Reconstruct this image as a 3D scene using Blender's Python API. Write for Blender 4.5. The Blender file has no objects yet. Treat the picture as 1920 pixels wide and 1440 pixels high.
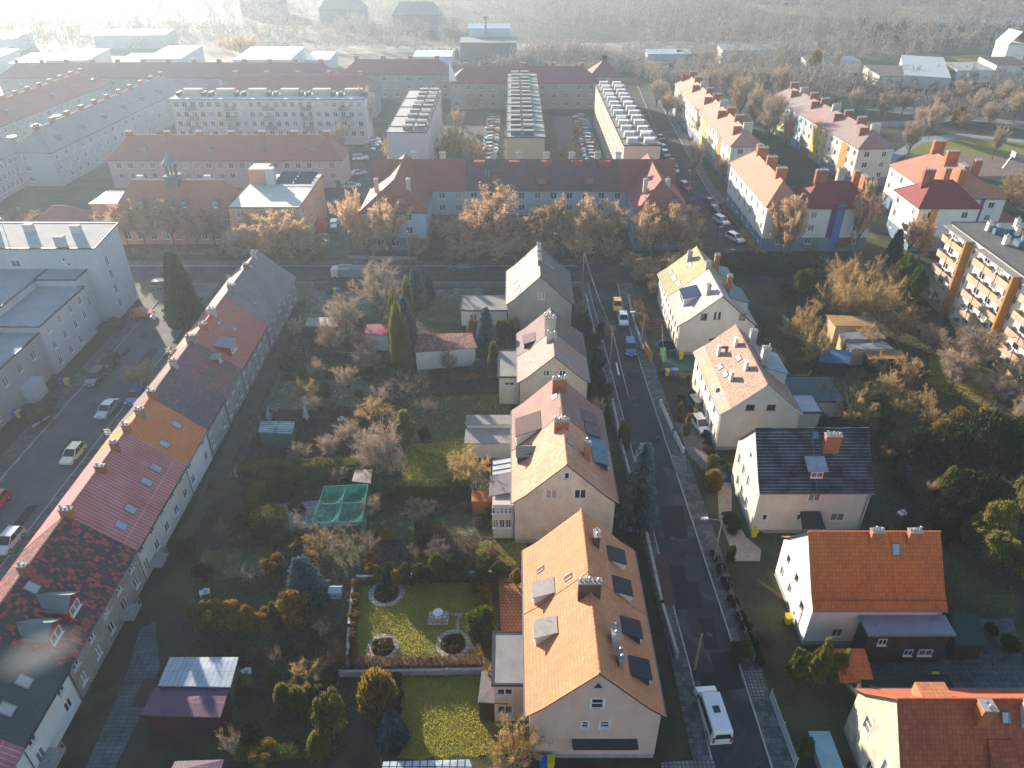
import bpy, math, random
import numpy as np
from mathutils import Vector, Matrix
R = math.radians
sc = bpy.context.scene
# ---------------------------------------------------------------- camera, sky, sun, exposure
F_PX, CAM_H, PITCH = 1396.0, 60.0, R(32.87)
cam = bpy.data.objects.new('camera', bpy.data.cameras.new('camera'))
sc.collection.objects.link(cam); sc.camera = cam
cam.data.sensor_width = 36.0; cam.data.lens = 36.0 * F_PX / 1920.0
cam.data.clip_start = 0.5; cam.data.clip_end = 6000
cam.location = (0, 0, CAM_H); cam.rotation_euler = (R(90) - PITCH, 0, 0)
SUN_EL = R(13.5); SX, SY = -0.56, 0.83                       # the sun stands to the left, beyond the town
w = bpy.data.worlds.new('World'); sc.world = w; w.use_nodes = True
sky = w.node_tree.nodes.new('ShaderNodeTexSky'); sky.sky_type = 'NISHITA'; sky.sun_disc = False
sky.sun_elevation = SUN_EL; sky.sun_rotation = math.atan2(SX, SY); sky.air_density = 1.0; sky.dust_density = 0.3; sky.ozone_density = 1.5
bg = w.node_tree.nodes['Background']; bg.inputs[1].default_value = 0.1
w.node_tree.links.new(sky.outputs[0], bg.inputs[0])
sl = bpy.data.lights.new('sun', 'SUN'); sl.energy = 5.0; sl.angle = R(0.5); sl.color = (1.0, 0.86, 0.70)
so = bpy.data.objects.new('sun', sl); sc.collection.objects.link(so)
n_ = math.hypot(SX, SY)
sdir = Vector((SX / n_ * math.cos(SUN_EL), SY / n_ * math.cos(SUN_EL), math.sin(SUN_EL)))
so.rotation_euler = sdir.to_track_quat('Z', 'Y').to_euler(); so.location = (-200, 300, 200)
sc.view_settings.view_transform = 'Standard'; sc.view_settings.look = 'None'
sc.view_settings.exposure = 1.5; sc.view_settings.gamma = 1
cy = sc.cycles
cy.use_denoising = True; cy.max_bounces = 5; cy.diffuse_bounces = 2; cy.glossy_bounces = 2
cy.transmission_bounces = 2; cy.transparent_max_bounces = 6; cy.volume_bounces = 0
cy.sample_clamp_indirect = 3; cy.use_adaptive_sampling = True; cy.adaptive_threshold = 0.02
COL = sc.collection
_c, _s = math.cos(PITCH), math.sin(PITCH)

def G(px, py, z=0.0):
    "the point at height z that the surveyed photo point (px, py) stands for"
    v = (py - 720) / F_PX; u = (px - 960) / F_PX
    d = (_s + v * _c) / (_c - v * _s); Y = (CAM_H - z) / d
    return Vector((u * (Y * _c + (CAM_H - z) * _s), Y, z))
def HZ(py, Y):
    "height of something seen at photo row py when it stands at distance Y"
    v = (py - 720) / F_PX
    return CAM_H - Y * (_s + v * _c) / (_c - v * _s)
def SC(px_w, P):
    "metres spanned by px_w photo pixels at point P"
    return px_w * (P.y * _c + (CAM_H - P.z) * _s) / F_PX

# ---------------------------------------------------------------- materials
MATS = {}
def _nodes(name):
    m = bpy.data.materials.new(name); m.use_nodes = True
    nt = m.node_tree; b = nt.nodes['Principled BSDF']; b.inputs['Specular IOR Level'].default_value = 0.3
    return m, nt, nt.nodes.new, nt.links.new, b
def rgba(c): return (c[0], c[1], c[2], 1)
def mat(name, c1, c2=None, ns=0.6, rough=0.85, pat=None, pw=0.3, ph=0.33, mort=None, ms=0.03, bump=0.0, metal=0.0, mottle=None, mn=0.35, mth=0.5, fine=0.12, coord='uv', spec=0.3, streak=0, off=0.0):
    "plaster, tiles, asphalt, soil ...: two tones mixed by noise, an optional tile/brick pattern and an optional mottling of a third tone"
    if name in MATS: return MATS[name]
    m, nt, N, L, b = _nodes(name)
    tc = N('ShaderNodeTexCoord'); src = tc.outputs['UV' if coord == 'uv' else 'Object']
    if coord == 'world':
        g = N('ShaderNodeNewGeometry'); src = g.outputs['Position']
    c2 = c2 or tuple(x * 0.8 for x in c1)
    nz = N('ShaderNodeTexNoise'); nz.inputs['Scale'].default_value = ns; nz.inputs['Detail'].default_value = 6; nz.inputs['Roughness'].default_value = 0.65
    L(src, nz.inputs['Vector'])
    rp = N('ShaderNodeValToRGB'); rp.color_ramp.elements[0].position = 0.36; rp.color_ramp.elements[1].position = 0.64
    rp.color_ramp.elements[0].color = rgba(c1); rp.color_ramp.elements[1].color = rgba(c2)
    L(nz.outputs[0], rp.inputs[0]); col = rp.outputs[0]; hgt = None
    if pat:
        br = N('ShaderNodeTexBrick'); br.offset = off; br.inputs['Scale'].default_value = 1
        br.inputs['Brick Width'].default_value = pw; br.inputs['Row Height'].default_value = ph
        br.inputs['Mortar Size'].default_value = ms; br.inputs['Mortar Smooth'].default_value = 0.3
        br.inputs['Color1'].default_value = (1.07, 1.07, 1.07, 1); br.inputs['Color2'].default_value = (0.92, 0.92, 0.92, 1)
        br.inputs['Mortar'].default_value = rgba(mort or (0.55, 0.55, 0.55)); br.inputs['Bias'].default_value = 0
        L(src, br.inputs['Vector'])
        mx = N('ShaderNodeMix'); mx.data_type = 'RGBA'; mx.blend_type = 'MULTIPLY'; mx.inputs[0].default_value = 1
        if mottle:
            m2 = N('ShaderNodeTexNoise'); m2.inputs['Scale'].default_value = mn; m2.inputs['Detail'].default_value = 3
            L(src, m2.inputs['Vector'])
            wn = N('ShaderNodeTexWhiteNoise'); wn.noise_dimensions = '3D'
            sn = N('ShaderNodeVectorMath'); sn.operation = 'SNAP'; sn.inputs[1].default_value = (pw, ph, 1); L(src, sn.inputs[0]); L(sn.outputs[0], wn.inputs['Vector'])
            ad = N('ShaderNodeMath'); ad.operation = 'MULTIPLY_ADD'; ad.inputs[1].default_value = 0.55; L(wn.outputs['Value'], ad.inputs[0]); L(m2.outputs[0], ad.inputs[2])
            gt = N('ShaderNodeMapRange'); gt.inputs[1].default_value = mth + 0.17; gt.inputs[2].default_value = mth + 0.33; L(ad.outputs[0], gt.inputs[0])
            m3 = N('ShaderNodeMix'); m3.data_type = 'RGBA'; L(gt.outputs[0], m3.inputs[0]); L(col, m3.inputs[6]); m3.inputs[7].default_value = rgba(mottle); col = m3.outputs[2]
        L(col, mx.inputs[6]); L(br.outputs['Color'], mx.inputs[7]); col = mx.outputs[2]; hgt = br.outputs['Fac']
    elif mottle:
        m2 = N('ShaderNodeTexNoise'); m2.inputs['Scale'].default_value = mn; m2.inputs['Detail'].default_value = 5; m2.inputs['Distortion'].default_value = 0.6
        L(src, m2.inputs['Vector'])
        gt = N('ShaderNodeMapRange'); gt.inputs[1].default_value = mth; gt.inputs[2].default_value = mth + 0.1; L(m2.outputs[0], gt.inputs[0])
        m3 = N('ShaderNodeMix'); m3.data_type = 'RGBA'; L(gt.outputs[0], m3.inputs[0]); L(col, m3.inputs[6]); m3.inputs[7].default_value = rgba(mottle); col = m3.outputs[2]
    if streak:
        mp = N('ShaderNodeMapping'); mp.inputs['Scale'].default_value = (1.1, 0.16, 1); L(src, mp.inputs[0])
        s2 = N('ShaderNodeTexNoise'); s2.inputs['Scale'].default_value = 1.0; s2.inputs['Detail'].default_value = 4; L(mp.outputs[0], s2.inputs['Vector'])
        mr = N('ShaderNodeMapRange'); mr.inputs[1].default_value = 0.35; mr.inputs[2].default_value = 0.7; mr.inputs[3].default_value = 1.0; mr.inputs[4].default_value = 1.0 - streak*0.6; L(s2.outputs[0], mr.inputs[0])
        vm = N('ShaderNodeVectorMath'); vm.operation = 'SCALE'; L(col, vm.inputs[0]); L(mr.outputs[0], vm.inputs['Scale']); col = vm.outputs[0]
    if fine:
        fn = N('ShaderNodeTexNoise'); fn.inputs['Scale'].default_value = 7; fn.inputs['Detail'].default_value = 3; L(src, fn.inputs['Vector'])
        mr = N('ShaderNodeMapRange'); mr.inputs[1].default_value = 0.3; mr.inputs[2].default_value = 0.7; mr.inputs[3].default_value = 1 - fine; mr.inputs[4].default_value = 1 + fine; L(fn.outputs[0], mr.inputs[0])
        vm = N('ShaderNodeVectorMath'); vm.operation = 'SCALE'; L(col, vm.inputs[0]); L(mr.outputs[0], vm.inputs['Scale']); col = vm.outputs[0]
        if hgt is None: hgt = fn.outputs[0]
    L(col, b.inputs['Base Color']); b.inputs['Roughness'].default_value = rough; b.inputs['Metallic'].default_value = metal
    b.inputs['Specular IOR Level'].default_value = spec
    if bump and hgt is not None:
        bp = N('ShaderNodeBump'); bp.inputs['Strength'].default_value = bump; bp.inputs['Distance'].default_value = 0.05; bp.invert = bool(pat)
        L(hgt, bp.inputs['Height']); L(bp.outputs[0], b.inputs['Normal'])
    MATS[name] = m; return m
def tile(name, c1, c2=None, **k):
    a = dict(ns=0.35, rough=0.75, spec=0.3, pat='t', pw=0.32, ph=0.36, ms=0.03, bump=0.3, fine=0.08, mort=(0.74, 0.74, 0.74)); a.update(k)
    return mat(name, c1, c2, **a)
def paint(name, c, rough=0.3, metal=0.0, coat=0.4):
    if name in MATS: return MATS[name]
    m, nt, N, L, b = _nodes(name); b.inputs['Base Color'].default_value = rgba(c); b.inputs['Roughness'].default_value = rough
    b.inputs['Metallic'].default_value = metal; b.inputs['Coat Weight'].default_value = coat
    MATS[name] = m; return m
def foliage(name, c1, c2, trans=0.35, ns=0.8):
    "leaves, needles or twigs: tone varies leaf clump by leaf clump and plant by plant; thin leaves let light through"
    if name in MATS: return MATS[name]
    m, nt, N, L, b = _nodes(name); b.inputs['Roughness'].default_value = 0.8; b.inputs['Specular IOR Level'].default_value = 0.15
    g = N('ShaderNodeNewGeometry'); oi = N('ShaderNodeObjectInfo')
    nz = N('ShaderNodeTexNoise'); nz.inputs['Scale'].default_value = ns; nz.inputs['Detail'].default_value = 4; L(g.outputs['Position'], nz.inputs['Vector'])
    ad = N('ShaderNodeMath'); ad.operation = 'MULTIPLY_ADD'; ad.inputs[1].default_value = 0.25; L(oi.outputs['Random'], ad.inputs[0]); L(nz.outputs[0], ad.inputs[2])
    a2 = N('ShaderNodeMath'); a2.operation = 'MULTIPLY_ADD'; a2.inputs[1].default_value = 0.35; L(g.outputs['Random Per Island'], a2.inputs[0]); L(ad.outputs[0], a2.inputs[2])
    rp = N('ShaderNodeValToRGB'); rp.color_ramp.elements[0].position = 0.5; rp.color_ramp.elements[1].position = 1.05
    rp.color_ramp.elements[0].color = rgba(c1); rp.color_ramp.elements[1].color = rgba(c2); L(a2.outputs[0], rp.inputs[0])
    L(rp.outputs[0], b.inputs['Base Color'])
    if trans:
        t = N('ShaderNodeBsdfTranslucent'); L(rp.outputs[0], t.inputs[0]); ms = N('ShaderNodeMixShader'); ms.inputs[0].default_value = trans
        L(b.outputs[0], ms.inputs[1]); L(t.outputs[0], ms.inputs[2]); L(ms.outputs[0], nt.nodes['Material Output'].inputs[0])
    MATS[name] = m; return m
def glassmat():
    if 'window glass' in MATS: return MATS['window glass']
    m, nt, N, L, b = _nodes('window glass'); oi = N('ShaderNodeObjectInfo')
    rp = N('ShaderNodeValToRGB'); e = rp.color_ramp.elements; e[0].color = (0.012, 0.014, 0.02, 1); e[1].color = (0.35, 0.33, 0.3, 1); e[1].position = 1.0
    x = e.new(0.6); x.color = (0.03, 0.03, 0.035, 1); x = e.new(0.78); x.color = (0.16, 0.15, 0.14, 1)
    L(oi.outputs['Random'], rp.inputs[0]); L(rp.outputs[0], b.inputs['Base Color']); b.inputs['Roughness'].default_value = 0.08
    b.inputs['Specular IOR Level'].default_value = 0.7; MATS['window glass'] = m; return m
GLASS = glassmat()
WHITE = mat('white frame paint', (0.75, 0.75, 0.74), (0.68, 0.68, 0.67), rough=0.5, fine=0.03)
BROWNF = mat('brown frame paint', (0.12, 0.06, 0.035), (0.09, 0.045, 0.03), rough=0.5)
SILL = mat('sill metal', (0.25, 0.24, 0.24), (0.2, 0.19, 0.19), rough=0.5)
ZINC = mat('zinc sheet', (0.22, 0.24, 0.27), (0.17, 0.19, 0.22), rough=0.45, metal=0.5)
DARKM = mat('dark metal', (0.03, 0.03, 0.035), (0.045, 0.045, 0.05), rough=0.5)
DARKW = mat('dark stained wood', (0.035, 0.022, 0.016), (0.05, 0.03, 0.02), rough=0.8)
GALV = mat('galvanised steel', (0.42, 0.43, 0.43), (0.34, 0.35, 0.36), rough=0.45, metal=0.6)
BRICK = mat('red chimney brick', (0.36, 0.12, 0.06), (0.27, 0.09, 0.05), pat='b', pw=0.27, ph=0.085, ms=0.012, mort=(1.1, 1.1, 1.1), bump=0.4, off=0.5)
BRICKO = mat('orange chimney brick', (0.5, 0.17, 0.06), (0.4, 0.12, 0.05), pat='b', pw=0.27, ph=0.085, ms=0.012, mort=(0.9, 0.9, 0.9), bump=0.4, off=0.5)
BRICKD = mat('brown brick', (0.16, 0.075, 0.05), (0.11, 0.055, 0.04), pat='b', pw=0.27, ph=0.085, ms=0.012, mort=(1.0, 1.0, 1.0), bump=0.4, off=0.5)
RENDC = mat('chimney render', (0.55, 0.5, 0.44), (0.42, 0.38, 0.33), streak=0.3)
CONC = mat('concrete', (0.34, 0.33, 0.31), (0.26, 0.25, 0.24), mottle=(0.2, 0.2, 0.19), mn=1.5, mth=0.6)

# ---------------------------------------------------------------- mesh building
class MB:
    def __init__(s): s.v = []; s.f = []; s.m = []
    def poly(s, pts, mi=0):
        b = len(s.v); s.v += [tuple(p) for p in pts]; s.f.append(tuple(range(b, b + len(pts)))); s.m.append(mi)
    def box(s, x0, x1, y0, y1, z0, z1, mi=0, top=None):
        b = len(s.v); s.v += [(x0,y0,z0),(x1,y0,z0),(x1,y1,z0),(x0,y1,z0),(x0,y0,z1),(x1,y0,z1),(x1,y1,z1),(x0,y1,z1)]
        for k, q in enumerate([(3,2,1,0),(4,5,6,7),(0,1,5,4),(1,2,6,5),(2,3,7,6),(3,0,4,7)]):
            s.f.append(tuple(b + i for i in q)); s.m.append(top if (top is not None and k == 1) else mi)
    def obox(s, c, size, rz=0, mi=0, top=None, M=None):
        b = len(s.v); s.box(-size[0]/2, size[0]/2, -size[1]/2, size[1]/2, 0, size[2], mi, top)
        ca, sa = math.cos(rz), math.sin(rz)
        for i in range(b, len(s.v)):
            x, y, z = s.v[i]; s.v[i] = (c[0] + x*ca - y*sa, c[1] + x*sa + y*ca, c[2] + z)
    def beam(s, p0, p1, w, h=None, mi=0):
        "a square bar between two points"
        p0 = Vector(p0); p1 = Vector(p1); h = h or w; d = (p1 - p0).normalized()
        up = Vector((0, 0, 1)) if abs(d.z) < 0.95 else Vector((1, 0, 0)); a = d.cross(up).normalized() * w / 2; e = a.cross(d).normalized() * h / 2
        b = len(s.v)
        for p in (p0, p1):
            for q in (-a - e, a - e, a + e, -a + e): s.v.append(tuple(p + q))
        for q in [(0,1,5,4),(1,2,6,5),(2,3,7,6),(3,0,4,7),(3,2,1,0),(4,5,6,7)]: s.f.append(tuple(b + i for i in q)); s.m.append(mi)
    def tube(s, p0, p1, r0, r1=None, n=6, mi=0, cap=True):
        p0 = Vector(p0); p1 = Vector(p1); r1 = r0 if r1 is None else r1; d = (p1 - p0).normalized()
        up = Vector((0, 0, 1)) if abs(d.z) < 0.9 else Vector((1, 0, 0)); a = d.cross(up).normalized(); e = a.cross(d)
        b = len(s.v)
        for p, r in ((p0, r0), (p1, r1)):
            for k in range(n):
                t = 2 * math.pi * k / n; s.v.append(tuple(p + (a * math.cos(t) + e * math.sin(t)) * r))
        for k in range(n): s.f.append((b + (k+1) % n, b + k, b + n + k, b + n + (k+1) % n)); s.m.append(mi)
        if cap:
            s.f.append(tuple(b + n + k for k in range(n))); s.m.append(mi); s.f.append(tuple(b + n - 1 - k for k in range(n))); s.m.append(mi)
    def path(s, pts, r, n=5, mi=0):
        for a, c in zip(pts[:-1], pts[1:]): s.tube(a, c, r, r, n, mi)
    def lathe(s, prof, c=(0,0,0), n=12, mi=0, sx=1, sy=1):
        b = len(s.v)
        for r, z in prof:
            for k in range(n):
                t = 2*math.pi*k/n; s.v.append((c[0] + r*sx*math.cos(t), c[1] + r*sy*math.sin(t), c[2] + z))
        for j in range(len(prof) - 1):
            for k in range(n): s.f.append((b+j*n+k, b+j*n+(k+1) % n, b+(j+1)*n+(k+1) % n, b+(j+1)*n+k)); s.m.append(mi)
        s.f.append(tuple(b + (len(prof)-1)*n + k for k in range(n))); s.m.append(mi)
    def build(s, name, mats, parent=None, loc=(0,0,0), rz=0, smooth=False):
        me = bpy.data.meshes.new(name); me.from_pydata(s.v, [], s.f)
        mats = mats if isinstance(mats, (list, tuple)) else [mats]
        for m in mats: me.materials.append(m)
        if len(mats) > 1: me.polygons.foreach_set('material_index', [min(i, len(mats) - 1) for i in s.m])
        add_uv(me)
        if smooth: me.polygons.foreach_set('use_smooth', [True] * len(me.polygons))
        return link(name, me, parent, loc, rz)
def add_uv(me):
    "UVs in metres: u runs level along the face, v runs up the face"
    uv = me.uv_layers.new(name='UVMap').data; vs = me.vertices; out = np.zeros(len(me.loops) * 2)
    for p in me.polygons:
        n = p.normal
        if abs(n.z) > 0.995: a = Vector((1, 0, 0)); e = Vector((0, 1, 0))
        else:
            a = Vector((-n.y, n.x, 0)).normalized(); e = n.cross(a)
        for li in p.loop_indices:
            co = vs[me.loops[li].vertex_index].co; out[2*li] = co.dot(a); out[2*li+1] = co.dot(e)
    uv.foreach_set('uv', out)
def link(name, data, parent=None, loc=(0,0,0), rz=0):
    o = bpy.data.objects.new(name, data); COL.objects.link(o); o.location = loc; o.rotation_euler = (0, 0, rz)
    if parent: o.parent = parent
    return o
def tag(o, label, cat, group=None):
    o['label'] = label; o['category'] = cat
    if group: o['group'] = group
    return o
def thing(name, label, cat, loc=(0,0,0), rz=0, group=None):
    return tag(link(name, None, None, loc, rz), label, cat, group)
def struct(name, mb, m):
    o = mb.build(name, m); o['kind'] = 'structure'; return o
KIDS = {}
def dup(root, loc, rz=0, label=None, group=None, scale=None):
    "a copy of a thing with copies of its parts and sub-parts"
    def rec(o, parent):
        c = o.copy(); COL.objects.link(c)
        if parent: c.parent = parent
        for ch in kids(o): rec(ch, c)
        return c
    r = rec(root, None); r.location = loc; r.rotation_euler = (0, 0, rz)
    if scale is not None: r.scale = (scale,) * 3 if isinstance(scale, (int, float)) else scale
    if label: r['label'] = label
    if group: r['group'] = group
    return r
def kids(o):
    k = KIDS.get(o.name)
    if k is None: k = KIDS[o.name] = list(o.children)
    return k
ORD = ['', 'second', 'third', 'fourth', 'fifth', 'sixth', 'seventh', 'eighth', 'ninth', 'tenth', 'eleventh', 'twelfth', 'thirteenth', 'fourteenth', 'fifteenth', 'sixteenth', 'seventeenth', 'eighteenth', 'nineteenth', 'twentieth']
def nth(i, n, first='leftmost', last='rightmost', frm='from the left'):
    if i == 0: return first
    if i == n - 1: return last
    return ORD[min(i, 19)] + ' ' + frm

# ---------------------------------------------------------------- building kit
def clip_top(pts, a, b):
    "keep the part of a polygon (u, z) below the line z = a*u + b"
    out = []
    for i in range(len(pts)):
        p, q = pts[i], pts[(i+1) % len(pts)]; dp = a*p[0] + b - p[1]; dq = a*q[0] + b - q[1]
        if dp >= -1e-6: out.append(p)
        if (dp > 1e-6 and dq < -1e-6) or (dp < -1e-6 and dq > 1e-6):
            t = dp / (dp - dq); out.append((p[0] + t*(q[0]-p[0]), p[1] + t*(q[1]-p[1])))
    return out
def wall(mb, p0, u, L, tops, holes=(), mi=0, depth=0.14, z0=0.0, band=None):
    "a wall with real window openings; tops = [(u, z), ...] is its upper outline, band = (z, material index) a plinth painted differently"
    u = Vector((u[0], u[1], 0)); nrm = Vector((u.y, -u.x, 0)); P = Vector((p0[0], p0[1], 0))
    us = sorted({0, L} | {t[0] for t in tops} | {v for h in holes for v in (h[0]-h[2]/2, h[0]+h[2]/2)})
    zt = max(t[1] for t in tops)
    zs = sorted({z0, zt} | ({band[0]} if band else set()) | {v for h in holes for v in (h[1]-h[3]/2, h[1]+h[3]/2)})
    for a, c in zip(us[:-1], us[1:]):
        if c - a < 1e-4: continue
        mid = (a + c) / 2
        for t0, t1 in zip(tops[:-1], tops[1:]):
            if t0[0] - 1e-6 <= mid <= t1[0] + 1e-6 and t1[0] > t0[0]: break
        sl_ = (t1[1]-t0[1]) / (t1[0]-t0[0]); bb = t0[1] - sl_*t0[0]
        for z, y in zip(zs[:-1], zs[1:]):
            zm = (z + y) / 2
            if any(abs(mid - h[0]) < h[2]/2 and abs(zm - h[1]) < h[3]/2 for h in holes): continue
            q = clip_top([(a, z), (c, z), (c, y), (a, y)], sl_, bb)
            if len(q) > 2: mb.poly([P + u*s + Vector((0,0,t)) for s, t in q], band[1] if band and zm < band[0] else mi)
    for h in holes:
        a, c, z, y = h[0]-h[2]/2, h[0]+h[2]/2, h[1]-h[3]/2, h[1]+h[3]/2
        o = [P + u*s + Vector((0,0,t)) for s, t in ((a, z), (c, z), (c, y), (a, y))]; i = [p - nrm*depth for p in o]
        for k in range(4): mb.poly([o[(k+1) % 4], o[k], i[k], i[(k+1) % 4]][::-1], mi)
WM = {}
def window_meshes(w, h, kind, fm, surround):
    key = (round(w, 2), round(h, 2), kind, fm.name, surround)
    if key in WM: return WM[key]
    f = MB(); t = 0.07 if w > 0.7 else 0.05; y0, y1 = 0.05, 0.12
    f.box(-w/2, w/2, y0, y1, -h/2, -h/2+t); f.box(-w/2, w/2, y0, y1, h/2-t, h/2)
    f.box(-w/2, -w/2+t, y0, y1, -h/2+t, h/2-t); f.box(w/2-t, w/2, y0, y1, -h/2+t, h/2-t)
    if kind in ('v', 'cross'): f.box(-t*.6, t*.6, y0, y1, -h/2+t, h/2-t)
    if kind == 'cross': f.box(-w/2+t, w/2-t, y0+.01, y1-.01, h*.2, h*.2+t)
    if kind == 'h': f.box(-w/2+t, w/2-t, y0, y1, -t*.6, t*.6)
    if kind == 'tri':
        for s in (-1, 1): f.box(s*w/6-t/2, s*w/6+t/2, y0, y1, -h/2+t, h/2-t)
    if surround:
        s = surround; f.box(-w/2-s, w/2+s, -.025, .0, h/2, h/2+s); f.box(-w/2-s, -w/2, -.025, .0, -h/2, h/2); f.box(w/2, w/2+s, -.025, .0, -h/2, h/2)
    g = MB(); g.poly([(-w/2, .1, -h/2), (w/2, .1, -h/2), (w/2, .1, h/2), (-w/2, .1, h/2)])
    s_ = MB(); s_.box(-w/2-.08, w/2+.08, -.1, .06, -h/2-.06, -h/2-.003)
    out = []
    for nm, b, m in (('window', f, fm), ('pane', g, GLASS), ('sill', s_, SILL if fm is not WHITE else WHITE)):
        me = bpy.data.meshes.new(nm); me.from_pydata(b.v, [], b.f); me.materials.append(m); add_uv(me); out.append(me)
    far = MB(); far.v = list(f.v); far.f = list(f.f); far.m = [0]*len(f.f); far.poly(g.v, 1); far.box(-w/2-.06, w/2+.06, -.08, .06, -h/2-.06, -h/2-.003, 0)
    me = bpy.data.meshes.new('window'); me.from_pydata(far.v, [], far.f); me.materials.append(fm); me.materials.append(GLASS); me.polygons.foreach_set('material_index', far.m); add_uv(me); out.append(me)
    WM[key] = out; return out
def put_windows(parent, p0, u, holes, near=True, z0=0):
    rz = math.atan2(u[1], u[0])
    for hh in holes:
        kind = hh[4] if len(hh) > 4 else 'v'; fm = hh[5] if len(hh) > 5 else WHITE; sr = hh[6] if len(hh) > 6 else 0
        W, Pn, S_, Fr = window_meshes(hh[2], hh[3], kind, fm, sr); loc = (p0[0] + u[0]*hh[0], p0[1] + u[1]*hh[0], hh[1])
        if near:
            o = link('window', W, parent, loc, rz); link('pane', Pn, o); link('sill', S_, o)
        else: link('window', Fr, parent, loc, rz)
def grid(L, n, zs, w=1.1, h=1.35, margin=1.5, kind='v', fm=None, sr=0, skip=()):
    out = []
    for j, z in enumerate(zs):
        for i in range(n):
            if (i, j) in skip: continue
            out.append((margin + (L - 2*margin) * (i / (n-1) if n > 1 else 0.5), z, w, h, kind, fm or WHITE, sr))
    return out
def roof_profile(W, he, hr, oh, kick=True):
    "half profile from the ridge outwards: (distance, height); kick = the flared foot of an old roof"
    p = (hr - he) / W
    if kick: return [(0, hr), (W*0.8, hr - p*W*0.8 - 0.0), (W + oh, he - 0.05)]
    return [(0, hr), (W + oh, he - p*oh)]
def roof_z(prof, d):
    for a, b in zip(prof[:-1], prof[1:]):
        if d <= b[0] or b is prof[-1]: return a[1] + (b[1]-a[1]) * (d - a[0]) / (b[0] - a[0])
def gable_roof(parent, prof, y0, y1, m, edge=None, th=0.16, cx=0, ridge=True, sides=(-1, 1), ridgem=None, lift=0.0):
    mb = MB(); edge = edge or DARKW
    for s in sides:
        P = [(cx + s*d, z + lift) for d, z in prof]; Q = [(x, z - th) for x, z in P]
        for a, b, c, d in zip(P[:-1], P[1:], Q[:-1], Q[1:]):
            t = [(a[0],y0,a[1]),(b[0],y0,b[1]),(b[0],y1,b[1]),(a[0],y1,a[1])]; bt = [(c[0],y0,c[1]),(d[0],y0,d[1]),(d[0],y1,d[1]),(c[0],y1,c[1])]
            mb.poly(t[::-1] if s < 0 else t, 0); mb.poly(bt if s < 0 else bt[::-1], 1)
            for y, fl in ((y0, s > 0), (y1, s < 0)):
                e = [(a[0],y,a[1]),(c[0],y,c[1]),(d[0],y,d[1]),(b[0],y,b[1])]; mb.poly(e if fl else e[::-1], 1)
        a, b = P[-1], Q[-1]; e = [(a[0],y0,a[1]),(b[0],y0,b[1]),(b[0],y1,b[1]),(a[0],y1,a[1])]; mb.poly(e[::-1] if s > 0 else e, 1)
    o = mb.build('roof', [m, edge], parent)
    if ridge:
        r = MB(); n = max(2, int((y1-y0)/0.4)); z = prof[0][1] + lift
        for k in range(n): 
            a = y0 + (y1-y0)*k/n; b = y0 + (y1-y0)*(k+1)/n; r.tube((cx, a, z+.01), (cx, b+.03, z+.01), 0.13, 0.11, 7)
        r.build('ridge_tiles', ridgem or m, o)
    return o
def hip_roof(parent, w, l, he, hr, m, oh=0.4, hip=None, th=0.15, name='roof', ridge=True, cut0=False, cut1=False):
    "local ridge along y; cut0/cut1 leave that end as an upright gable line"
    hip = w/2 * 0.8 if hip is None else hip; W, Lh = w/2 + oh, l/2 + oh; mb = MB()
    r0, r1 = (0, -Lh if cut0 else -l/2 + hip, hr), (0, Lh if cut1 else l/2 - hip, hr); z = he - 0.08
    A, B, C, D = (-W,-Lh,z), (W,-Lh,z), (W,Lh,z), (-W,Lh,z)
    mb.poly([A, B, r0]) ; mb.poly([B, C, r1, r0]); mb.poly([C, D, r1]); mb.poly([D, A, r0, r1])
    dn = lambda p: (p[0], p[1], p[2] - th)
    mb.poly([dn(D), dn(C), dn(B), dn(A)], 1)
    for p, q in ((A, B), (B, C), (C, D), (D, A)): mb.poly([dn(p), dn(q), q, p], 1)
    o = mb.build(name, [m, DARKW], parent)
    if ridge:
        t = MB(); t.tube(r0, r1, 0.14, 0.14, 6)
        for q, r in ((A, r0), (B, r0), (C, r1), (D, r1)):
            if not ((cut0 and r is r0) or (cut1 and r is r1)): t.tube(q, r, 0.1, 0.1, 6)
        t.build('ridge_tiles', m, o)
    return o
def chimney(parent, x, y, z0, z1, sx=0.8, sy=0.5, m=None, pots=3, potm=None, ant=False, rz=0):
    c = MB(); c.obox((x, y, z0), (sx, sy, z1 - z0), rz); c.obox((x, y, z1 + .002), (sx + .14, sy + .14, 0.1), rz, 1)
    o = c.build('chimney', [m or BRICK, CONC], parent)
    if pots:
        p = MB()
        for k in range(pots):
            t = (k + .5) / pots - .5; px, py = (x + t*sx*math.cos(rz), y + t*sx*math.sin(rz)) if sx >= sy else (x, y + t*sy)
            hh = random.choice([.18, .25, .4, .3]); p.tube((px, py, z1+.1), (px, py, z1+.1+hh), .1, .08, 6)
            if k % 2 == 0: p.tube((px, py, z1+.12+hh), (px, py, z1+.2+hh), .16, .03, 6)
        p.build('flue', potm or GALV, o)
    if ant:
        a = MB(); a.tube((x-.2, y, z1+.1), (x-.2, y, z1+1.9), .03, .025, 4)
        for k in range(4): a.beam((x-.55, y, z1+1.1+.22*k), (x+.15, y, z1+1.1+.22*k), .02)
        a.build('aerial', GALV, o)
    return o
def dish(parent, loc, rz=0.4, r=0.4):
    d = MB(); n = 10
    d.lathe([(0.02, 0.0), (r*.55, .05), (r*.9, .14), (r, .2)], (0,0,0), n); d.f.pop(); d.m.pop()
    o = d.build('satellite_dish', mat('dish white', (0.6,0.6,0.6), rough=0.5), parent, loc); o.rotation_euler = (R(70), 0, rz); return o
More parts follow.
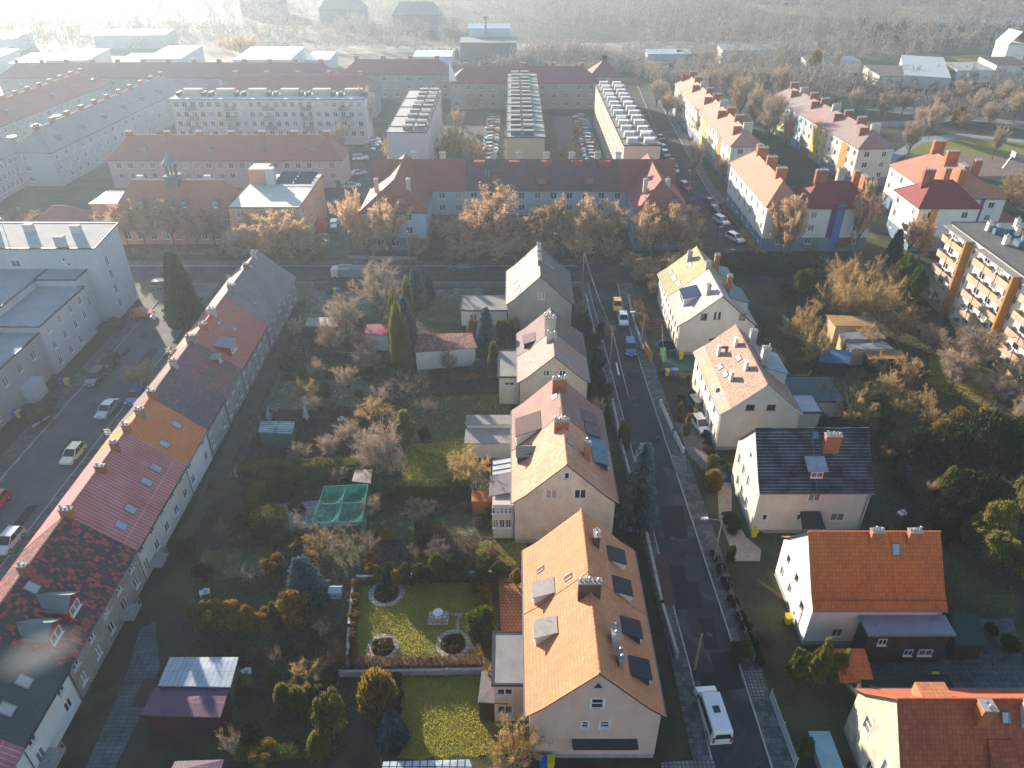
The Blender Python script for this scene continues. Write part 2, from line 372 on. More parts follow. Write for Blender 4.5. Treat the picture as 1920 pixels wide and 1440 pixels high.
def shed_dormer(parent, side, prof, d0, d1, y, wid, hf, rm, wm, win=True, fm=None, oh=0.2, gab=False):
    "dormer on the slope at side (-1 left, +1 right) between distances d0 (top) and d1 (front) from the ridge"
    zf = roof_z(prof, d1); zt = zf + hf; zb = roof_z(prof, d0) + 0.02; s = side; b = MB(); y0, y1 = y - wid/2, y + wid/2
    zt = min(zt, zb - 0.03) if not gab else zt
    zc = roof_z(prof, d1)
    A0, A1 = (s*d1, y0, zc-.1), (s*d1, y1, zc-.1); T0, T1 = (s*d1, y0, zt), (s*d1, y1, zt); B0, B1 = (s*d0, y0, zb-.05), (s*d0, y1, zb-.05)
    q = [A0, A1, T1, T0]; b.poly(q if s > 0 else q[::-1], 0)
    q = [A0, T0, B0]; b.poly(q if s > 0 else q[::-1], 0); q = [A1, B1, T1]; b.poly(q if s > 0 else q[::-1], 0)
    o = b.build('dormer', wm, parent); r = MB()
    if not gab:
        sl = (zt - zb) / (d1 - d0); e = d1 + oh; ze = zt + sl*oh
        t = [(s*d0, y0-oh, zb+.02), (s*e, y0-oh, ze+.02), (s*e, y1+oh, ze+.02), (s*d0, y1+oh, zb+.02)]
        u_ = [(p[0], p[1], p[2]+.1) for p in t]
        r.poly(u_ if s > 0 else u_[::-1]); r.poly(t[::-1] if s > 0 else t)
        for k in range(4):
            q = [t[k], t[(k+1) % 4], u_[(k+1) % 4], u_[k]]; r.poly(q if s > 0 else q[::-1])
    else:
        zr = zt + wid*0.42; e = d1 + oh
        dr = d0 - 0.25*(d1-d0)
        for sg in (-1, 1):
            q = [(s*e, y, zr+.05), (s*e, y + sg*(wid/2+oh), zt-.05), (s*d0, y + sg*(wid/2+oh), max(zt-.05, zb-.4)), (s*dr, y, zr+.05)]
            r.poly(q); r.poly([(p[0], p[1], p[2]-.08) for p in q][::-1])
        g = MB(); g.poly([(s*d1, y0, zt-.01), (s*d1, y1, zt-.01), (s*d1, y, zr)]); g.build('gable_board', wm, o)
    r.build('dormer_roof', rm, o)
    if win:
        ww, wh = wid*0.72, hf*0.62
        W, Pn, S_, Fr = window_meshes(ww, wh, 'v', fm or WHITE, 0)
        wo = link('window', Fr, o, (s*(d1 + .13), y, zf + hf*0.52), R(90) if s > 0 else R(-90))
    return o
def skylight(parent, side, prof, d, y, wd=0.8, ln=1.1, m=None):
    s = side; z0 = roof_z(prof, d - ln/2*.75); z1 = roof_z(prof, d + ln/2*.75); a = Vector((s*(d-ln/2*.75), y, z0)); c = Vector((s*(d+ln/2*.75), y, z1))
    t = (c - a).normalized(); n = Vector((-t.z*s, 0, t.x*s)) if t.x*s > 0 else Vector((t.z*s, 0, -t.x*s)); n = Vector((s*abs(t.z), 0, abs(t.x)))
    b = MB()
    def bar(p, q, w): b.beam(p + n*.05, q + n*.05, w, .1)
    e = Vector((0, wd/2, 0))
    bar(a-e, a+e, .1); bar(c-e, c+e, .1); bar(a-e, c-e, .1); bar(a+e, c+e, .1)
    o = b.build('skylight', ZINC, parent); g = MB(); q = [a-e+n*.07, c-e+n*.07, c+e+n*.07, a+e+n*.07]; g.poly(q if s > 0 else q[::-1])
    g.build('pane', m or mat('skylight glass', (0.4, 0.42, 0.45), (0.3, 0.32, 0.36), rough=0.12, spec=0.6, fine=0), o); return o
def gutter(parent, pts, r=0.07, m=None, name='gutter'):
    g = MB(); g.path(pts, r, 6); return g.build(name, m or ZINC, parent)
def house(name, label, cat, x0, x1, y0, y1, he, hr, wm, roofs, S=(), W=(), E=(), N=(), ridge='Y', oh=0.35, kick=True, plinth=None, near=True, edge=None, group=None, gutters=True, pipem=None, th=.16):
    "a gabled house. Its frame: ridge along local y, origin in the middle of its base. roofs = [(fraction0, fraction1, material), ...]"
    if ridge == 'Y': w_, l_, rz = x1-x0, y1-y0, 0
    else: w_, l_, rz = y1-y0, x1-x0, R(90)
    t = thing(name, label, cat, ((x0+x1)/2, (y0+y1)/2, 0), rz, group)
    a, c = w_/2, l_/2; g = 0.12; mb = MB(); prof = roof_profile(a, he, hr, oh, kick); slope = [(0, he-g), (a, hr-g*1.6), (w_, he-g)] if not kick else [(0, he-g), (a*.2, roof_z(prof, a*.8)-g*1.6), (a, hr-g*1.6), (a*1.8, roof_z(prof, a*.8)-g*1.6), (w_, he-g)]
    plinth = plinth or (.55, CONC); mats = [wm] + ([plinth[1]] if plinth else []); band = (plinth[0], 1) if plinth else None
    sides = dict(S=((-a,-c), (1,0), w_, slope, S), W=((-a,c), (0,-1), l_, [(0,he-g),(l_,he-g)], W), E=((a,-c), (0,1), l_, [(0,he-g),(l_,he-g)], E), N=((a,c), (-1,0), w_, slope, N))
    for k, (p0, u, L, tp, hs) in sides.items(): wall(mb, p0, u, L, tp, [h[:4] for h in hs], 0, band=band)
    mb.build('wall', mats, t)
    for k, (p0, u, L, tp, hs) in sides.items(): put_windows(t, p0, u, hs, near)
    for f0, f1, m in roofs:
        gable_roof(t, prof, -c - .15 + (l_+.3)*f0, -c - .15 + (l_+.3)*f1, m, edge, th=th, lift=0.0 if f0 == 0 else .05)
    if gutters:
        for s in (-1, 1):
            e = prof[-1]; gutter(t, [(s*(e[0]+.05), -c-.1, e[1]-.06), (s*(e[0]+.05), c+.1, e[1]-.06)], m=pipem)
            gutter(t, [(s*(a+.07), -c+.25, he-.15), (s*(a+.07), -c+.25, 0.1)], .045, pipem, 'downpipe')
    return t, prof
def flat_block(name, label, cat, x0, x1, y0, y1, h, wm, rm, S=(), W=(), E=(), N=(), near=False, parapet=0.25, rimm=None, group=None, rz=0, rise=0, plinth=None, depth=.14, origin=None):
    cx, cy_ = ((x0+x1)/2, (y0+y1)/2); w_, l_ = x1-x0, y1-y0; a, c = w_/2, l_/2
    t = thing(name, label, cat, (cx, cy_, 0) if origin is None else origin, rz, group); mb = MB()
    if isinstance(h, (int, float)): hs_, hn = h, h + rise
    tp = {'S': [(0,hs_),(w_,hs_)], 'E': [(0,hs_),(l_,hn)], 'N': [(0,hn),(w_,hn)], 'W': [(0,hn),(l_,hs_)]}
    mats = [wm] + ([plinth[1]] if plinth else []); band = (plinth[0], 1) if plinth else None
    sd = dict(S=((-a,-c), (1,0), w_, S), W=((-a,c), (0,-1), l_, W), E=((a,-c), (0,1), l_, E), N=((a,c), (-1,0), w_, N))
    for k, (p0, u, L, hs) in sd.items(): wall(mb, p0, u, L, tp[k], [q[:4] for q in hs], 0, band=band, depth=depth)
    mb.build('wall', mats, t)
    for k, (p0, u, L, hs) in sd.items(): put_windows(t, p0, u, hs, near)
    r = MB(); o = .18
    r.poly([(-a-o,-c-o,hs_-.02),(a+o,-c-o,hs_-.02),(a+o,c+o,hn-.02),(-a-o,c+o,hn-.02)], 0); r.poly([(-a-o,c+o,hn-.2),(a+o,c+o,hn-.2),(a+o,-c-o,hs_-.2),(-a-o,-c-o,hs_-.2)], 1)
    r.build('roof', [rm, rimm or DARKM], t)
    if parapet:
        p = MB(); q = .2
        A, B, C, D = [Vector(v) for v in ((-a-o,-c-o,hs_),(a+o,-c-o,hs_),(a+o,c+o,hn),(-a-o,c+o,hn))]
        for s, e in ((A,B),(B,C),(C,D),(D,A)): p.beam(s + Vector((0,0,-.06)), e + Vector((0,0,-.06)), .12, parapet)
        p.build('parapet', rimm or DARKM, t)
    return t
def WS(px, py, Y):
    z = HZ(py, Y); return (px - 960) / F_PX * (Y*_c + (CAM_H - z)*_s), z
def WX(px, py, X):
    v = (py - 720) / F_PX; u = (px - 960) / F_PX; d = (_s + v*_c) / (_c - v*_s); h = X / (u * (_c/d + _s)); return h / d, CAM_H - h
def pS(x0, Y, L): return [(WS(p[0], p[1], Y)[0] - x0, WS(p[0], p[1], Y)[1]) + tuple(p[2:]) for p in L]
def pW(X, y1, L): return [(y1 - WX(p[0], p[1], X)[0], WX(p[0], p[1], X)[1]) + tuple(p[2:]) for p in L]
def pE(X, y0, L): return [(WX(p[0], p[1], X)[0] - y0, WX(p[0], p[1], X)[1]) + tuple(p[2:]) for p in L]
def onroof(t, prof, side, px, py):
    z = 8.0; M = Matrix.Rotation(-t.rotation_euler[2], 3, 'Z'); lo = Vector(t.location)
    for _ in range(60):
        q = M @ (G(px, py, z) - lo); z += 0.35 * (roof_z(prof, max(0, min(side*q.x, prof[-1][0]))) - z)
    return side*q.x, q.y, z

# ---------------------------------------------------------------- ground, roads, pavements
ASPH = mat('worn asphalt', (0.0465, 0.0496, 0.0558), (0.031, 0.0329, 0.0372), ns=0.25, coord='world', rough=0.9, mottle=(0.075, 0.078, 0.082), mn=0.3, mth=0.54, fine=0.2, bump=0.3)
ASPHD = mat('patched dark asphalt', (0.024, 0.0252, 0.03), (0.018, 0.018, 0.0216), ns=0.8, coord='world', rough=0.9, fine=0.1)
ASPH2 = mat('newer grey asphalt', (0.055, 0.058, 0.063), (0.045, 0.047, 0.053), ns=0.8, coord='world', rough=0.9, fine=0.15)
PAVE = mat('concrete pavement slabs', (0.154, 0.154, 0.15), (0.105, 0.108, 0.108), pat='s', pw=0.5, ph=0.5, ms=0.02, coord='world', mort=(0.42, 0.42, 0.42), off=0.5, bump=0.3, mottle=(0.077, 0.0805, 0.0805), mn=0.8, mth=0.5)
SETTS = mat('stone setts', (0.26, 0.25, 0.24), (0.17, 0.165, 0.16), pat='s', pw=0.35, ph=0.35, ms=0.05, coord='world', mort=(0.35, 0.35, 0.35), bump=0.5)
REDPAVE = mat('red paving', (0.12, 0.055, 0.05), (0.09, 0.045, 0.04), pat='s', pw=0.3, ph=0.15, ms=0.015, coord='world', off=0.5)
KERB = mat('kerb stone', (0.42, 0.41, 0.39), (0.32, 0.31, 0.3))
GRD = mat('winter ground', (0.055, 0.042, 0.024), (0.024, 0.024, 0.013), ns=0.35, coord='world', mottle=(0.06, 0.065, 0.024), mn=0.12, mth=0.5, fine=0.45, bump=0.6)
LAWN = mat('mown lawn', (0.2, 0.19, 0.02), (0.13, 0.14, 0.016), ns=0.5, coord='world', mottle=(0.19, 0.15, 0.03), mn=0.5, mth=0.6, fine=0.3, bump=0.8)
LAWND = mat('rough dull lawn', (0.11, 0.12, 0.045), (0.07, 0.08, 0.035), ns=0.5, coord='world', mottle=(0.2, 0.2, 0.14), mn=0.8, mth=0.58, fine=0.4, bump=0.8)
FROST = mat('frosty grass', (0.17, 0.19, 0.14), (0.08, 0.09, 0.05), ns=0.9, coord='world', mottle=(0.34, 0.36, 0.34), mn=1.0, mth=0.56, fine=0.4, bump=0.6)
SOIL = mat('dug soil', (0.0315, 0.021, 0.0154), (0.049, 0.0336, 0.0245), ns=1.2, coord='world', fine=0.4, bump=0.9)
STONE = mat('garden stone', (0.5, 0.44, 0.38), (0.34, 0.3, 0.27), pat='s', pw=0.45, ph=0.4, ms=0.05, coord='world', off=0.4, mort=(0.5, 0.5, 0.5))
SAND = mat('pale gravel path', (0.42, 0.34, 0.25), (0.33, 0.26, 0.19), ns=2, coord='world', fine=0.2)
def sheet(name, pts, m, z, kind=True):
    mb = MB(); q = [(p[0], p[1], z) for p in pts]
    a = sum(q[i][0]*q[(i+1) % len(q)][1] - q[(i+1) % len(q)][0]*q[i][1] for i in range(len(q)))
    mb.poly(q if a > 0 else q[::-1]); return struct(name, mb, m)
def psheet(name, pix, m, z):
    q = [G(x, y, z) for x, y in pix]
    if any(k in name for k in ('lawn', 'soil', 'rough', 'far_field', 'railway', 'river')):
        rr_ = random.Random(int(q[0].x*100)); o = []; amp = .35 if 'far' not in name and 'rail' not in name and name != 'river' else 5
        for a, b in zip(q, q[1:] + q[:1]):
            n = max(1, int((b-a).length / (amp*2.5)))
            for k in range(n): o.append(a.lerp(b, k/n) + Vector((rr_.uniform(-amp, amp), rr_.uniform(-amp, amp), 0)))
        q = o
    return sheet(name, q, m, z)
g_ = MB(); n = 24; xs = [-3000, -1500, -700] + [-400 + 800*i/10 for i in range(11)] + [700, 1500, 3000]; ys = [-600, -100, 0, 50, 100, 150, 200, 300, 400, 600, 1000, 2000, 3600]
for a, b in zip(xs[:-1], xs[1:]):
    for c, d in zip(ys[:-1], ys[1:]): g_.poly([(a,c,0),(b,c,0),(b,d,0),(a,d,0)])
struct('ground', g_, GRD)
def strip(name, L, Rr, m, z):
    "a surface between two polylines"
    mb = MB(); 
    for i in range(len(L) - 1): mb.poly([(*L[i][:2], z), (*Rr[i][:2], z), (*Rr[i+1][:2], z), (*L[i+1][:2], z)])
    o = struct(name, mb, m)
    if o.data.polygons[0].normal.z < 0: o.data.flip_normals()
    return o
def kerb(pts, w=0.14, h=0.12):
    mb = MB()
    for a, b in zip(pts[:-1], pts[1:]):
        a = Vector((a[0], a[1], h/2)); b = Vector((b[0], b[1], h/2)); mb.beam(a, b, w, h)
    return struct('kerb', mb, KERB)
sL = [(14.3, 127.6), (14.4, 120), (15.0, 99), (15.8, 71), (16.2, 56), (16.6, 44), (16.7, 12)]
sR = [(19.8, 127.6), (19.6, 120), (19.9, 95), (20.6, 71), (20.9, 60), (21.3, 44), (21.8, 12)]
strip('street_road', sL, sR, ASPH, .012)
strip('pavement', sR, [(22.4, 127.6), (22.2, 120), (22.0, 95), (22.7, 71), (23.0, 60), (23.2, 44), (23.4, 12)], PAVE, .11)
strip('pavement', [(12.6, 127.6), (12.8, 120), (13.5, 99), (14.2, 71), (14.7, 56), (15.0, 44), (15.2, 12)], sL, PAVE, .11)
kerb(sR); kerb(sL)
sheet('cross_street', [(-110, 128), (75, 128), (75, 135.4), (-110, 135.4)], ASPH, .016)
sheet('pavement', [(-110, 135.5), (13, 135.5), (13, 138), (-110, 138)], PAVE, .11); kerb([(-110, 135.45), (13, 135.45)])
sheet('pavement', [(-54, 126), (12.6, 126), (12.6, 127.9), (-54, 127.9)], PAVE, .11); kerb([(-54, 127.95), (13, 127.95)])
sheet('side_street', [(-63.3, 10), (-55, 10), (-55, 128), (-63.3, 128)], mat('pale worn asphalt', (.11,.115,.12), (.08,.083,.088), ns=.3, coord='world', mottle=(.14,.145,.15), mn=.15, mth=.55, fine=.2, bump=.3), .02)
sheet('pavement', [(-66, 10), (-63.4, 10), (-63.4, 126), (-66, 126)], PAVE, .11); kerb([(-63.35, 10), (-63.35, 126)])
sheet('pavement', [(-54.9, 10), (-52.8, 10), (-52.8, 100), (-54.9, 100)], PAVE, .11); kerb([(-54.95, 10), (-54.95, 104)])
rl = [G(x, y) for x, y in ((1195,160),(1218,215),(1243,280),(1262,340),(1300,420),(1318,470),(1318,490))]
rr = [G(x, y) for x, y in ((1222,165),(1255,225),(1290,290),(1325,355),(1375,415),(1440,470),(1540,492))]
strip('avenue_road', rl, rr, ASPH, .024)
strip('pavement', rr, [p + Vector((2.2, .4, 0)) for p in rr], PAVE, .11); kerb(rr); kerb(rl[:5])
sheet('driveway', [(-47, 138), (-33, 138), (-33, 215), (-40, 215), (-47, 165)], ASPH, .014)
sheet('court_road', [(-60, 172), (40, 172), (40, 178), (-60, 178)], ASPH, .010)
sheet('parking_lane', [(-15, 178), (-3, 178), (-3, 258), (-15, 258)], ASPH, .014)
sheet('parking_lane', [(13.5, 178), (25.5, 178), (25.5, 258), (13.5, 258)], mat('pale paving', (0.2,0.18,0.16), (0.15,0.14,0.125), coord='world'), .014)
sheet('court_yard', [(-16, 137.9), (24, 137.9), (24, 146), (-16, 146)], ASPH, .018)
for a, b, c, d in ((-30, 179, -16, 262), (8.2, 179, 13.4, 262), (-100, 216, -46, 222), (54, 150, 78, 180), (-44, 120, -36, 126)): sheet('lawn', [(a,b),(c,b),(c,d),(a,d)], LAWND, .01)
psheet('lawn', [(1690,285),(1720,262),(1790,252),(1920,262),(1920,292),(1800,300)], LAWN, .012)
psheet('lawn', [(1780,105),(1830,102),(1905,112),(1890,128),(1810,122)], LAWN, .012)
psheet('running_track', [(1660,330),(1680,300),(1730,268),(1800,258),(1920,268),(1920,262),(1800,250),(1720,258),(1655,300)], mat('grey track', (0.26,0.26,0.28), coord='world'), .02)
psheet('running_track', [(1700,290),(1740,330),(1800,355),(1860,380),(1920,420),(1920,440),(1840,400),(1740,350),(1690,310)], mat('red track', (0.3,0.09,0.08), coord='world'), .02)
psheet('sports_ground', [(1740,300),(1800,290),(1920,292),(1920,330),(1800,330)], mat('clay pitch', (0.2,0.14,0.11), (0.15,0.11,0.09), coord='world'), .016)
psheet('park_path', [(1570,235),(1700,238),(1800,225),(1920,235),(1920,228),(1800,216),(1690,228),(1570,226)], mat('pale path', (0.3,0.27,0.23), coord='world'), .016)
psheet('park_path', [(1620,205),(1700,200),(1760,208),(1700,215)], SAND, .02)
psheet('river', [(1640,38),(1760,33),(1920,30),(1920,68),(1780,74),(1690,68)], mat('dull river water', (0.04,0.06,0.09), rough=0.25, coord='world'), .012)
psheet('far_field', [(1400,8),(1640,12),(1920,6),(1920,30),(1700,34),(1480,30)], mat('straw field', (0.2,0.15,0.09), (0.13,0.11,0.06), ns=.05, coord='world'), .01)
psheet('railway_yard', [(640,98),(860,96),(1290,98),(1540,95),(1540,78),(1250,76),(960,82),(640,88)], mat('railway ballast', (0.2,0.18,0.16), (0.13,0.12,0.1), ns=.1, coord='world', mottle=(0.3,0.28,0.25), mn=.15, mth=.55), .012)
# garden ground between the row house and the houses
psheet('yard_path', [(160,1440),(235,1270),(262,1180),(290,1165),(300,1250),(270,1330),(215,1440)], mat('mossy slabs', (0.12,0.14,0.15), (0.07,0.08,0.08), pat='s', pw=.6, ph=.4, coord='world', mort=(.5,.5,.5)), .012)
psheet('patio', [(270,1272),(297,1272),(280,1325),(245,1325)], REDPAVE, .02)
psheet('rough_path', [(500,640),(575,560),(590,560),(540,650),(480,780),(420,900),(360,1010),(330,1010),(400,880),(450,770)], mat('trodden grass', (0.1,0.085,0.055), (0.07,0.06,0.035), coord='world', ns=.8, fine=.3), .01)
psheet('lawn', [(668,1098),(902,1092),(905,1245),(662,1248)], LAWN, .012)
psheet('lawn', [(745,1268),(1000,1262),(1000,1410),(748,1425)], LAWN, .012)
psheet('lawn', [(765,745),(935,740),(960,770),(880,825),(770,830)], LAWND, .012)
psheet('lawn', [(760,835),(880,822),(880,912),(755,915)], LAWN, .016)
psheet('lawn', [(800,550),(920,575),(880,610),(780,600)], LAWND, .012)
psheet('lawn', [(895,1015),(985,1012),(985,1062),(890,1065)], LAWN, .02)
psheet('lawn', [(1545,690),(1720,690),(1760,760),(1560,760)], LAWND, .012)
psheet('lawn', [(1740,660),(1850,680),(1880,740),(1850,765),(1740,725)], LAWN, .012)
psheet('frosty_lawn', [(555,690),(770,690),(770,702),(550,702)], FROST, .012)
psheet('frosty_lawn', [(520,712),(700,712),(680,760),(500,770)], FROST, .012)
psheet('frosty_lawn', [(590,545),(700,545),(690,590),(570,600)], FROST, .012)
psheet('frosty_lawn', [(440,870),(620,865),(640,888),(430,895)], FROST, .012)
psheet('frosty_lawn', [(380,1030),(520,1025),(510,1080),(365,1085)], LAWND, .012)
psheet('frosty_lawn', [(800,545),(905,540),(910,575),(800,575)], FROST, .008)
psheet('lawn', [(690,950),(900,948),(900,1005),(690,1010)], LAWND, .012)
psheet('soil_bed', [(480,775),(700,770),(690,862),(450,868)], SOIL, .012)
psheet('soil_bed', [(690,1015),(930,1010),(930,1085),(690,1090)], SOIL, .008)
psheet('soil_bed', [(560,620),(740,620),(740,685),(545,688)], SOIL, .008)
psheet('patio', [(935,1085),(988,1082),(992,1200),(940,1210)], mat('terracotta lattice paving', (0.45,0.2,0.09), (0.36,0.16,0.07), pat='s', pw=.4, ph=.4, ms=.04, coord='world', mort=(.35,.35,.35), off=.5), .02)
psheet('pool_cover', [(517,945),(690,930),(688,985),(545,990)], mat('frosted pale court', (0.36,0.4,0.42), (0.22,0.26,0.27), ns=.6, coord='world', mottle=(.14,.16,.16), mn=.8, mth=.6), .02)
psheet('garden_path', [(1345,905),(1372,905),(1372,960),(1400,1010),(1425,1052),(1380,1052),(1365,1015),(1348,975)], SAND, .02)
psheet('forecourt', [(1365,1015),(1400,1008),(1427,1030),(1425,1052),(1378,1052)], SAND, .026)
psheet('driveway', [(1300,800),(1345,850),(1375,890),(1340,905),(1290,850),(1265,790)], SETTS, .02)
psheet('driveway', [(1395,1258),(1430,1255),(1437,1312),(1412,1315)], SETTS, .125)
psheet('driveway', [(1258,855),(1285,855),(1290,885),(1266,886)], SETTS, .125)
psheet('driveway', [(1225,1050),(1245,1030),(1265,1135),(1240,1140)], REDPAVE, .125)
psheet('forecourt', [(1240,1430),(1290,1425),(1340,1425),(1345,1460),(1240,1460)], SETTS, .126)
psheet('yard', [(1560,1160),(1900,1160),(1930,1300),(1600,1300)], mat('damp yard slabs', (0.12,0.13,0.14), (0.07,0.075,0.08), pat='s', pw=.6, ph=.6, coord='world', mort=(.5,.5,.5)), .012)
psheet('yard', [(1235,660),(1330,640),(1330,690),(1250,700)], mat('green play matting', (0.03,0.12,0.08), (0.025,0.08,0.06), coord='world'), .012)
for pix in ([(1135,560),(1152,560),(1160,600),(1140,602)], [(1110,530),(1160,530),(1165,545),(1112,548)], [(1255,1060),(1300,1060),(1320,1140),(1270,1142)], [(1310,1160),(1335,1158),(1350,1215),(1322,1218)], [(1330,1225),(1375,1222),(1395,1290),(1350,1296)], [(1310,1262),(1340,1260),(1350,1300),(1320,1302)], [(1240,950),(1280,948),(1290,1010),(1246,1012)]):
    psheet('asphalt_patch', pix, ASPHD, .018)
rp_ = random.Random(12)
for k in range(22):
    zone = k % 3; x_, y_ = (rp_.uniform(15.3, 20), rp_.uniform(36, 126)) if zone == 0 else (rp_.uniform(-62.5, -56), rp_.uniform(52, 124)) if zone == 1 else (rp_.uniform(-50, 60), rp_.uniform(128.6, 134.6)); a_, b_ = rp_.uniform(.4, 1.1), rp_.uniform(.5, 3.0)
    if zone == 2: a_, b_ = b_, a_
    if zone == 0: x_ += (127-y_)*.02
    sheet('asphalt_patch', [(x_-a_, y_-b_), (x_+a_*rp_.uniform(.8,1), y_-b_), (x_+a_, y_+b_*rp_.uniform(.8,1)), (x_-a_*rp_.uniform(.8,1), y_+b_)], [ASPHD, ASPH2][k % 2], .028+.0006*k)
for k, (px, py) in enumerate(((1190,760),(1215,880),(1262,1010),(1330,1190),(1140,560),(120,905),(215,745),(60,1010),(700,515))):
    P = G(px, py); sheet('manhole_cover', [(P.x+.32*math.cos(t*.7), P.y+.32*math.sin(t*.7)) for t in range(9)], mat('cast iron cover', (.09,.09,.095), (.06,.06,.065)), .026)
psheet('road_marking', [(1154,680),(1157,680),(1162,703),(1159,703)], WHITE, .022)
for k in range(7): psheet('road_marking', [(120-k*26, 762+k*30), (122-k*26, 760+k*30), (108-k*26, 780+k*30), (106-k*26, 782+k*30)], WHITE, .03)
# round garden beds ringed with stones
for cx, cy_, rx in ((718,1214,30),(850,1208,33),(725,1112,34)):
    P = G(cx, cy_); r = SC(rx, P); mb = MB(); k_ = 28
    for i in range(k_):
        t0, t1 = 2*math.pi*i/k_, 2*math.pi*(i+1)/k_; a = lambda t, q: (P.x + q*math.cos(t), P.y + q*math.sin(t))
        q = [a(t0, r*.72), a(t0, r), a(t1, r), a(t1, r*.72)]; mb.poly([(x, y, .07) for x, y in q]); mb.poly([(*q[1], 0), (*q[2], 0), (*q[2], .07), (*q[1], .07)]); mb.poly([(*q[3], 0), (*q[0], 0), (*q[0], .07), (*q[3], .07)])
    struct('stone_ring', mb, STONE)
    sheet('flower_bed', [(P.x + r*.7*math.cos(t*.3), P.y + r*.7*math.sin(t*.3)) for t in range(21)], SOIL, .03)
strip('stone_path', [G(845,1149), G(868,1150), G(860,1165), G(862,1180), G(880,1200), G(895,1215)], [G(845,1154), G(860,1156), G(854,1166), G(855,1182), G(868,1204), G(884,1222)], STONE, .03)

# ---------------------------------------------------------------- the near houses
CREAM = mat('aged cream render', (0.62, 0.56, 0.45), (0.48, 0.43, 0.34), ns=.5, streak=.25, mottle=(.38,.3,.22), mn=.8, mth=.72)
APRI = mat('apricot render', (0.72, 0.47, 0.37), (0.64, 0.41, 0.32), ns=.35, streak=.2, fine=.03)
GREYR = mat('grey render', (0.36, 0.35, 0.31), (0.28, 0.27, 0.24), ns=.4, streak=.3, mottle=(.22,.2,.17), mn=.4, mth=.6)
WARMG = mat('warm grey render', (0.5, 0.44, 0.36), (0.4, 0.36, 0.29), ns=.3, streak=.25)
WHITER = mat('white render', (0.74, 0.72, 0.68), (0.66, 0.64, 0.6), ns=.3, streak=.12, fine=.04)
OFFW = mat('off white render', (0.66, 0.6, 0.52), (0.56, 0.51, 0.44), ns=.3, streak=.2, fine=.05)
T_OR = tile('orange clay tile', (0.66, 0.265, 0.13), (0.6, 0.23, 0.1), mottle=(0.55, 0.23, 0.12), mn=.5, mth=.6, streak=.25)
T_OR2 = tile('deep orange clay tile', (0.66, 0.18, 0.04), (0.6, 0.155, 0.035), mottle=(.55,.14,.035), mn=.35, mth=.6, streak=.25)
T_PINK = tile('weathered pink tile', (0.46, 0.24, 0.18), (0.38, 0.18, 0.14), mottle=(0.3, 0.26, 0.24), mn=.4, mth=.5)
T_BRN = tile('brown concrete tile', (0.3, 0.17, 0.14), (0.24, 0.13, 0.11))
T_MAU = tile('mauve brown tile', (0.2, 0.13, 0.13), (0.16, 0.1, 0.11))
T_SL = tile('slate grey tile', (0.13, 0.13, 0.14), (0.1, 0.1, 0.11), rough=.6)
T_OL = tile('olive sheet roof', (0.3, 0.29, 0.13), (0.26, 0.25, 0.11), pw=1.0, ph=4, ms=.02, bump=.3)
T_ROSE = tile('pale rose tile', (0.5, 0.4, 0.38), (0.44, 0.34, 0.33))
T_TAN = tile('tan shingle', (0.36, 0.21, 0.15), (0.28, 0.16, 0.12), pw=.25, ph=.15, mottle=(.42,.27,.2), mn=1.5, mth=.5)
T_BLUE = tile('dark blue tile with frosted rows', (0.004, 0.005, 0.008), (0.034, 0.04, 0.048), ns=.45, pw=60, ph=.36, ms=.055, mort=(5.5, 6, 6.5))
T_RED = tile('red clay tile', (0.42, 0.1, 0.03), (0.37, 0.085, 0.026))
T_DRED = tile('dark red clay tile', (0.46, 0.115, 0.05), (0.38, 0.09, 0.04), mottle=(.34,.08,.04), mn=.3, mth=.6, streak=.3)
LEAD = mat('grey felt', (0.3, 0.29, 0.27), (0.24, 0.23, 0.22), ns=.6, mottle=(.2,.19,.18), mn=.9, mth=.6)
BLUED = mat('dark blue sheet', (0.01, 0.02, 0.03), (0.014, 0.022, 0.03), rough=.4)
def win(L, kind='v', fm=None, sr=0): return [tuple(q) + (kind, fm or WHITE, sr) for q in L]
# the orange double house in the foreground
H, pH = house('double_house', 'apricot double house with a bright orange roof, nearest on the left of the street', 'house', 1.4, 11.8, 35.3, 53.0, 6.0, 11.4, APRI,
    [(0, .56, T_OR), (.56, 1, T_OR)], S=pS(1.4, 35.3, [(1120,1320,.95,1.25,'h',WHITE,.12),(1097,1359,.5,.85,'h',WHITE,.1),(1134,1359,.75,.85,'h',WHITE,.1)]), W=grid(17.7, 5, (1.6, 4.5)), E=grid(17.7, 5, (1.6, 4.4), skip=()))
a = MB(); a.poly([(-.35,-8.9,9.5),(.35,-8.9,9.5),(0,-8.9,10.1)]); a.build('gable_vent', DARKM, H)
a = MB(); a.beam((-1.7,-9.3,2.7), (3.6,-9.3,2.7), .9, .08); a.box(-1.6,3.5,-9.15,-8.87,1.6,2.72); a.build('awning', DARKM, H)
for px, py in ((1018,1112),(1022,1186)):
    d, y, z = onroof(H, pH, -1, px, py); shed_dormer(H, -1, pH, d-1.0, d+.8, y, 1.5, 1.1, LEAD, OFFW)
for i, (px, py) in enumerate(((1156,1050),(1167,1108),(1184,1186),(1200,1262))):
    d, y, z = onroof(H, pH, 1, px, py); shed_dormer(H, 1, pH, d-.9, d+.65, y, 1.5, 1.0, mat('dormer dark sheet', (.03,.016,.022), (.025,.022,.03), rough=.45) if i < 2 else BLUED, WHITER if i < 2 else DARKM)
chimney(H, -.1, -.9, 10.2, 12.4, 1.9, .6, BRICKD, 5, ant=True)
d, y, z = onroof(H, pH, 1, 1118, 1020); chimney(H, d, y, z-.6, z+1.3, .5, 1.0, BRICKD, 2)
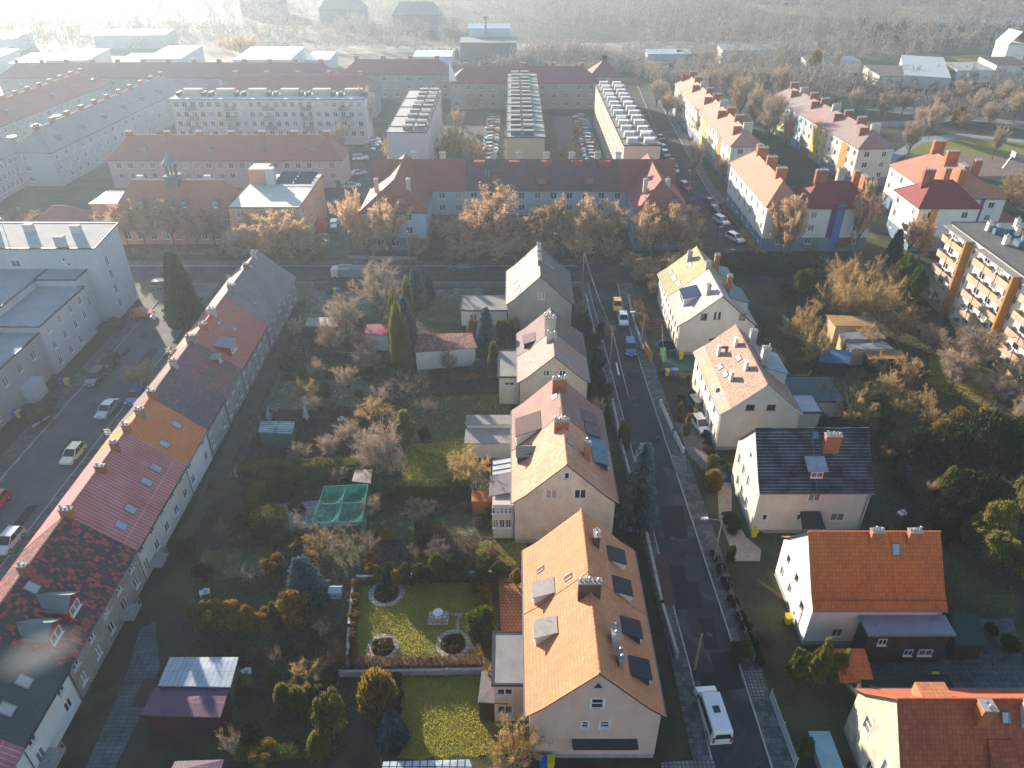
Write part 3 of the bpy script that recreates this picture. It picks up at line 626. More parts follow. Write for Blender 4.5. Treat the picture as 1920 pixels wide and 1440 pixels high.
d, y, z = onroof(H, pH, 1, 1152, 1205); chimney(H, d, y, z-.6, z+1.6, .6, 1.1, RENDC, 3); chimney(H, d+.3, y-1.7, z-.8, z+.6, .35, 1.0, GALV, 3)
for px, py in ((1014,1068),(1066,1082)):
    d, y, z = onroof(H, pH, -1, px, py); skylight(H, -1, pH, d, y, .5, .8, mat('smoked roof light', (.12,.1,.09)))
# its flat roofed annex on the garden side
an = flat_block('annex', 'narrow apricot annex with a grey felt roof against the orange double house', 'annex', -1.5, 1.35, 38.6, 43.6, 5.4, APRI, LEAD, S=[(.9,4.1,1.3,.8,'v',WHITE,0),(.9,1.6,1.3,1.1,'v',WHITE,0)], near=True)
# cream house with pink tiles
Gh, pG = house('cream_house', 'cream gabled house with a salmon and brown roof, second left of the street', 'house', .3, 11.05, 60.2, 77.3, 6.0, 11.3, CREAM,
    [(0, .52, tile('pale salmon tile', (0.66, 0.33, 0.22), (0.6, 0.28, 0.17), mottle=(.56,.25,.15), mn=.3, mth=.6)), (.52, 1, T_BRN)], S=pS(.3, 60.2, [(1034,927,1.25,1.25,'v',WHITE,0),(1088,927,1.25,1.25,'v',WHITE,0),(1063,893,.5,.8,'single',WHITE,0)]), W=grid(17.1, 5, (1.6, 4.5)))
d, y, z = onroof(Gh, pG, -1, 988, 808); shed_dormer(Gh, -1, pG, d-1.6, d+1.2, y, 3.2, 1.5, tile('plum sheet dormer roof', (.09,.035,.04), (.07,.03,.035)), WHITER)
d, y, z = onroof(Gh, pG, -1, 985, 852); shed_dormer(Gh, -1, pG, d-.9, d+.9, y, 1.7, 1.2, LEAD, DARKM, gab=True)
for i, (px, py) in enumerate(((1105,790),(1112,814),(1122,842),(1126,866))):
    d, y, z = onroof(Gh, pG, 1, px, py); shed_dormer(Gh, 1, pG, d-1.0, d+.7, y, 1.9, .9, T_MAU if i < 2 else mat('blue glazed sheet', (.05,.12,.18), (.12,.2,.27), ns=2, rough=.3), DARKM)
chimney(Gh, 0, 5.9, 10.4, 12.5, 1.7, .6, BRICKO, 5, ant=True); chimney(Gh, -.2, -1.9, 10.4, 12.0, 1.6, .6, BRICKO, 6, ant=True)
d, y, z = onroof(Gh, pG, 1, 1100, 858); chimney(Gh, d, y, z-.7, z+1.9, .7, .9, BRICKO, 3)
for px, py in ((1068,830),(1040,745)):
    d, y, z = onroof(Gh, pG, 1 if px > 1050 else -1, px, py); skylight(Gh, 1 if px > 1050 else -1, pG, d, y, .6, .8)
# lean-to buildings behind it
t = thing('lean_to_shed', 'long garden shed with two stepped grey sheet roofs beside the cream house', 'shed', G(920, 830, 0))
mb = MB(); P = [G(877,780,3.0), G(962,775,3.0), G(962,797,3.0), G(880,800,3.0)]; q = P[0] - Vector(t.location)
loc = Vector(t.location)
def lb(mb, x0, x1, y0, y1, z0, z1, mi=0, top=None): mb.box(x0-loc.x, x1-loc.x, y0-loc.y, y1-loc.y, z0, z1, mi, top)
yb, yf = P[0].y, P[2].y; xa = P[0].x
lb(mb, xa, .1, yf, yb, 0, 2.9); lb(mb, xa+.02, .1, yf-3.1, yf-.003, 0, 2.4); mb.build('wall', WHITER, t)
mb = MB(); lb(mb, xa-.2, .15, yf+.05, yb+.2, 2.91, 3.05); mb.build('roof', [LEAD], t); mb = MB(); lb(mb, xa-.2, .15, yf-3.3, yf+.04, 2.41, 2.55); mb.build('roof', LEAD, t)
t = thing('verandah', 'glazed verandah with lilac sheet roof at the garden wall of the cream house', 'verandah', (-1.2, 66, 0)); loc = Vector(t.location)
mb = MB(); lb(mb, -2.2, .2, 61.6, 69.5, 0, 3.6); lb(mb, -2.1, .2, 60.9, 61.59, 0, 5.0); mb.build('wall', OFFW, t)
mb = MB(); mb.poly([Vector((-2.6,63.4,4.0))-loc, Vector((.25,63.4,4.7))-loc, Vector((.25,67,4.7))-loc, Vector((-2.6,67,4.0))-loc]); mb.poly([Vector((-2.6,67,3.9))-loc, Vector((.25,67,4.6))-loc, Vector((.25,63.4,4.6))-loc, Vector((-2.6,63.4,3.9))-loc]); mb.build('roof', mat('lilac sheet', (.2,.17,.2), (.15,.13,.16), pat='r', pw=.25, ph=5, ms=.03), t)
mb = MB()
for k in range(4): mb.beam(Vector((-2.3,67.2+k*1.0,3.75))-loc, Vector((.2,67.2+k*1.0,4.3))-loc, .08)
mb.build('rafter', DARKM, t); mb = MB(); mb.poly([Vector((-2.3,67.2,3.72))-loc, Vector((.2,67.2,4.27))-loc, Vector((.2,70.2,4.27))-loc, Vector((-2.3,70.2,3.72))-loc]); mb.build('glazing', mat('milky glazing', (.55,.56,.58), rough=.2), t)
for k in range(5):
    o = link('window', window_meshes(.32, .8, 'h', WHITE, 0)[3], t, (-2.0-loc.x + .45*k, 60.9-loc.y-.13, 4.2)); 
for k in range(3): link('window', window_meshes(.6, 1.2, 'v', WHITE, 0)[3], t, (-1.8-loc.x + .7*k, 60.9-loc.y-.13, 2.3))
# third and fourth houses
Ch, pC = house('tan_house', 'tan gabled house with a frosty pink and mauve roof, third on the left', 'house', 1.1, 10.3, 85.6, 99.3, 5.0, 9.2, WARMG,
    [(0, .5, T_PINK), (.5, 1, T_MAU)], S=pS(1.1, 85.6, [(1024,700,.9,.95,'v',WHITE,0),(1055,700,.9,.95,'v',WHITE,0)]), W=grid(13.7, 3, (1.5, 3.7)))
chimney(Ch, -.3, .4, 8.0, 11.0, 1.5, .5, RENDC, 3); chimney(Ch, -.3, 2.6, 8.0, 10.3, 1.5, .5, RENDC, 4); chimney(Ch, -.2, -2.1, 8.2, 10.0, 1.4, .5, RENDC, 3)
d, y, z = onroof(Ch, pC, -1, 993, 640); shed_dormer(Ch, -1, pC, d-.8, d+.8, y, 2.2, .9, T_MAU, DARKM)
d, y, z = onroof(Ch, pC, 1, 1064, 668); skylight(Ch, 1, pC, d, y, .5, .7)
an = flat_block('annex', 'pale flat roofed annex on the left side of the tan house', 'annex', -1.8, 1.05, 87.6, 94.6, 4.7, OFFW, LEAD, S=[(1.4,3.4,1.4,.5,'v',WHITE,0)], W=[(2,2.6,1.6,.6)], near=True)
Bh, pB = house('grey_house', 'grey rendered gabled house with a dark slate roof near the cross street', 'house', -.6, 9.7, 108.4, 121.3, 5.4, 10.4, GREYR,
    [(0, 1, tile('umber slate', (0.16, 0.14, 0.12), (0.12, 0.105, 0.095), rough=.65))], S=pS(-.6, 108.4, [(1015,555,1.1,1.2,'v',WHITE,0)]), W=grid(12.9, 3, (1.6, 4.1)))
for px, py in ((966,528),(969,540),(971,550),(1027,497),(1032,500)):
    sd = -1 if px < 1000 else 1; d, y, z = onroof(Bh, pB, sd, px, py); skylight(Bh, sd, pB, d, y, .8, 1.2)
for k, (y, hh) in enumerate(((3.6,1.2),(1.6,1.0),(-.4,1.1),(-2.1,.9))): chimney(Bh, 0, y, 9.6, 10.4+hh*.9, .6, .5, BRICK if k % 2 else RENDC, 2)
t = flat_block('annex', 'low white terrace annex with a flat roof left of the grey house', 'annex', -8.5, -.9, 111.0, 116.5, 3.0, WHITER, LEAD, S=[(2,1.6,1.2,1.2)], near=True)
# right side of the street
R1, p1 = house('white_double_house', 'white and ochre double house with an olive and rose roof, farthest right of street', 'house', 26.0, 37.5, 101.4, 120.4, 5.3, 10.3, OFFW,
    [(0, .52, T_ROSE), (.52, 1, T_OL)], S=pS(26, 101.4, [(1320,594,1.0,1.1,'v',BROWNF,0),(1392,594,1.0,1.1,'single',BROWNF,0),(1341,592,.4,1.2,'single',BROWNF,0),(1349,592,.4,1.2,'single',BROWNF,0)]),
    W=[(1.5+2.0*k, z, .9, 1.3, 'v', WHITE if k < 5 else BROWNF, .12 if k < 5 else 0) for k in range(9) for z in (1.6, 4.0)], gutters=True)
d, y, z = onroof(R1, p1, -1, 1290, 558); shed_dormer(R1, -1, p1, d-1.5, d+1.0, y, 3.2, 1.5, mat('blue sheet dormer roof', (.015,.035,.08), (.02,.04,.09), rough=.3), WHITER)
for px, py in ((1257,511),(1264,523),(1272,533),(1293,497)):
    d, y, z = onroof(R1, p1, -1, px, py); skylight(R1, -1, p1, d, y, 1.3, .9)
d, y, z = onroof(R1, p1, -1, 1292, 488); chimney(R1, -d, y, z-.6, z+1.5, .8, .6, RENDC, 2)
d, y, z = onroof(R1, p1, -1, 1327, 550); chimney(R1, -d, y, z-.6, z+1.4, .6, .9, RENDC, 2); chimney(R1, 0, .8, 9.4, 11.3, .8, .6, RENDC, 2)
for yy in (-3.2, 5.2): chimney(R1, 2.6, yy, 7.0, 10.6, .8, .7, BRICKO, 3)
shed_dormer(R1, 1, p1, 2.2, 5.2, -3.8, 5, 1.6, mat('teal sheet', (.02,.08,.13), rough=.35), OFFW); shed_dormer(R1, 1, p1, 2.6, 5.0, 5, 4, 1.4, mat('teal sheet', (.02,.08,.13)), OFFW)
mb = MB(); P0 = (1.3, -9.5); pts = [(-2.4,0),(-1.6,-1.5),(0,-2.0),(1.6,-1.5),(2.4,0)]
for a, b in zip(pts[:-1], pts[1:]): mb.poly([(P0[0]+a[0],P0[1]+a[1],2.75),(P0[0]+b[0],P0[1]+b[1],2.75),(P0[0],P0[1],3.7)]); mb.poly([(P0[0]+b[0],P0[1]+b[1],2.74),(P0[0]+a[0],P0[1]+a[1],2.74),(P0[0],P0[1],2.74)])
for a in pts[1:4]: mb.tube((P0[0]+a[0]*.9,P0[1]+a[1]*.9,0),(P0[0]+a[0]*.9,P0[1]+a[1]*.9,2.8),.06)
mb.build('porch_roof', mat('black shingle', (.02,.03,.03)), R1); mb = MB(); mb.box(.3,2.3,-9.53,-9.503,0,2.3); mb.build('door', DARKW, R1)
R2, p2 = house('brown_roof_house', 'cream house with a tan shingle roof carrying white ducts and rooflights, right of the street', 'house', 26.5, 36.4, 77.0, 92.4, 5.8, 10.2, OFFW,
    [(0, 1, T_TAN)], S=pS(26.5, 77.0, [(1407,764,1.1,.85,'single',BROWNF,0),(1446,764,1.1,.85,'h',BROWNF,0)]), W=[(2+2.6*k, z, 1.0, 1.3, 'v', WHITE, .12) for k in range(5) for z in (1.7, 4.3)], edge=WHITE)
mb = MB(); a0, a1 = p2[1], p2[2]; mb.poly([(-a0[0],-7.9,a0[1]+.02),(-a0[0],7.9,a0[1]+.02),(-a1[0],7.9,a1[1]+.02),(-a1[0],-7.9,a1[1]+.02)]); mb.build('eaves_flashing', tile('straw tile foot', (.5,.36,.2), (.42,.3,.18), pw=1.2, ph=.8, mottle=(.35,.33,.3), mn=.8, mth=.55), R2)
for px, py in ((1350,688),(1360,702),(1385,672)): d, y, z = onroof(R2, p2, -1, px, py); skylight(R2, -1, p2, d, y, .9, .7)
for px, py, hh in ((1346,665,1.9),(1378,648,1.6),(1398,692,1.6),(1370,712,1.7)):
    d, y, z = onroof(R2, p2, -1, px, py); b = MB(); b.obox((-d, y, z-.4), (.35, .8, hh)); b.obox((-d,y,z-.4+hh),(.5,.95,.08)); b.build('vent_stack', WHITER, R2)
d, y, z = onroof(R2, p2, -1, 1346, 665); b = MB(); b.box(-d-.2, -d+2.4, y+.1, y+.35, z+.9, z+1.2); b.build('duct', mat('weathered plank', (.22,.15,.12)), R2)
chimney(R2, 1.6, 4.6, 8, 11.0, .9, .7, RENDC, 2); chimney(R2, 1.8, -.6, 8, 11.3, 1.0, .9, RENDC, 3); dish(R2, (-4.5, -3, 6.2))
shed_dormer(R2, 1, p2, 1.6, 4.8, 1, 5, 1.8, mat('pale blue sheet', (.2,.25,.3), rough=.4), OFFW)
t = flat_block('garage', 'low concrete garage with a blue grey flat roof behind the tan shingle house', 'garage', 38.5, 45.5, 84.5, 90.5, 2.7, OFFW, mat('slate felt', (.06,.1,.12), (.09,.12,.13), mottle=(.15,.1,.12), mn=.7, mth=.55), near=True)
t = flat_block('outbuilding', 'small rendered outbuilding with a pale sheet roof attached behind the tan shingle house', 'outbuilding', 36.6, 40.8, 80.6, 84.4, 3.6, WARMG, mat('pale grey sheet', (.5,.5,.52)), near=True)  # the outbuilding roof is a pale grey sheet
R3, p3 = house('dark_roof_house', 'white house with a dark blue tiled roof streaked by frost', 'house', 27.0, 39.2, 61.7, 70.9, 6.3, 11.3, OFFW,
    [(0, 1, T_BLUE)], ridge='X', W=pS(27.0, 61.7, [(1527,933,1.3,1.1,'v',WHITE,.1),(1570,970,1.5,1.15,'v',WHITE,.1),(1434,970,.5,.8,'single',WHITE,.1),(1498,970,.5,.8,'single',WHITE,.1),(1427,999,.6,.4,'single',WHITE,0)]),
    N=[(1.4,4.4,.8,1.4,'v',WHITE,0),(3.4,4.4,.8,1.4,'v',WHITE,0),(5.4,4.4,.8,1.4,'v',WHITE,0),(2.4,1.9,.9,1.4,'v',WHITE,0),(4.2,1.9,.9,1.4,'v',WHITE,0),(6.2,1.9,.9,1.4,'v',WHITE,0),(4.6,7.5,.6,.8,'single',WHITE,0)], edge=DARKW)
d, y, z = onroof(R3, p3, -1, 1556, 842); chimney(R3, -d, y, z-.6, z+1.9, .7, 1.7, BRICK, 5)
d, y, z = onroof(R3, p3, -1, 1528, 880); shed_dormer(R3, -1, p3, d-.9, d+.7, y, 1.8, 1.15, mat('frosted grey sheet', (.35,.4,.45), (.28,.32,.38), pat='r', pw=6, ph=.22, ms=.03), mat('maroon board', (.12,.02,.03)))
d, y, z = onroof(R3, p3, -1, 1529, 816); skylight(R3, -1, p3, d, y, .5, .7, mat('blue rooflight', (.05,.25,.5)))
b = MB()
for p0, p1, q0, q1 in (((-6.6,-1.2),(-6.6,1.4),(-4.7,-1.0),(-4.7,1.2)),): b.poly([(p0[0],p0[1],2.6),(q0[0],q0[1],3.4),(q1[0],q1[1],3.4),(p1[0],p1[1],2.6)][::-1]); b.poly([(p0[0],p0[1],2.55),(q0[0],q0[1],3.35),(q1[0],q1[1],3.35),(p1[0],p1[1],2.55)])
for s in (-.9, 1.1): b.tube((-6.3, s, 0), (-6.3, s, 2.6), .06)
b.build('porch_roof', DARKM, R3)
R4, p4 = house('orange_roof_house', 'white house with a plain deep orange tiled roof and a dark timber annex in front', 'house', 27.9, 40.0, 46.6, 55.5, 5.3, 10.5, WHITER,
    [(0, 1, T_OR2)], ridge='X', N=[(2.0,4.3,.8,1.1,'single',WHITE,0),(4.5,4.3,.8,1.1,'single',WHITE,0),(1.4,1.9,.8,1.2,'v',WHITE,0),(3.8,2.0,.8,1.2,'single',WHITE,0),(6.8,3.0,.8,1.1,'single',WHITE,0),(5.9,.9,.4,.6,'single',WHITE,0)], W=[(3,1.7,1.0,1.1)])
for px, py in ((1640,1012),(1710,1012)): d, y, z = onroof(R4, p4, -1, px, py); chimney(R4, -d, y, z-.6, z+1.1, .6, 1.1, BRICKO, 4)
d, y, z = onroof(R4, p4, -1, 1680, 1030); skylight(R4, -1, p4, d, y, .7, .95)
b = MB()
for k in range(17): b.beam((-4.2, -6+k*.75, roof_z(p4, 4.2)+.02), (-4.2, -6+k*.75, roof_z(p4, 4.2)+.28), .03, .03)
for q in (.14, .26): b.beam((-4.2, -6.2, roof_z(p4, 4.2)+q), (-4.2, 6.2, roof_z(p4, 4.2)+q), .03)
b.build('snow_guard', T_DRED, R4)
t = thing('timber_annex', 'dark boarded annex with a lilac grey parapet roof in front of the deep orange roof', 'annex', (36, 43.5, 0)); loc = Vector(t.location)
BOARD = mat('blackened board', (.05,.04,.035), (.085,.065,.05), streak=.5, mottle=(.12,.09,.06), mn=.6, mth=.62)
mb = MB(); lb(mb, 32.6, 40.0, 44.6, 46.5, 0, 4.0); mb.build('wall', BOARD, t); mb = MB(); lb(mb, 32.3, 40.3, 44.35, 46.55, 4.01, 4.3); mb.build('roof', mat('lilac grey sheet', (.26,.27,.33), (.2,.21,.26), rough=.5, mottle=(.1,.11,.16), mn=.9, mth=.62), t)
for x, z, w_ in ((34.0,3.0,.8),(36.8,1.5,.8),(38.4,1.5,1.3)): link('window', window_meshes(w_, .8, 'v', WHITE, 0)[3], t, (x-loc.x, 44.6-loc.y-.13, z))
mb = MB(); mb.poly([(-7.0,-2.6,2.2),(-4.0,-2.6,2.2),(-4.0,.2,3.2),(-7.0,.2,3.2)]); mb.poly([(-7.0,.2,3.1),(-4.0,.2,3.1),(-4.0,-2.6,2.1),(-7.0,-2.6,2.1)]); mb.build('porch_roof', T_OR2, t)
t = flat_block('carport', 'low black shelter with a pale front edge below the dark boarded annex', 'carport', 31.0, 38.6, 37.9, 41.5, 2.3, BOARD, mat('black felt', (.02,.02,.022), (.03,.03,.03)), near=True, parapet=0)
mb = MB(); mb.box(-3.9, 3.0, -2.05, -1.99, 2.2, 2.5); mb.build('fascia', mat('pale board', (.4,.36,.3)), t)
R5, p5 = house('dark_red_roof_house', 'cream house with a dark red tiled roof cut by the lower right corner', 'house', 28.6, 47.0, 29.3, 37.8, 5.3, 10.6, mat('patchy cream render', (.6,.54,.42), (.42,.38,.28), ns=.5, mottle=(.25,.25,.2), mn=.35, mth=.55),  # cream render with large darker patches from noise
    [(0, 1, T_DRED)], ridge='X', N=[(2.4,4.4,1.0,1.5,'h',WHITE,.08),(6.0,4.2,1.1,1.6,'v',WHITE,.08),(4.4,1.8,1.0,1.4,'v',WHITE,.08),(7.2,1.6,.8,1.2)])
for px, py in ((1840,1345),(1925,1345)): d, y, z = onroof(R5, p5, -1, px, py); chimney(R5, -d, y, z-.6, z+1.4, .9, .9, BRICKO if px < 1900 else RENDC, 2)
d, y, z = onroof(R5, p5, -1, 1885, 1345); skylight(R5, -1, p5, d, y, .5, .7)
d, y, z = onroof(R5, p5, -1, 1876, 1410); shed_dormer(R5, -1, p5, d-.5, d+1.6, y, 1.5, 1.0, T_DRED, GREYR)
b = MB(); b.box(1.0, 2.6, 4.1, 6.4, 7.8, 9.0); b.build('dormer', T_OR, R5)

# ---------------------------------------------------------------- the long row house on the left
RX0, RX1, RH, RR_ = -49.4, -38.5, 4.9, 9.5; cxr = (RX0+RX1)/2; W_ = (RX1-RX0)/2
secs = [(22, 33.4, tile('ribbed red sheet', (0.319,0.0725,0.087), (0.362,0.145,0.16), ns=.5, pw=.4, ph=60, ms=.05, mort=(1.6,2.0,2.1)), WHITER), (33.4, 40.5, tile('new dark slate', (0.0435,0.058,0.0653), (0.058,0.0725,0.0798), rough=.6), WHITER),
 (40.5, 54.4, tile('patchy red and black tile', (0.464,0.0798,0.058), (0.29,0.058,0.058), ns=.5, pw=.26, ph=.4, mottle=(0.0508,0.0435,0.0508), mn=.9, mth=.42), mat('stained brown render', (0.377,0.319,0.275), (0.275,0.232,0.203), ns=.7, streak=.3, mottle=(0.478,0.435,0.392), mn=.8, mth=.6)),
 (54.4, 68.1, tile('frosty ribbed red sheet', (0.435,0.16,0.16), (0.362,0.102,0.0943), ns=.22, pw=.42, ph=60, ms=.05, mort=(1.5,2.0,2.1)), OFFW),
 (68.1, 75.2, tile('bright orange roof tile', (0.62,0.203,0.0653), (0.62,0.174,0.058), pw=.4), WHITER), (75.2, 82.1, tile('mottled grey and maroon tile', (0.246,0.087,0.087), (0.189,0.116,0.123), ns=.8, mottle=(0.102,0.0943,0.109), mn=.7, mth=.42), mat('stained grey render', (0.435,0.42,0.406), (0.319,0.304,0.29), ns=.6, streak=.3, mottle=(0.464,0.29,0.217), mn=.3, mth=.6)),
 (82.1, 89.4, tile('mottled maroon tile', (0.362,0.102,0.087), (0.246,0.102,0.102), ns=.8, mottle=(0.145,0.102,0.109), mn=.5, mth=.45), GREYR), (89.4, 102.5, tile('rust red sheet tile', (0.551,0.145,0.0798), (0.478,0.131,0.0725), ns=.3, pw=.35, mottle=(0.406,0.174,0.145), mn=.2, mth=.55), GREYR),
 (102.5, 120.6, tile('dusky purple slate', (0.27,0.22,0.21), (0.2,0.16,0.155), ns=.3, pw=.5), GREYR)]
row = thing('row_house', 'long two storey terrace with roofs of changing reds and greys running up the left side', 'terrace', (cxr, 71, 0)); prR = roof_profile(W_, RH, RR_, .4, False)
for k, (a, b, rm, wm) in enumerate(secs):
    mb = MB(); la, lb_ = a-71, b-71; L = b-a; n = max(2, round(L/2.9)); hs = grid(L, n, (1.5, 3.75), .95, 1.2, 1.3, 'v', WHITE, 0)
    wall(mb, (W_, la), (0,1), L, [(0,RH-.1),(L,RH-.1)], [h[:4] for h in hs]); wall(mb, (-W_, lb_), (0,-1), L, [(0,RH-.1),(L,RH-.1)])
    if k == 0: wall(mb, (-W_, la), (1,0), 2*W_, [(0,RH-.1),(W_,RR_-.2),(2*W_,RH-.1)])
    if k == len(secs)-1: wall(mb, (W_, lb_), (-1,0), 2*W_, [(0,RH-.1),(W_,RR_-.2),(2*W_,RH-.1)])
    mb.build('wall', wm, row); put_windows(row, (W_, la), (0,1), hs)
    gable_roof(row, prR, la, lb_, rm, DARKW, ridge=True, lift=[0,.04,.0,.05,.02,.06,.01,.05,.0][k], ridgem=T_TAN if k < 4 else rm)
    gutter(row, [(W_+.45, la, RH-.42), (W_+.45, lb_, RH-.42)], m=DARKM if k % 2 else ZINC); gutter(row, [(W_+.07, la+.15, RH-.3), (W_+.07, la+.15, .1)], .045, DARKM, 'downpipe')
for k, (yy, m_) in enumerate(((29,RENDC),(36.5,RENDC),(47.2,RENDC),(54.6,BRICKO),(61.5,BRICK),(65,BRICK),(68.4,BRICKO),(71.6,RENDC),(75.4,RENDC),(82.4,RENDC),(89,RENDC),(93,BRICKO),(97,RENDC),(105.5,RENDC),(113.5,RENDC),(118,RENDC))):
    chimney(row, random.uniform(-.1,.35), yy-71, 8.7, random.uniform(9.95,10.4), random.choice((.8,1.0,1.2)), .5, [m_, mat('sooty render', (.3,.25,.21), (.2,.17,.15)), BRICK][k % 3] if m_ is RENDC else m_, 2 + k % 2, ant=(k % 4 == 1))
def rrow(px, py): d, y, z = onroof(row, prR, 1, px, py); return d, y
for px, py in ((331,797),(308,833),(292,878),(275,904),(245,955),(227,985),(410,606),(440,618),(300,640),(60,1102),(45,1278),(12,1330),(470,500),(478,570)):
    d, y = rrow(px, py); skylight(row, 1, prR, d, y, .6 if py < 780 else .9, .6 if py < 780 else 1.2)
for px, py in ((118,1138),(82,1190)): d, y = rrow(px, py); shed_dormer(row, 1, prR, d-1.3, d+1.0, y, 2.1, 1.5, mat('grey weathered sheet', (.2,.23,.24), (.14,.16,.17)), mat('red boards', (.35,.03,.03)), gab=True)
d, y = rrow(424, 652); shed_dormer(row, 1, prR, d-1.2, d+1.0, y, 2.4, 1.5, LEAD, mat('red boards', (.35,.03,.03)))
d, y = rrow(412, 665); shed_dormer(row, 1, prR, d-.6, d+.5, y-1.5, 1.1, .9, LEAD, mat('red boards', (.35,.03,.03)))
b = MB()
for yy in (34.5, 49.6, 56.5): b.box(W_+.003, W_+1.5, yy-71-1, yy-71+1, 1.0, 1.15); [b.beam((W_+1.45, yy-71+s, 1.15), (W_+1.45, yy-71+s, 2.0), .05) for s in (-1, -.5, 0, .5, 1)]; b.beam((W_+1.45, yy-72, 2.0), (W_+1.45, yy-70, 2.0), .06)
b.build('landing', CONC, row)

# ---------------------------------------------------------------- the blocks beyond
PGREY = mat('blue grey render', (.48,.5,.52), (.42,.44,.46), ns=.15, streak=.12, fine=.03)
FELT = mat('blue grey felt roof', (.28,.32,.35), (.22,.26,.29), ns=.3, mottle=(.28,.32,.36), mn=.4, mth=.6)
PALEF = mat('pale felt', (.45,.44,.41), (.38,.37,.35), ns=.3, mottle=(.3,.3,.29), mn=.8, mth=.66)  # PALEF: pale felt in two close greys with darker patches
t = flat_block('office_block', 'tall blue grey office slab with a pale flat roof at the left edge', 'office building', -130, -67.4, 112.7, 121.4, 13.3, PGREY, PALEF, rise=.9, near=True,
    S=[(x, z, 1.5, 1.2, 'v', WHITE, 0) for x in (49,45.5,38,31,24,17,10) for z in (10.5,)] + [(x, 12.6, .3, .35, 'single', WHITE, 0) for x in (55,50,45,40,35,30)] + [(57,11.2,.4,.5,'single',WHITE,0),(57.6,10.4,.4,.5,'single',WHITE,0)],
    E=[(2.6,z,.9,1.7,'v',WHITE,0) for z in (10,7.4,4.8,2.2)] + [(1.6+1.6*k,12.7,.25,.4,'single',WHITE,0) for k in range(4)])
loc = Vector(t.location)
for y_, z_ in ((-1.2,8.2),(1.6,6.6)): b = MB(); b.box(31.3, 31.4, y_, y_+1, .3, z_); b.build('wall_panel', mat('pale patch render', (.45,.5,.54), (.4,.45,.5)), t)
for px, py in ((57,435),(145,437),(115,458),(-10,437),(-45,450)):
    P = G(px, py, 13.7); chimney(t, P.x-loc.x, P.y-loc.y, 13.4, 15.0, 1.5, 1.0, PGREY, 0)
b = MB(); b.tube((14.5, .5, 13.8), (14.5, .5, 16.2), .06); b.tube((14.5,.5,16.2), (14.5,.5,16.5), .5, .1, 8); b.build('mast', GALV, t)
t = flat_block('office_wing', 'lower blue grey wing of the office with tall ventilation stacks on its roof', 'office building', -110, -76.2, 62, 112.6, 9.6, PGREY, FELT, near=True)
for x, y, h_, s_ in ((2.6,16.8,3.0,1.6),(-2,-2,1.6,1.8),(-8,10,1.2,1.4)): chimney(t, x+9, y, 9.6, 9.6+h_, s_, s_*.9, RENDC, 3)
flat_block('office_wing', 'short link block joining the office slab to its lower wing', 'office building', -76.1, -69.8, 108.8, 112.6, 9.6, PGREY, FELT, near=True, E=[(2,4.7,.8,1.5),(2,7.3,.8,1.5)], S=[])
t = flat_block('office_wing', 'three storey wing with a blue felt roof and window rows facing the side street', 'office building', -76.1, -68.9, 95.6, 108.7, 8.3, PGREY, FELT, near=True,
    E=[(u, z, .85, 1.35, 'v', WHITE, 0) for u in (2,5.2,8.4,11.4) for z in (1.4,4.1,6.8)])
t = flat_block('office_wing', 'lowest wing of the office with a brown band of windows beside the side street', 'office building', -80, -69.4, 79, 95.5, 7.2, mat('grey beige render', (.34,.35,.35), (.29,.3,.3), ns=.2, streak=.15), FELT, near=True,
    E=[(u, 4.9, 1.0, 1.4, 'v', WHITE, 0) for u in (3,7,10.5,14)] + [(3,1.6,1.0,1.4)])
b = MB(); b.box(5.35, 7.0, 0.5, 3.5, 0, 2.7); b.build('porch', PGREY, t)
flat_block('office_wing', 'near end wing of the office complex beyond the left frame edge', 'office building', -82, -68.6, 60, 78.9, 7.4, OFFW, FELT, near=True, E=[(u, z, 1.0, 1.5, 'v', WHITE, 0) for u in (3,8,12,16.5) for z in (1.7,4.9)])
# long pink block with hipped roof
def long_block(name, label, cat, x0, x1, y0, y1, he, hr, wm, rm, S=(), E=(), W=(), hip=4.5, plinth=None, oh=.4, ridge='X', th=.15, rz=0, sections=None):
    "hipped block whose ridge runs along x (or y)"
    t = thing(name, label, cat, ((x0+x1)/2, (y0+y1)/2, 0), rz); w_, l_ = x1-x0, y1-y0; a, c = w_/2, l_/2; mb = MB()
    mats = [wm] + ([plinth[1]] if plinth else []); band = (plinth[0], 1) if plinth else None
    for p0, u, L, hs in (((-a,-c),(1,0),w_,S), ((-a,c),(0,-1),l_,W), ((a,-c),(0,1),l_,E), ((a,c),(-1,0),w_,())):
        wall(mb, p0, u, L, [(0,he-.1),(L,he-.1)], [h[:4] for h in hs], 0, band=band); put_windows(t, p0, u, hs, False)
    mb.build('wall', mats, t)
    if ridge == 'X':
        o = hip_roof(t, l_, w_, he, hr, rm, oh, hip, th); o.rotation_euler = (0,0,R(90))
    else: o = hip_roof(t, w_, l_, he, hr, rm, oh, hip, th)
    return t, o
PINK = mat('dusty pink render', (.5,.38,.38), (.44,.33,.33), ns=.1, streak=.1, fine=.03)
T_PK = tile('dull red block roof', (.36,.13,.1), (.32,.11,.09)); T_BK = tile('dusky red block roof', (.26,.09,.09), (.22,.08,.08)); T_MG = tile('greyish block roof', (.3,.27,.27), (.27,.24,.24))
t, o = long_block('apartment_block', 'long dusty pink three storey block with a red hipped roof behind the orange school', 'apartment block', -99.5, -42.0, 183.5, 193, 7.0, 11.7, PINK, T_PK,
    S=grid(57.5, 20, (5.6, 3.0), 1.2, 1.35, 2.5, 'v') + [(4+9.8*k+3, 1.0, 1.2, 1.8, 'single', BROWNF, 0) for k in range(6)])
for x in (-24,-14.5,-6.5,1.5,9,17,25): chimney(t, x, 0, 11.0, 12.6, 1.6, .7, BRICK, 3)
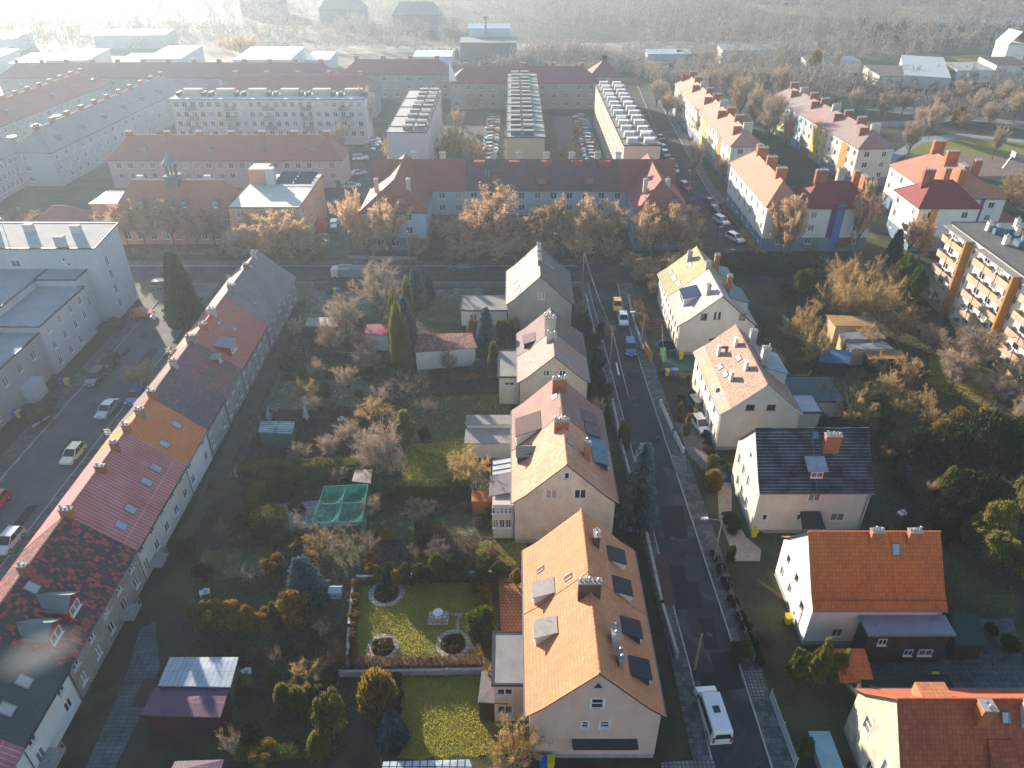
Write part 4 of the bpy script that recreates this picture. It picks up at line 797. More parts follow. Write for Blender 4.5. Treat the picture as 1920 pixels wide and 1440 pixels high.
for x in (-20,-4,9,22): 
    b = MB(); b.box(x-.9, x+.9, -3.3, -1.8, 8.4, 9.6); b.build('dormer', ZINC, t)
# slab with four storeys and balconies left of centre
SLABW = mat('pale grey panel', (.5,.51,.52), (.44,.45,.46), ns=.12, streak=.1, mottle=(.52,.48,.38), mn=.06, mth=.56)
t = flat_block('apartment_block', 'white and yellow four storey slab with roof ventilators behind the pink block', 'apartment block', -98.2, -42.4, 223.3, 233.3, 12.8, SLABW, mat('snow pale roof', (.55,.56,.57), (.4,.42,.44), ns=.2),
    S=grid(55.8, 23, (11.3, 8.6, 5.9, 3.2), 1.3, 1.5, 1.6, 'v'), E=[(3,z,1.0,1.3,'v',WHITE,0) for z in (11.3,8.6,5.9,3.2)])
for k in range(6):
    x = -23 + k*9.4; b = MB(); b.box(x-2.6, x+2.6, .5, 2.4, 12.8, 14.4); b.build('roof_hut', mat('cream ribbed panel', (.55,.5,.4), (.5,.45,.36), pat='r', pw=.4, ph=6, ms=.04), t)
    for s in (-3.6, 3.6): c_ = MB(); c_.box(x+s-.5, x+s+.5, -1.5, 1.5, 12.8, 13.9); c_.build('vent_box', DARKM, t)
for k in range(5):
    for z in (9.9, 7.2, 4.5): bb = MB(); bb.box(-22+k*11-1.4, -22+k*11+1.4, -6.2, -5.02, z-.1, z+.9); bb.build('balcony', mat('grey balcony', (.25,.25,.26)), t)
# orange school with turret
ORG = mat('terracotta render', (.55,.29,.19), (.48,.25,.17), ns=.15, streak=.12)
t, o = long_block('school', 'terracotta school with a brown red roof and a slim clock turret', 'school', -81.8, -56.6, 146.7, 157.2, 6.2, 11.9, ORG, tile('brown red school roof', (.36,.15,.09), (.32,.13,.08)),
    S=grid(25.2, 9, (4.7, 1.9), 1.2, 1.6, 2, 'v'), hip=3.4)
for x in (-7.6, 6.3): chimney(t, x, .4, 11.0, 12.7, 1.2, .8, PGREY, 0)
d_ = MB(); ds = []
for k, x in enumerate((-6.5,-3.6,-.6,2.3,8.6)):
    b = MB(); b.box(x-.55, x+.55, -4.5, -2.6, 7.4, 9.0); o = b.build('dormer', ZINC, t); link('window', window_meshes(.8,1.0,'v',WHITE,0)[3], o, (x, -4.63, 8.2))
TUR = mat('dark turret slate', (.12,.14,.16), (.09,.1,.12))
b = MB(); b.box(-2.0, .6, -1.3, 1.3, 10.0, 12.9); b.build('turret_base', TUR, t); b = MB()
for k in range(8):
    a_ = k*math.pi/4+.39; b.beam((-.7+math.cos(a_)*.95, math.sin(a_)*.95, 12.9), (-.7+math.cos(a_)*.95, math.sin(a_)*.95, 15.4), .22)
b.box(-2.2,.8,-1.5,1.5,12.9,13.05); b.build('belfry', TUR, t); b = MB(); b.lathe([(1.6,15.3),(1.5,15.5),(.75,16.4),(.25,17.8),(.08,19.4)], (-.7,0,0), 8); b.lathe([(.05,19.4),(.22,19.6),(.05,19.85)], (-.7,0,0), 6); b.build('spire', mat('verdigris sheet', (.16,.26,.28), (.12,.2,.22)), t)
# flat roofed orange annexe
YOR = mat('orange render', (.58,.32,.19), (.52,.28,.16), ns=.15, streak=.1, mottle=(.56,.42,.28), mn=.1, mth=.5)
t = flat_block('school_annex', 'orange three storey flat roofed building with dark solar panels', 'school building', -56.4, -42.4, 143.4, 165, 9.2, YOR, mat('pale cream roof', (.6,.57,.5), (.52,.5,.44)),  # roof in two close pale cream tones
    S=[(2.2,7.8,1.6,1.6,'cross',WHITE,0),(5,8.2,1.9,.6,'h',WHITE,0),(11.5,7.8,2.2,1.0,'h',WHITE,0),(2.2,4.8,1.6,1.6,'cross',WHITE,0),(11.5,4.6,2.4,1.2,'tri',WHITE,0),(6.5,4.6,2.4,1.2,'tri',WHITE,0)],
    E=[(u,z,1.3,1.4,'cross',WHITE,0) for u in (3,8.5,14) for z in (7.6,4.7,1.8)], rimm=BRICKD)
b = MB(); b.box(-6.8,-3.0,3.5,8.0,9.2,12.4, 0, 1); b.build('roof_hut', [YOR, PALEF], t); b = MB(); b.box(-2.9,-1.2,2.4,4.2,9.2,12.8); b.build('vent_shaft', PGREY, t)
for k in range(8):
    q, k = k % 2, k//2; b = MB(); b.poly([(-1.5+4.1*q,3.2+k*1.9,9.4),(2.3+4.1*q,3.2+k*1.9,9.4),(2.3+4.1*q,4.3+k*1.9,10.0),(-1.5+4.1*q,4.3+k*1.9,10.0)]); b.build('solar_panel', mat('solar glass', (.02,.04,.08), (.03,.06,.1), rough=.15), t)
b = MB(); b.box(7.05,9.2,-1.4,.8,0,2.4); b.build('porch', mat('signal red paint', (.6,.06,.02)), t)
t, o = long_block('villa', 'low house with a brick red hipped roof left of the school', 'house', -98, -86.5, 142, 152, 4.5, 8.2, ORG, tile('brick villa roof', (.34,.14,.12), (.3,.12,.1)), S=grid(11.5, 3, (2.4,), 1, 1.3))
flat_block('school_hall', 'low flat hall with a bluish white roof behind the school corner', 'hall', -91, -80, 156, 164, 5.5, ORG, mat('blue white sheet', (.5,.58,.66), (.44,.52,.6)))
# courtyard building with two wings
BL = mat('light blue render', (.42,.5,.56), (.38,.46,.52), ns=.15, streak=.1, fine=.03); BLD = mat('teal blue plinth', (.12,.24,.32), (.1,.21,.28))
T_U = tile('courtyard red roof', (.3,.085,.065), (.26,.075,.06)); T_US = tile('courtyard slate roof', (.13,.085,.09), (.09,.07,.078), mottle=(.2,.07,.06), mn=.12, mth=.6)
U = thing('courtyard_building', 'light blue three storey building with red and slate roof round a tree filled forecourt', 'apartment building', (3, 150, 0))
def ubox(x0, x1, y0, y1, h, S=(), E=(), W=()):
    mb = MB()
    for p0, u, L, hs in (((x0,y0),(1,0),x1-x0,S), ((x0,y1),(0,-1),y1-y0,W), ((x1,y0),(0,1),y1-y0,E), ((x1,y1),(-1,0),x1-x0,())):
        wall(mb, p0, u, L, [(0,h),(L,h)], [q[:4] for q in hs], 0, band=(2.7,1)); put_windows(U, p0, u, hs, False)
    mb.build('wall', [BL, BLD], U)
ubox(-33.2, -20.4, -6.5, 17, 8.2, S=grid(12.8, 3, (7.0,4.3,1.6), 1.5, 1.4, 3.4, 'v'), E=[(u, z, 1.0, 1.3) for u in (3,7,11) for z in (7.0,4.3,1.6)])
ubox(22.0, 32.4, -6.5, 17, 8.2, S=grid(10.4, 4, (7.0,4.3,1.6), 1.0, 1.4, 1.6, 'v'), W=[(23.5-u, z, 1.0, 1.3) for u in (3,7,11) for z in (7.0,4.3,1.6)])
ubox(-20.3, 21.9, 6.8, 17, 8.2, S=[q for q in grid(42.2, 12, (7.0,4.3,1.6), 1.3, 1.4, 2.2, 'v')])
o = hip_roof(U, 12.8, 23.5, 8.2, 13.0, T_U, hip=5.5, cut1=True); o.location = (-26.8, 5.25, 0)
o = hip_roof(U, 10.4, 23.5, 8.2, 13.0, T_U, hip=5.0, cut1=True); o.location = (27.2, 5.25, 0)
for x0, x1, m in ((-33.2,-13,T_U),(-13,20,T_US),(20,32.4,T_U)):
    mb = MB(); pr = roof_profile(5.2, 8.15, 13.4, .45, True)
    for s in (-1,1):
        for a, b in zip(pr[:-1], pr[1:]):
            q = [(x0, 11.9+s*a[0], a[1]), (x1, 11.9+s*a[0], a[1]), (x1, 11.9+s*b[0], b[1]), (x0, 11.9+s*b[0], b[1])]; mb.poly(q if s > 0 else q[::-1])
    for xx, fl in ((x0, 0), (x1, 1)):
        q = [(xx, 11.9-5.65, 8.05), (xx, 11.9, 13.4), (xx, 11.9+5.65, 8.05)]; mb.poly(q if fl == 0 else q[::-1])
    mb.build('roof', m, U)
for x in (-24,-18,-7,-1.5,4.5,10,15.5,20): chimney(U, x, 12.2, 12.6, 14.6, 1.3, .6, RENDC if x < 17 else WHITER, 4)
for x in (-10,-2.5,4.5,11,17): b = MB(); b.box(x-1.2, x+1.2, 10.3, 11.5, 12.4, 13.3); b.build('chimney_apron', T_U, U)
for x in (-30.5,-24,24,28.5): chimney(U, x, -1.5, 10.5, 13.2, .8, .8, RENDC, 1)
for x in (-6,3.5,13.5):
    b = MB(); b.box(x-1.3, x+1.3, 7.0, 9.2, 9.3, 10.8); o = b.build('dormer', T_U, U); b = MB(); b.box(x-.9,x+.9,6.8,7.0,9.6,10.5); b.build('window', ZINC, o)
for x in (-29.5,-25,24.5,27,29.5):
    b = MB(); b.box(x-.7, x+.7, -5.2, -3.2, 9.0, 10.2); b.build('dormer', ZINC, U)
for x in (-8.6,-8.0): b = MB(); b.tube((x,8.6,10.5),(x,8.6,12.0),.1); b.build('flue', GALV, U)
# three slabs seen end on
def slab(label, x0, x1, y0, y1, h, wm, side, roofm, vents, W=(), E=(), rz=0):
    t = flat_block('apartment_block', label, 'apartment block', x0, x1, y0, y1, h, wm, roofm, W=W, E=E); w2, l2 = (x1-x0)/2, (y1-y0)/2
    n = int((y1-y0)/5); rnd = random.Random(int(x0*7))
    for k in range(n):
        for xx in vents:
            b = MB(); y = -l2+2.5+k*(2*l2-5)/max(1,n-1)+rnd.uniform(-.5,.5); b.box(xx-1.2, xx+1.2, y-.7, y+.7, h, h+rnd.uniform(.7,1.1)); b.box(xx-1.3, xx+1.3, y-.8, y+.8, h+1.12, h+1.2, 1); b.build('ventilator', side, t)
    for k in range(1, n, 2): s = MB(); y = -l2 + k*(2*l2)/n; s.box(-w2, w2, y-.08, y+.08, h, h+.14); s.build('roof_seam', DARKM, t)
    return t
GW = mat('grey gable panel', (.45,.43,.44), (.4,.38,.39), ns=.1)
Wg = lambda l, zs, n: grid(l, n, zs, 1.3, 1.4, 2, 'v')
slab('left slab of the three end-on slabs, grey gable and pale ribbed flat roof', -30.6, -21.2, 186, 234, 13, GW, [mat('grey duct', (.22,.21,.22)), CONC], PALEF, (0.2, 3.2), E=Wg(48, (11.5,8.8,6.1,3.4), 14))
slab('middle slab of the three end-on slabs, ochre gable and dark ventilators on its roof', -1.3, 8.0, 185.3, 266, 12, mat('ochre gable', (.5,.38,.25), (.45,.34,.22), ns=.1), [mat('dark duct', (.07,.09,.11)), CONC], mat('streaked grey roof', (.34,.34,.32), (.2,.21,.21), ns=.3), (-2.4, .8))
slab('right slab of the three end-on slabs, peach side wall and white ventilator boxes', 26.2, 34.8, 176.3, 246, 12.5, mat('peach panel', (.62,.46,.32), (.52,.42,.32), ns=.08), [mat('white duct', (.55,.55,.55)), WHITER], mat('brownish felt', (.2,.18,.18), (.26,.24,.23), ns=.2), (-2.2, 1.8), W=Wg(69.7, (11,8.3,5.6,2.9), 20))
# coloured blocks to the right
def cblock(label, x0, x1, y0, y1, he, hr, wm, rm, rz, cols, nwin, chn, zs, slope=.0):
    t, o = long_block('apartment_block', label, 'apartment block', x0, x1, y0, y1, he, hr, wm, rm, ridge='Y', rz=rz, hip=3.5, plinth=(2.3, mat('slate blue plinth', (.2,.23,.3), (.17,.2,.26))),
        S=[(2.4,z,1.3,1.3) for z in zs] + [(x1-x0-2.2,z,1.1,1.3) for z in zs], W=grid(y1-y0, nwin, zs, 1.1, 1.3, 1.6))
    a, c = (x1-x0)/2, (y1-y0)/2
    for k, (f, wd, m) in enumerate(cols):
        b = MB(); u = (y1-y0)*f; b.box(-a-.06, -a-.004, c-u-wd/2, c-u+wd/2, .6, he-.6); b.build('stair_panel', m, t)
    for k in range(chn):
        y = -c+4+k*(2*c-8)/max(1,chn-1); chimney(t, .6, y, hr-2.0, hr+1.3, 2.4, .7, BRICK if k % 3 else RENDC, 5)
        if k % 2 == 0:
            b = MB(); b.box(-2.6, .2, y+1.0, y+1.3, hr-2.6, hr+.3); b.build('fire_wall', BRICK, t)
    return t
LIME = mat('lime paint', (.5,.62,.06)); ORP = mat('orange paint', (.75,.25,.06)); YEL = mat('yellow paint', (.75,.5,.05)); SKY = mat('sky blue paint', (.25,.5,.75)); BLP = mat('blue paint', (.1,.2,.5)); PUR = mat('purple paint', (.09,.04,.2)); REDP = mat('red paint', (.6,.1,.04)); PLUM = mat('plum paint', (.2,.06,.2))
cblock('white block with orange and lime stair strips under a pale red roof, by the avenue', 54.4, 62.2, 187, 262, 9.4, 12.6, OFFW, tile('pale red block roof', (.5,.27,.2), (.45,.23,.17)), 0, [(.03,2.5,PGREY),(.13,3.0,ORP),(.6,3.6,LIME),(.85,3.2,ORP)], 18, 9, (8.0,5.4,2.9))
cblock('white block with yellow, blue and green stair strips under a rusty roof', 82.6, 91.6, 184.5, 243, 9.6, 12.9, OFFW, tile('rusty block roof', (.38,.2,.15), (.3,.17,.14), mottle=(.25,.24,.25), mn=.08, mth=.55), R(4.5), [(.09,1.4,LIME),(.17,3.2,LIME),(.38,3.2,SKY),(.31,1.6,BLP),(.45,1.4,SKY),(.6,4.2,YEL),(.68,1.6,YEL),(.88,3.4,ORP)], 18, 8, (8.0,5.4,2.9))
T_B3 = tile('salmon block roof', (.5,.22,.14), (.45,.19,.12)); T_B3d = tile('oxblood block roof', (.25,.05,.045), (.21,.045,.04))
PLB = mat('blue grey plinth', (.16,.23,.3), (.13,.19,.26))
def lbuild(label, boxes, cols, chs, zs=(7.6,4.9,2.2), col=WHITER):
    t = thing('apartment_building', label, 'apartment building', (boxes[0][0], boxes[0][2], 0)); lx, ly = boxes[0][0], boxes[0][2]
    for x0, x1, y0, y1, he, hr, rd, rm in boxes:
        mb = MB(); X0, X1, Y0, Y1 = x0-lx, x1-lx, y0-ly, y1-ly
        for p0, u, L, hs in (((X0,Y0),(1,0),X1-X0,grid(X1-X0, max(1,int((X1-X0)/5.5)), zs, 1.2, 1.3, 2.6)), ((X0,Y1),(0,-1),Y1-Y0,grid(Y1-Y0, max(1,int((Y1-Y0)/4)), zs, 1.1, 1.3, 1.8)), ((X1,Y0),(0,1),Y1-Y0,()), ((X1,Y1),(-1,0),X1-X0,())):
            wall(mb, p0, u, L, [(0,he-.1),(L,he-.1)], [q[:4] for q in hs], 0, band=(2.9,1)); put_windows(t, p0, u, hs, False)
        mb.build('wall', [col, PLB], t)
        if rd == 'Y': o = hip_roof(t, x1-x0, y1-y0, he, hr, rm, hip=4); o.location = ((X0+X1)/2, (Y0+Y1)/2, 0)
        else: o = hip_roof(t, y1-y0, x1-x0, he, hr, rm, hip=4); o.location = ((X0+X1)/2, (Y0+Y1)/2, 0); o.rotation_euler = (0,0,R(90))
    for x0, x1, y, z0, z1, m in cols: b = MB(); b.box(x0-lx, x1-lx, y-ly-.12, y-ly-.004, z0, z1); b.build('stair_panel', m, t)
    for x, y, z0, z1, sx, sy, m in chs: chimney(t, x-lx, y-ly, z0, z1, sx, sy, m, 3 if z1-z0 < 3.5 else 4)
    return t
lbuild('white corner block with salmon and oxblood roofs and a purple stair strip by the avenue', [(50.6,57.6,142.8,172,9.6,13.4,'Y',T_B3),(57.7,72.0,143.2,152.5,9.2,13.0,'X',T_B3d)],
    [(63.6,64.8,143.2,2.9,9.8,PUR),(64.8,66.3,143.2,0,9.8,BLP)],
    [(54.6,150,11.5,15,2.2,.8,BRICKO),(55,158,11.5,15,2.2,.8,BRICKO),(55,165,11.5,15,2.4,.8,BRICKO),(55.6,169,11,14.5,1.4,.8,BRICKO),(62,148,11.4,15.2,2.4,.8,BRICK),(66,148.4,11.4,15.4,1.4,1.0,RENDC),(69,148,11,15,1.2,1.0,BRICKO),(71,148,10,14,1.0,2.4,BRICKO)])
lbuild('white block with an orange stair strip and crowded brick stacks beyond the balcony slab', [(81,93.0,143.2,154,9.2,13.0,'X',T_B3d),(87.5,101.5,149,172,9.2,13.2,'Y',T_B3)],
    [(83.4,84.8,143.2,0,9,ORP),(96.5,97.2,149,0,9,PLUM)],
    [(84,149,11.4,15,2.2,.9,BRICK),(87.5,149,11.4,15.2,1.2,1.2,BRICKO),(90.5,149,11.4,15,1.2,1.2,BRICKO),(92.5,152,10.8,15,1.2,2.4,BRICKO),(94,160,12,15.6,2.6,.9,BRICKO),(95,168,12,15.6,2.6,.9,BRICKO),(97.5,156,10.6,14.8,1.4,1.0,BRICKO)])
# balcony slab on the right edge
BAL = mat('pale balcony panel', (.5,.37,.25), (.42,.3,.2), ns=.6, streak=.2); OCH = mat('ochre fin', (.42,.2,.035), (.34,.16,.03), streak=.3); CRM = mat('cream panel wall', (.78,.75,.68), (.72,.68,.61), ns=.12)
bx0, bx1, by0, by1, bh = 75.0, 87.0, 78.0, 121.4, 14.3
t = flat_block('balcony_block', 'five storey block with tan balconies and ochre fins at the right edge', 'apartment block', bx0, bx1, by0, by1, bh, CRM, mat('dark bitumen roof', (.12,.115,.11), (.16,.15,.14), ns=.2, streak=.2),
    W=[(u, z, .8, 1.3, 'v', WHITE, 0) for u in (8.1, 21.2, 34.6) for z in (1.8,4.6,7.4,10.2,12.6)], near=False)
l2 = (by1-by0)/2; zf = [0.6 + 2.72*k for k in range(5)]
for y_hi, nb in ((121.2, 2), (111.0, 3), (98.0, 3), (85.0, 2)):
    wd = 3.3*nb; ylo = y_hi - wd - .3
    o = MB(); o.box(-7.35,-6.01, ylo-by0-l2-.45, ylo-by0-l2-.0, 0, bh-.55); o.build('ochre_fin', OCH, t)
    o = MB(); o.box(-7.45,-6.01, ylo-by0-l2-.5, y_hi-by0-l2+.05, bh-.54, bh-.4); o.build('balcony_canopy', CONC, t)
    for j, z in enumerate(zf):
        for q in range(nb):
            ya = ylo + .02 + q*3.4 - by0 - l2; yb = ya + 3.2; b = MB()
            b.box(-7.25,-6.01, ya, yb, z-.12, z); b.box(-7.3,-7.2, ya, yb, z-.12, z+1.0, 1); b.box(-7.2,-6.01, yb-.06, yb, z, z+1.0, 1); b.beam((-7.25, ya, z+1.0), (-7.25, ya, z+2.55), .07, mi=2)
            if q == 0 and j < 4: b.box(-7.25,-6.01, ya-.1, ya-.02, z, z+2.6, 1)
            o = b.build('balcony', [CONC, BAL, DARKM], t); link('window', window_meshes(1.5, 1.5, 'v', WHITE, 0)[3], o, (-6.13, ya+1.5, z+1.5), R(-90))
            if (j*3+q) % 4 == 1: dish(o, (-7.3, ya+.6, z+1.25), -1.2, .38)
            if (j+q) % 3 == 0: c2 = MB(); c2.box(-7.0,-6.6, ya+.5, ya+1.6, z, z+.8); c2.build('stored_box', random.choice([BLP, WHITER, BRICKD, ZINC]), o)
for x, y in ((-2,18),(1.5,16),(-2.5,12),(3,11),(-2,6),(1,4),(3.5,19.5),(3.4,1),(-1,-4)):
    chimney(t, x, y, bh, bh+1.4, .7, .7, CRM, 1); 
for x, y in ((-.3,17),(.5,11.5),(1.8,5),(2.5,-2)):
    b = MB(); b.box(x-1.6,x+1.6,y-.8,y+.8,bh,bh+.9); b.build('vent_box', mat('blue grey duct', (.1,.17,.22)), t); dish(t, (x-1, y, bh+1.2), .6, .5)
# ---------------------------------------------------------------- rear rows in the haze
def rear(label, x0, x1, y0, he, hr, depth=11, n=None, rm=None, rz=0, hip=5, wm=None):
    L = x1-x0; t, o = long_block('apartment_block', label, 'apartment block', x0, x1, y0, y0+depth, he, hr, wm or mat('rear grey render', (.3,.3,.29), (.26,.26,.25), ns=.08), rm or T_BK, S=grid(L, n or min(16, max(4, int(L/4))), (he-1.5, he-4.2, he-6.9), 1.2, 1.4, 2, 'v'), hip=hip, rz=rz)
    for k in range(max(2, int(L/9))): chimney(t, -L/2+5+k*(L-10)/max(1, int(L/9)-1), 0, hr-.6, hr+1.1, 1.5, .7, BRICK, 0)
    return t
t = rear('central long rear block with a dusky red roof behind the three slabs', -21, 29, 268, 8.7, 12.9, n=12)
b = MB(); b.poly([(-25.4,-5.6,8.7),(-22.5,-5.6,8.7),(-25.5,0,15)]); b.build('fire_wall', WHITER, t)
rear('rear block with a dusky red roof left of the central one, behind the left slab', -61, -22, 283.5, 8.6, 12.6)
rear('farthest left rear block, its long dark roof spanning the hazy corner', -180, -62.5, 277, 8.6, 12.6, n=22)
rear('short rear block whose roof rises just behind the white and yellow slab', -96, -45, 256, 8.4, 12.4, n=14)
rear('end block with a dark red roof at the right of the rear row', 27, 37, 272, 10, 14.6)
def farleft(label, x0, x1, y0, y1, rz, rm=None):
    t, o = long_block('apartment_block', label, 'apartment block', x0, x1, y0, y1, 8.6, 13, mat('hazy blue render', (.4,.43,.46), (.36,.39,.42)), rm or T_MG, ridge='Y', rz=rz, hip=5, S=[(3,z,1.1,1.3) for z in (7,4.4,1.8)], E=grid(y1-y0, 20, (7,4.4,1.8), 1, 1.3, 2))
    l2 = (y1-y0)/2
    for k in range(11): chimney(t, 0, -l2+5+k*(2*l2-10)/10, 12.2, 14, .8, 1.5, BRICK, 0)
    for k in range(6): b = MB(); b.box(2.2,4.0,-l2+7+k*11-.8,-l2+7+k*11+.8,9.6,11); b.build('dormer', ZINC, t)
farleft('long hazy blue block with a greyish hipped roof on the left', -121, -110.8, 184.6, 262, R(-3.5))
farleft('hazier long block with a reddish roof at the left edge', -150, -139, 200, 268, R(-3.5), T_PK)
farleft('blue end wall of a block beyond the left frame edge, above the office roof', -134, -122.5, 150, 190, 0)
# industry in the haze
def shed(label, x0, x1, y0, y1, h, rm, wm=None, rise=1.0, rz=0): return flat_block('industrial_hall', label, 'hall', x0, x1, y0, y1, h, wm or PGREY, rm, rise=rise, parapet=0, rz=rz)
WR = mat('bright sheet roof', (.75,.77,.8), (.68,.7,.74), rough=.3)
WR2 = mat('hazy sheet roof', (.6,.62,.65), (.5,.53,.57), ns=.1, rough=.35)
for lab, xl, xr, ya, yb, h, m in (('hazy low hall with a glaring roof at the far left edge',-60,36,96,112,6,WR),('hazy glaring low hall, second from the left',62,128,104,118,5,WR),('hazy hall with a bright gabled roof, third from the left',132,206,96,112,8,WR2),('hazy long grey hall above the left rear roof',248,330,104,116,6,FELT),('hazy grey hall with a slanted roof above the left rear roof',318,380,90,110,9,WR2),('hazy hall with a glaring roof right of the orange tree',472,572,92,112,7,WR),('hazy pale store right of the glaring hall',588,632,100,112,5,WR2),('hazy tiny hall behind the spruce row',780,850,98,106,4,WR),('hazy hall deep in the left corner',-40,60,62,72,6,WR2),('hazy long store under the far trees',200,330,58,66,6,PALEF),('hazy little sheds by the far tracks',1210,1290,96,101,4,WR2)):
    a = G(xl, ya, h); c = G(xr, ya, h); f = G(xl, yb, h); shed(lab, a.x, c.x, f.y, a.y, h, m)
shed('dark blocky works building with a white framed rooftop box', -23, 2, 356, 372, 8.5, mat('dull roof', (.2,.22,.24)), mat('dark works wall', (.13,.15,.16)), rise=0)
shed('white framed rooftop pavilion on the dark works building', -20, -1, 373, 379, 12, WR, PGREY, 1.5)
DKB = mat('dark hipped block', (.2,.21,.22)); 
for k, (x, y) in enumerate(((-66,455),(-112,480),(-170,520))): long_block('mansard_block', ['dark mansard block fading in the haze, nearest the centre', 'dark mansard block fading in the haze, middle one', 'dark mansard block fading in the haze, farthest left'][k], 'building', x, x+26, y, y+14, 8, 14, DKB, DKB, hip=4)
shed('long pale grey hall among bare trees right of centre', 92, 116, 352, 362, 6, mat('dull grey sheet', (.33,.34,.33)), OFFW); t = shed('low store with an eave of blue sheet among the bare trees', 124, 146, 334, 344, 4, mat('dull blue sheet', (.2,.24,.28)), OFFW)
shed('low brown roofed workshop beside the long diagonal hall', 142, 170, 306, 322, 4, mat('brown felt', (.17,.13,.12)), OFFW); shed('long diagonal hall with a pale blue roof at the wood edge', 158, 174, 300, 342, 4.5, mat('pale blue sheet roof', (.4,.44,.48)), OFFW, rz=R(-22))
shed('small grey gabled workshop left of the dark roofed villa', 176, 190, 314, 326, 4.5, PALEF, WHITER); shed('white villa with a dark flat roof on the far right', 192, 206, 316, 330, 6, mat('dark far roof', (.1,.07,.07)), WHITER); shed('low white roofed store on the far right edge', 212, 240, 300, 314, 3.5, WR, OFFW)
t = thing('chapel', 'tiny pale gabled chapel at the wood edge on the far right', 'chapel', (217, 352, 0)); b = MB(); b.box(-4,4,-5,5,0,9); b.build('wall', WHITER, t); o = gable_roof(t, [(0,14),(4.4,8.8)], -5.3, 5.3, PALEF)
# sheds in the gardens and yards
def gshed(label, pix, z, m, wm, name='garden_shed', d=.12):
    "a hut whose roof corners are surveyed from the photo at eaves height z"
    q = [G(x, y, z) for x, y in pix]; c = sum(q, Vector()) / len(q); t = thing(name, label, 'shed', (c.x, c.y, 0)); r = MB(); w_ = MB(); c.z = 0
    P = [p - c for p in q]; a_ = sum(P[i].x*P[(i+1) % 4].y - P[(i+1) % 4].x*P[i].y for i in range(4)); P = P if a_ > 0 else P[::-1]; P[0].z += .15; P[1].z += .0
    r.poly(P); r.poly([p - Vector((0,0,d)) for p in P][::-1])
    for i in range(4):
        a, b = P[i], P[(i+1) % 4]; dd = Vector((0,0,d)); r.poly([a-dd, b-dd, b, a]); A, B = a*.93, b*.93; w_.poly([(A.x,A.y,0),(B.x,B.y,0),(B.x,B.y,b.z-d+.0),(A.x,A.y,a.z-d+.0)])
    w_.build('wall', wm, t); r.build('roof', m, t); return t
PLUMS = mat('plum ribbed sheet', (.13,.06,.11), (.1,.05,.09), pat='r', pw=.25, ph=8, ms=.03, rough=.4, bump=.6); GSH = mat('pale blue ribbed sheet', (.36,.42,.48), (.28,.33,.39), pat='r', pw=.45, ph=8, ms=.03, rough=.5, bump=.4)
gshed('long shed with a pale blue ribbed roof beside the slab path', [(318,1232),(447,1232),(432,1288),(297,1287)], 2.9, GSH, mat('dirty board', (.1,.09,.08)))
gshed('dark shed with a plum ribbed roof joined to the pale blue one', [(290,1289),(430,1290),(413,1345),(264,1343)], 2.7, PLUMS, mat('maroon boards', (.06,.015,.02)))
gshed('maroon sheet roof at the bottom edge behind the low hedge', [(328,1427),(420,1424),(412,1450),(318,1450)], 2.4, PLUMS, DARKW)
gshed('mossy grey shed roof in the upper left gardens', [(576,595),(636,595),(634,612),(572,612)], 2.5, CONC, DARKW)
gshed('white hut with a raspberry red roof in the upper gardens', [(688,608),(728,607),(740,628),(683,628)], 3.0, mat('raspberry sheet', (.3,.05,.1), (.22,.05,.08)), WHITER)
gshed('turquoise shed with a frosty striped roof', [(489,790),(553,790),(548,812),(484,812)], 2.4, mat('frosty striped sheet', (.5,.55,.6), (.1,.25,.27), pat='r', pw=4, ph=.5, ms=.07, mort=(.1,.1,.1)), mat('turquoise board', (.02,.12,.12)))
gshed('small shed with a sunlit beige roof beside the gnarled tree', [(682,815),(712,815),(707,845),(672,845)], 2.3, mat('beige felt', (.38,.32,.27), (.3,.26,.22)), mat('mauve board', (.2,.16,.15)))
gshed('small pale roofed shed just above the green net', [(666,880),(698,880),(695,906),(660,904)], 2.3, mat('beige felt', (.38,.32,.27)), DARKW)
gshed('long rusty tiled barn beside the tall columnar trees', [(785,626),(885,624),(895,652),(775,662)], 3.2, tile('rusty old tile', (.3,.07,.06), (.36,.16,.12), ns=.8, mottle=(.12,.05,.05), mn=.8, mth=.5), WHITER, 'barn')
gshed('low greenhouse with a glassy ribbed roof at the bottom edge', [(718,1428),(880,1424),(890,1450),(715,1452)], 2.3, mat('glasshouse roof', (.45,.5,.55), (.3,.36,.42), pat='s', pw=.6, ph=1.2, ms=.06, mort=(.2,.2,.2), rough=.25), OFFW, 'greenhouse')
gshed('grey boarded shelter against the annex of the orange double house', [(903,1258),(952,1256),(952,1320),(896,1318)], 2.6, mat('grey boards', (.2,.18,.19), (.15,.135,.14), pat='r', pw=.2, ph=6, ms=.02), DARKW)
gshed('orange brick shed beside the garden wall of the cream house', [(884,920),(932,918),(930,940),(884,942)], 2.0, mat('rust board', (.4,.13,.03)), mat('rust board', (.4,.13,.03)))
gshed('dark green flat shed below the timber annex', [(1785,1150),(1835,1152),(1850,1210),(1790,1212)], 2.2, mat('bottle green sheet', (.02,.05,.05)), DARKW)
gshed('sunken garage with ochre and blue roof bays left of the balcony slab, upper bay', [(1548,590),(1640,594),(1650,612),(1565,612)], 3.2, mat('lichen ochre roof', (.3,.25,.12), (.4,.18,.06), ns=.3), mat('tan wall', (.5,.36,.22)), 'garage')
gshed('middle garage bay with a dull blue roof left of the balcony slab', [(1572,622),(1652,624),(1662,635),(1582,638)], 3.0, mat('dull blue roof', (.2,.22,.24)), mat('tan wall', (.5,.36,.22)), 'garage')
gshed('lower garage bay with a grey blue roof and ochre edge', [(1586,642),(1660,640),(1676,654),(1594,657)], 2.8, mat('dull blue roof', (.2,.22,.24)), mat('tan wall', (.5,.36,.22)), 'garage')
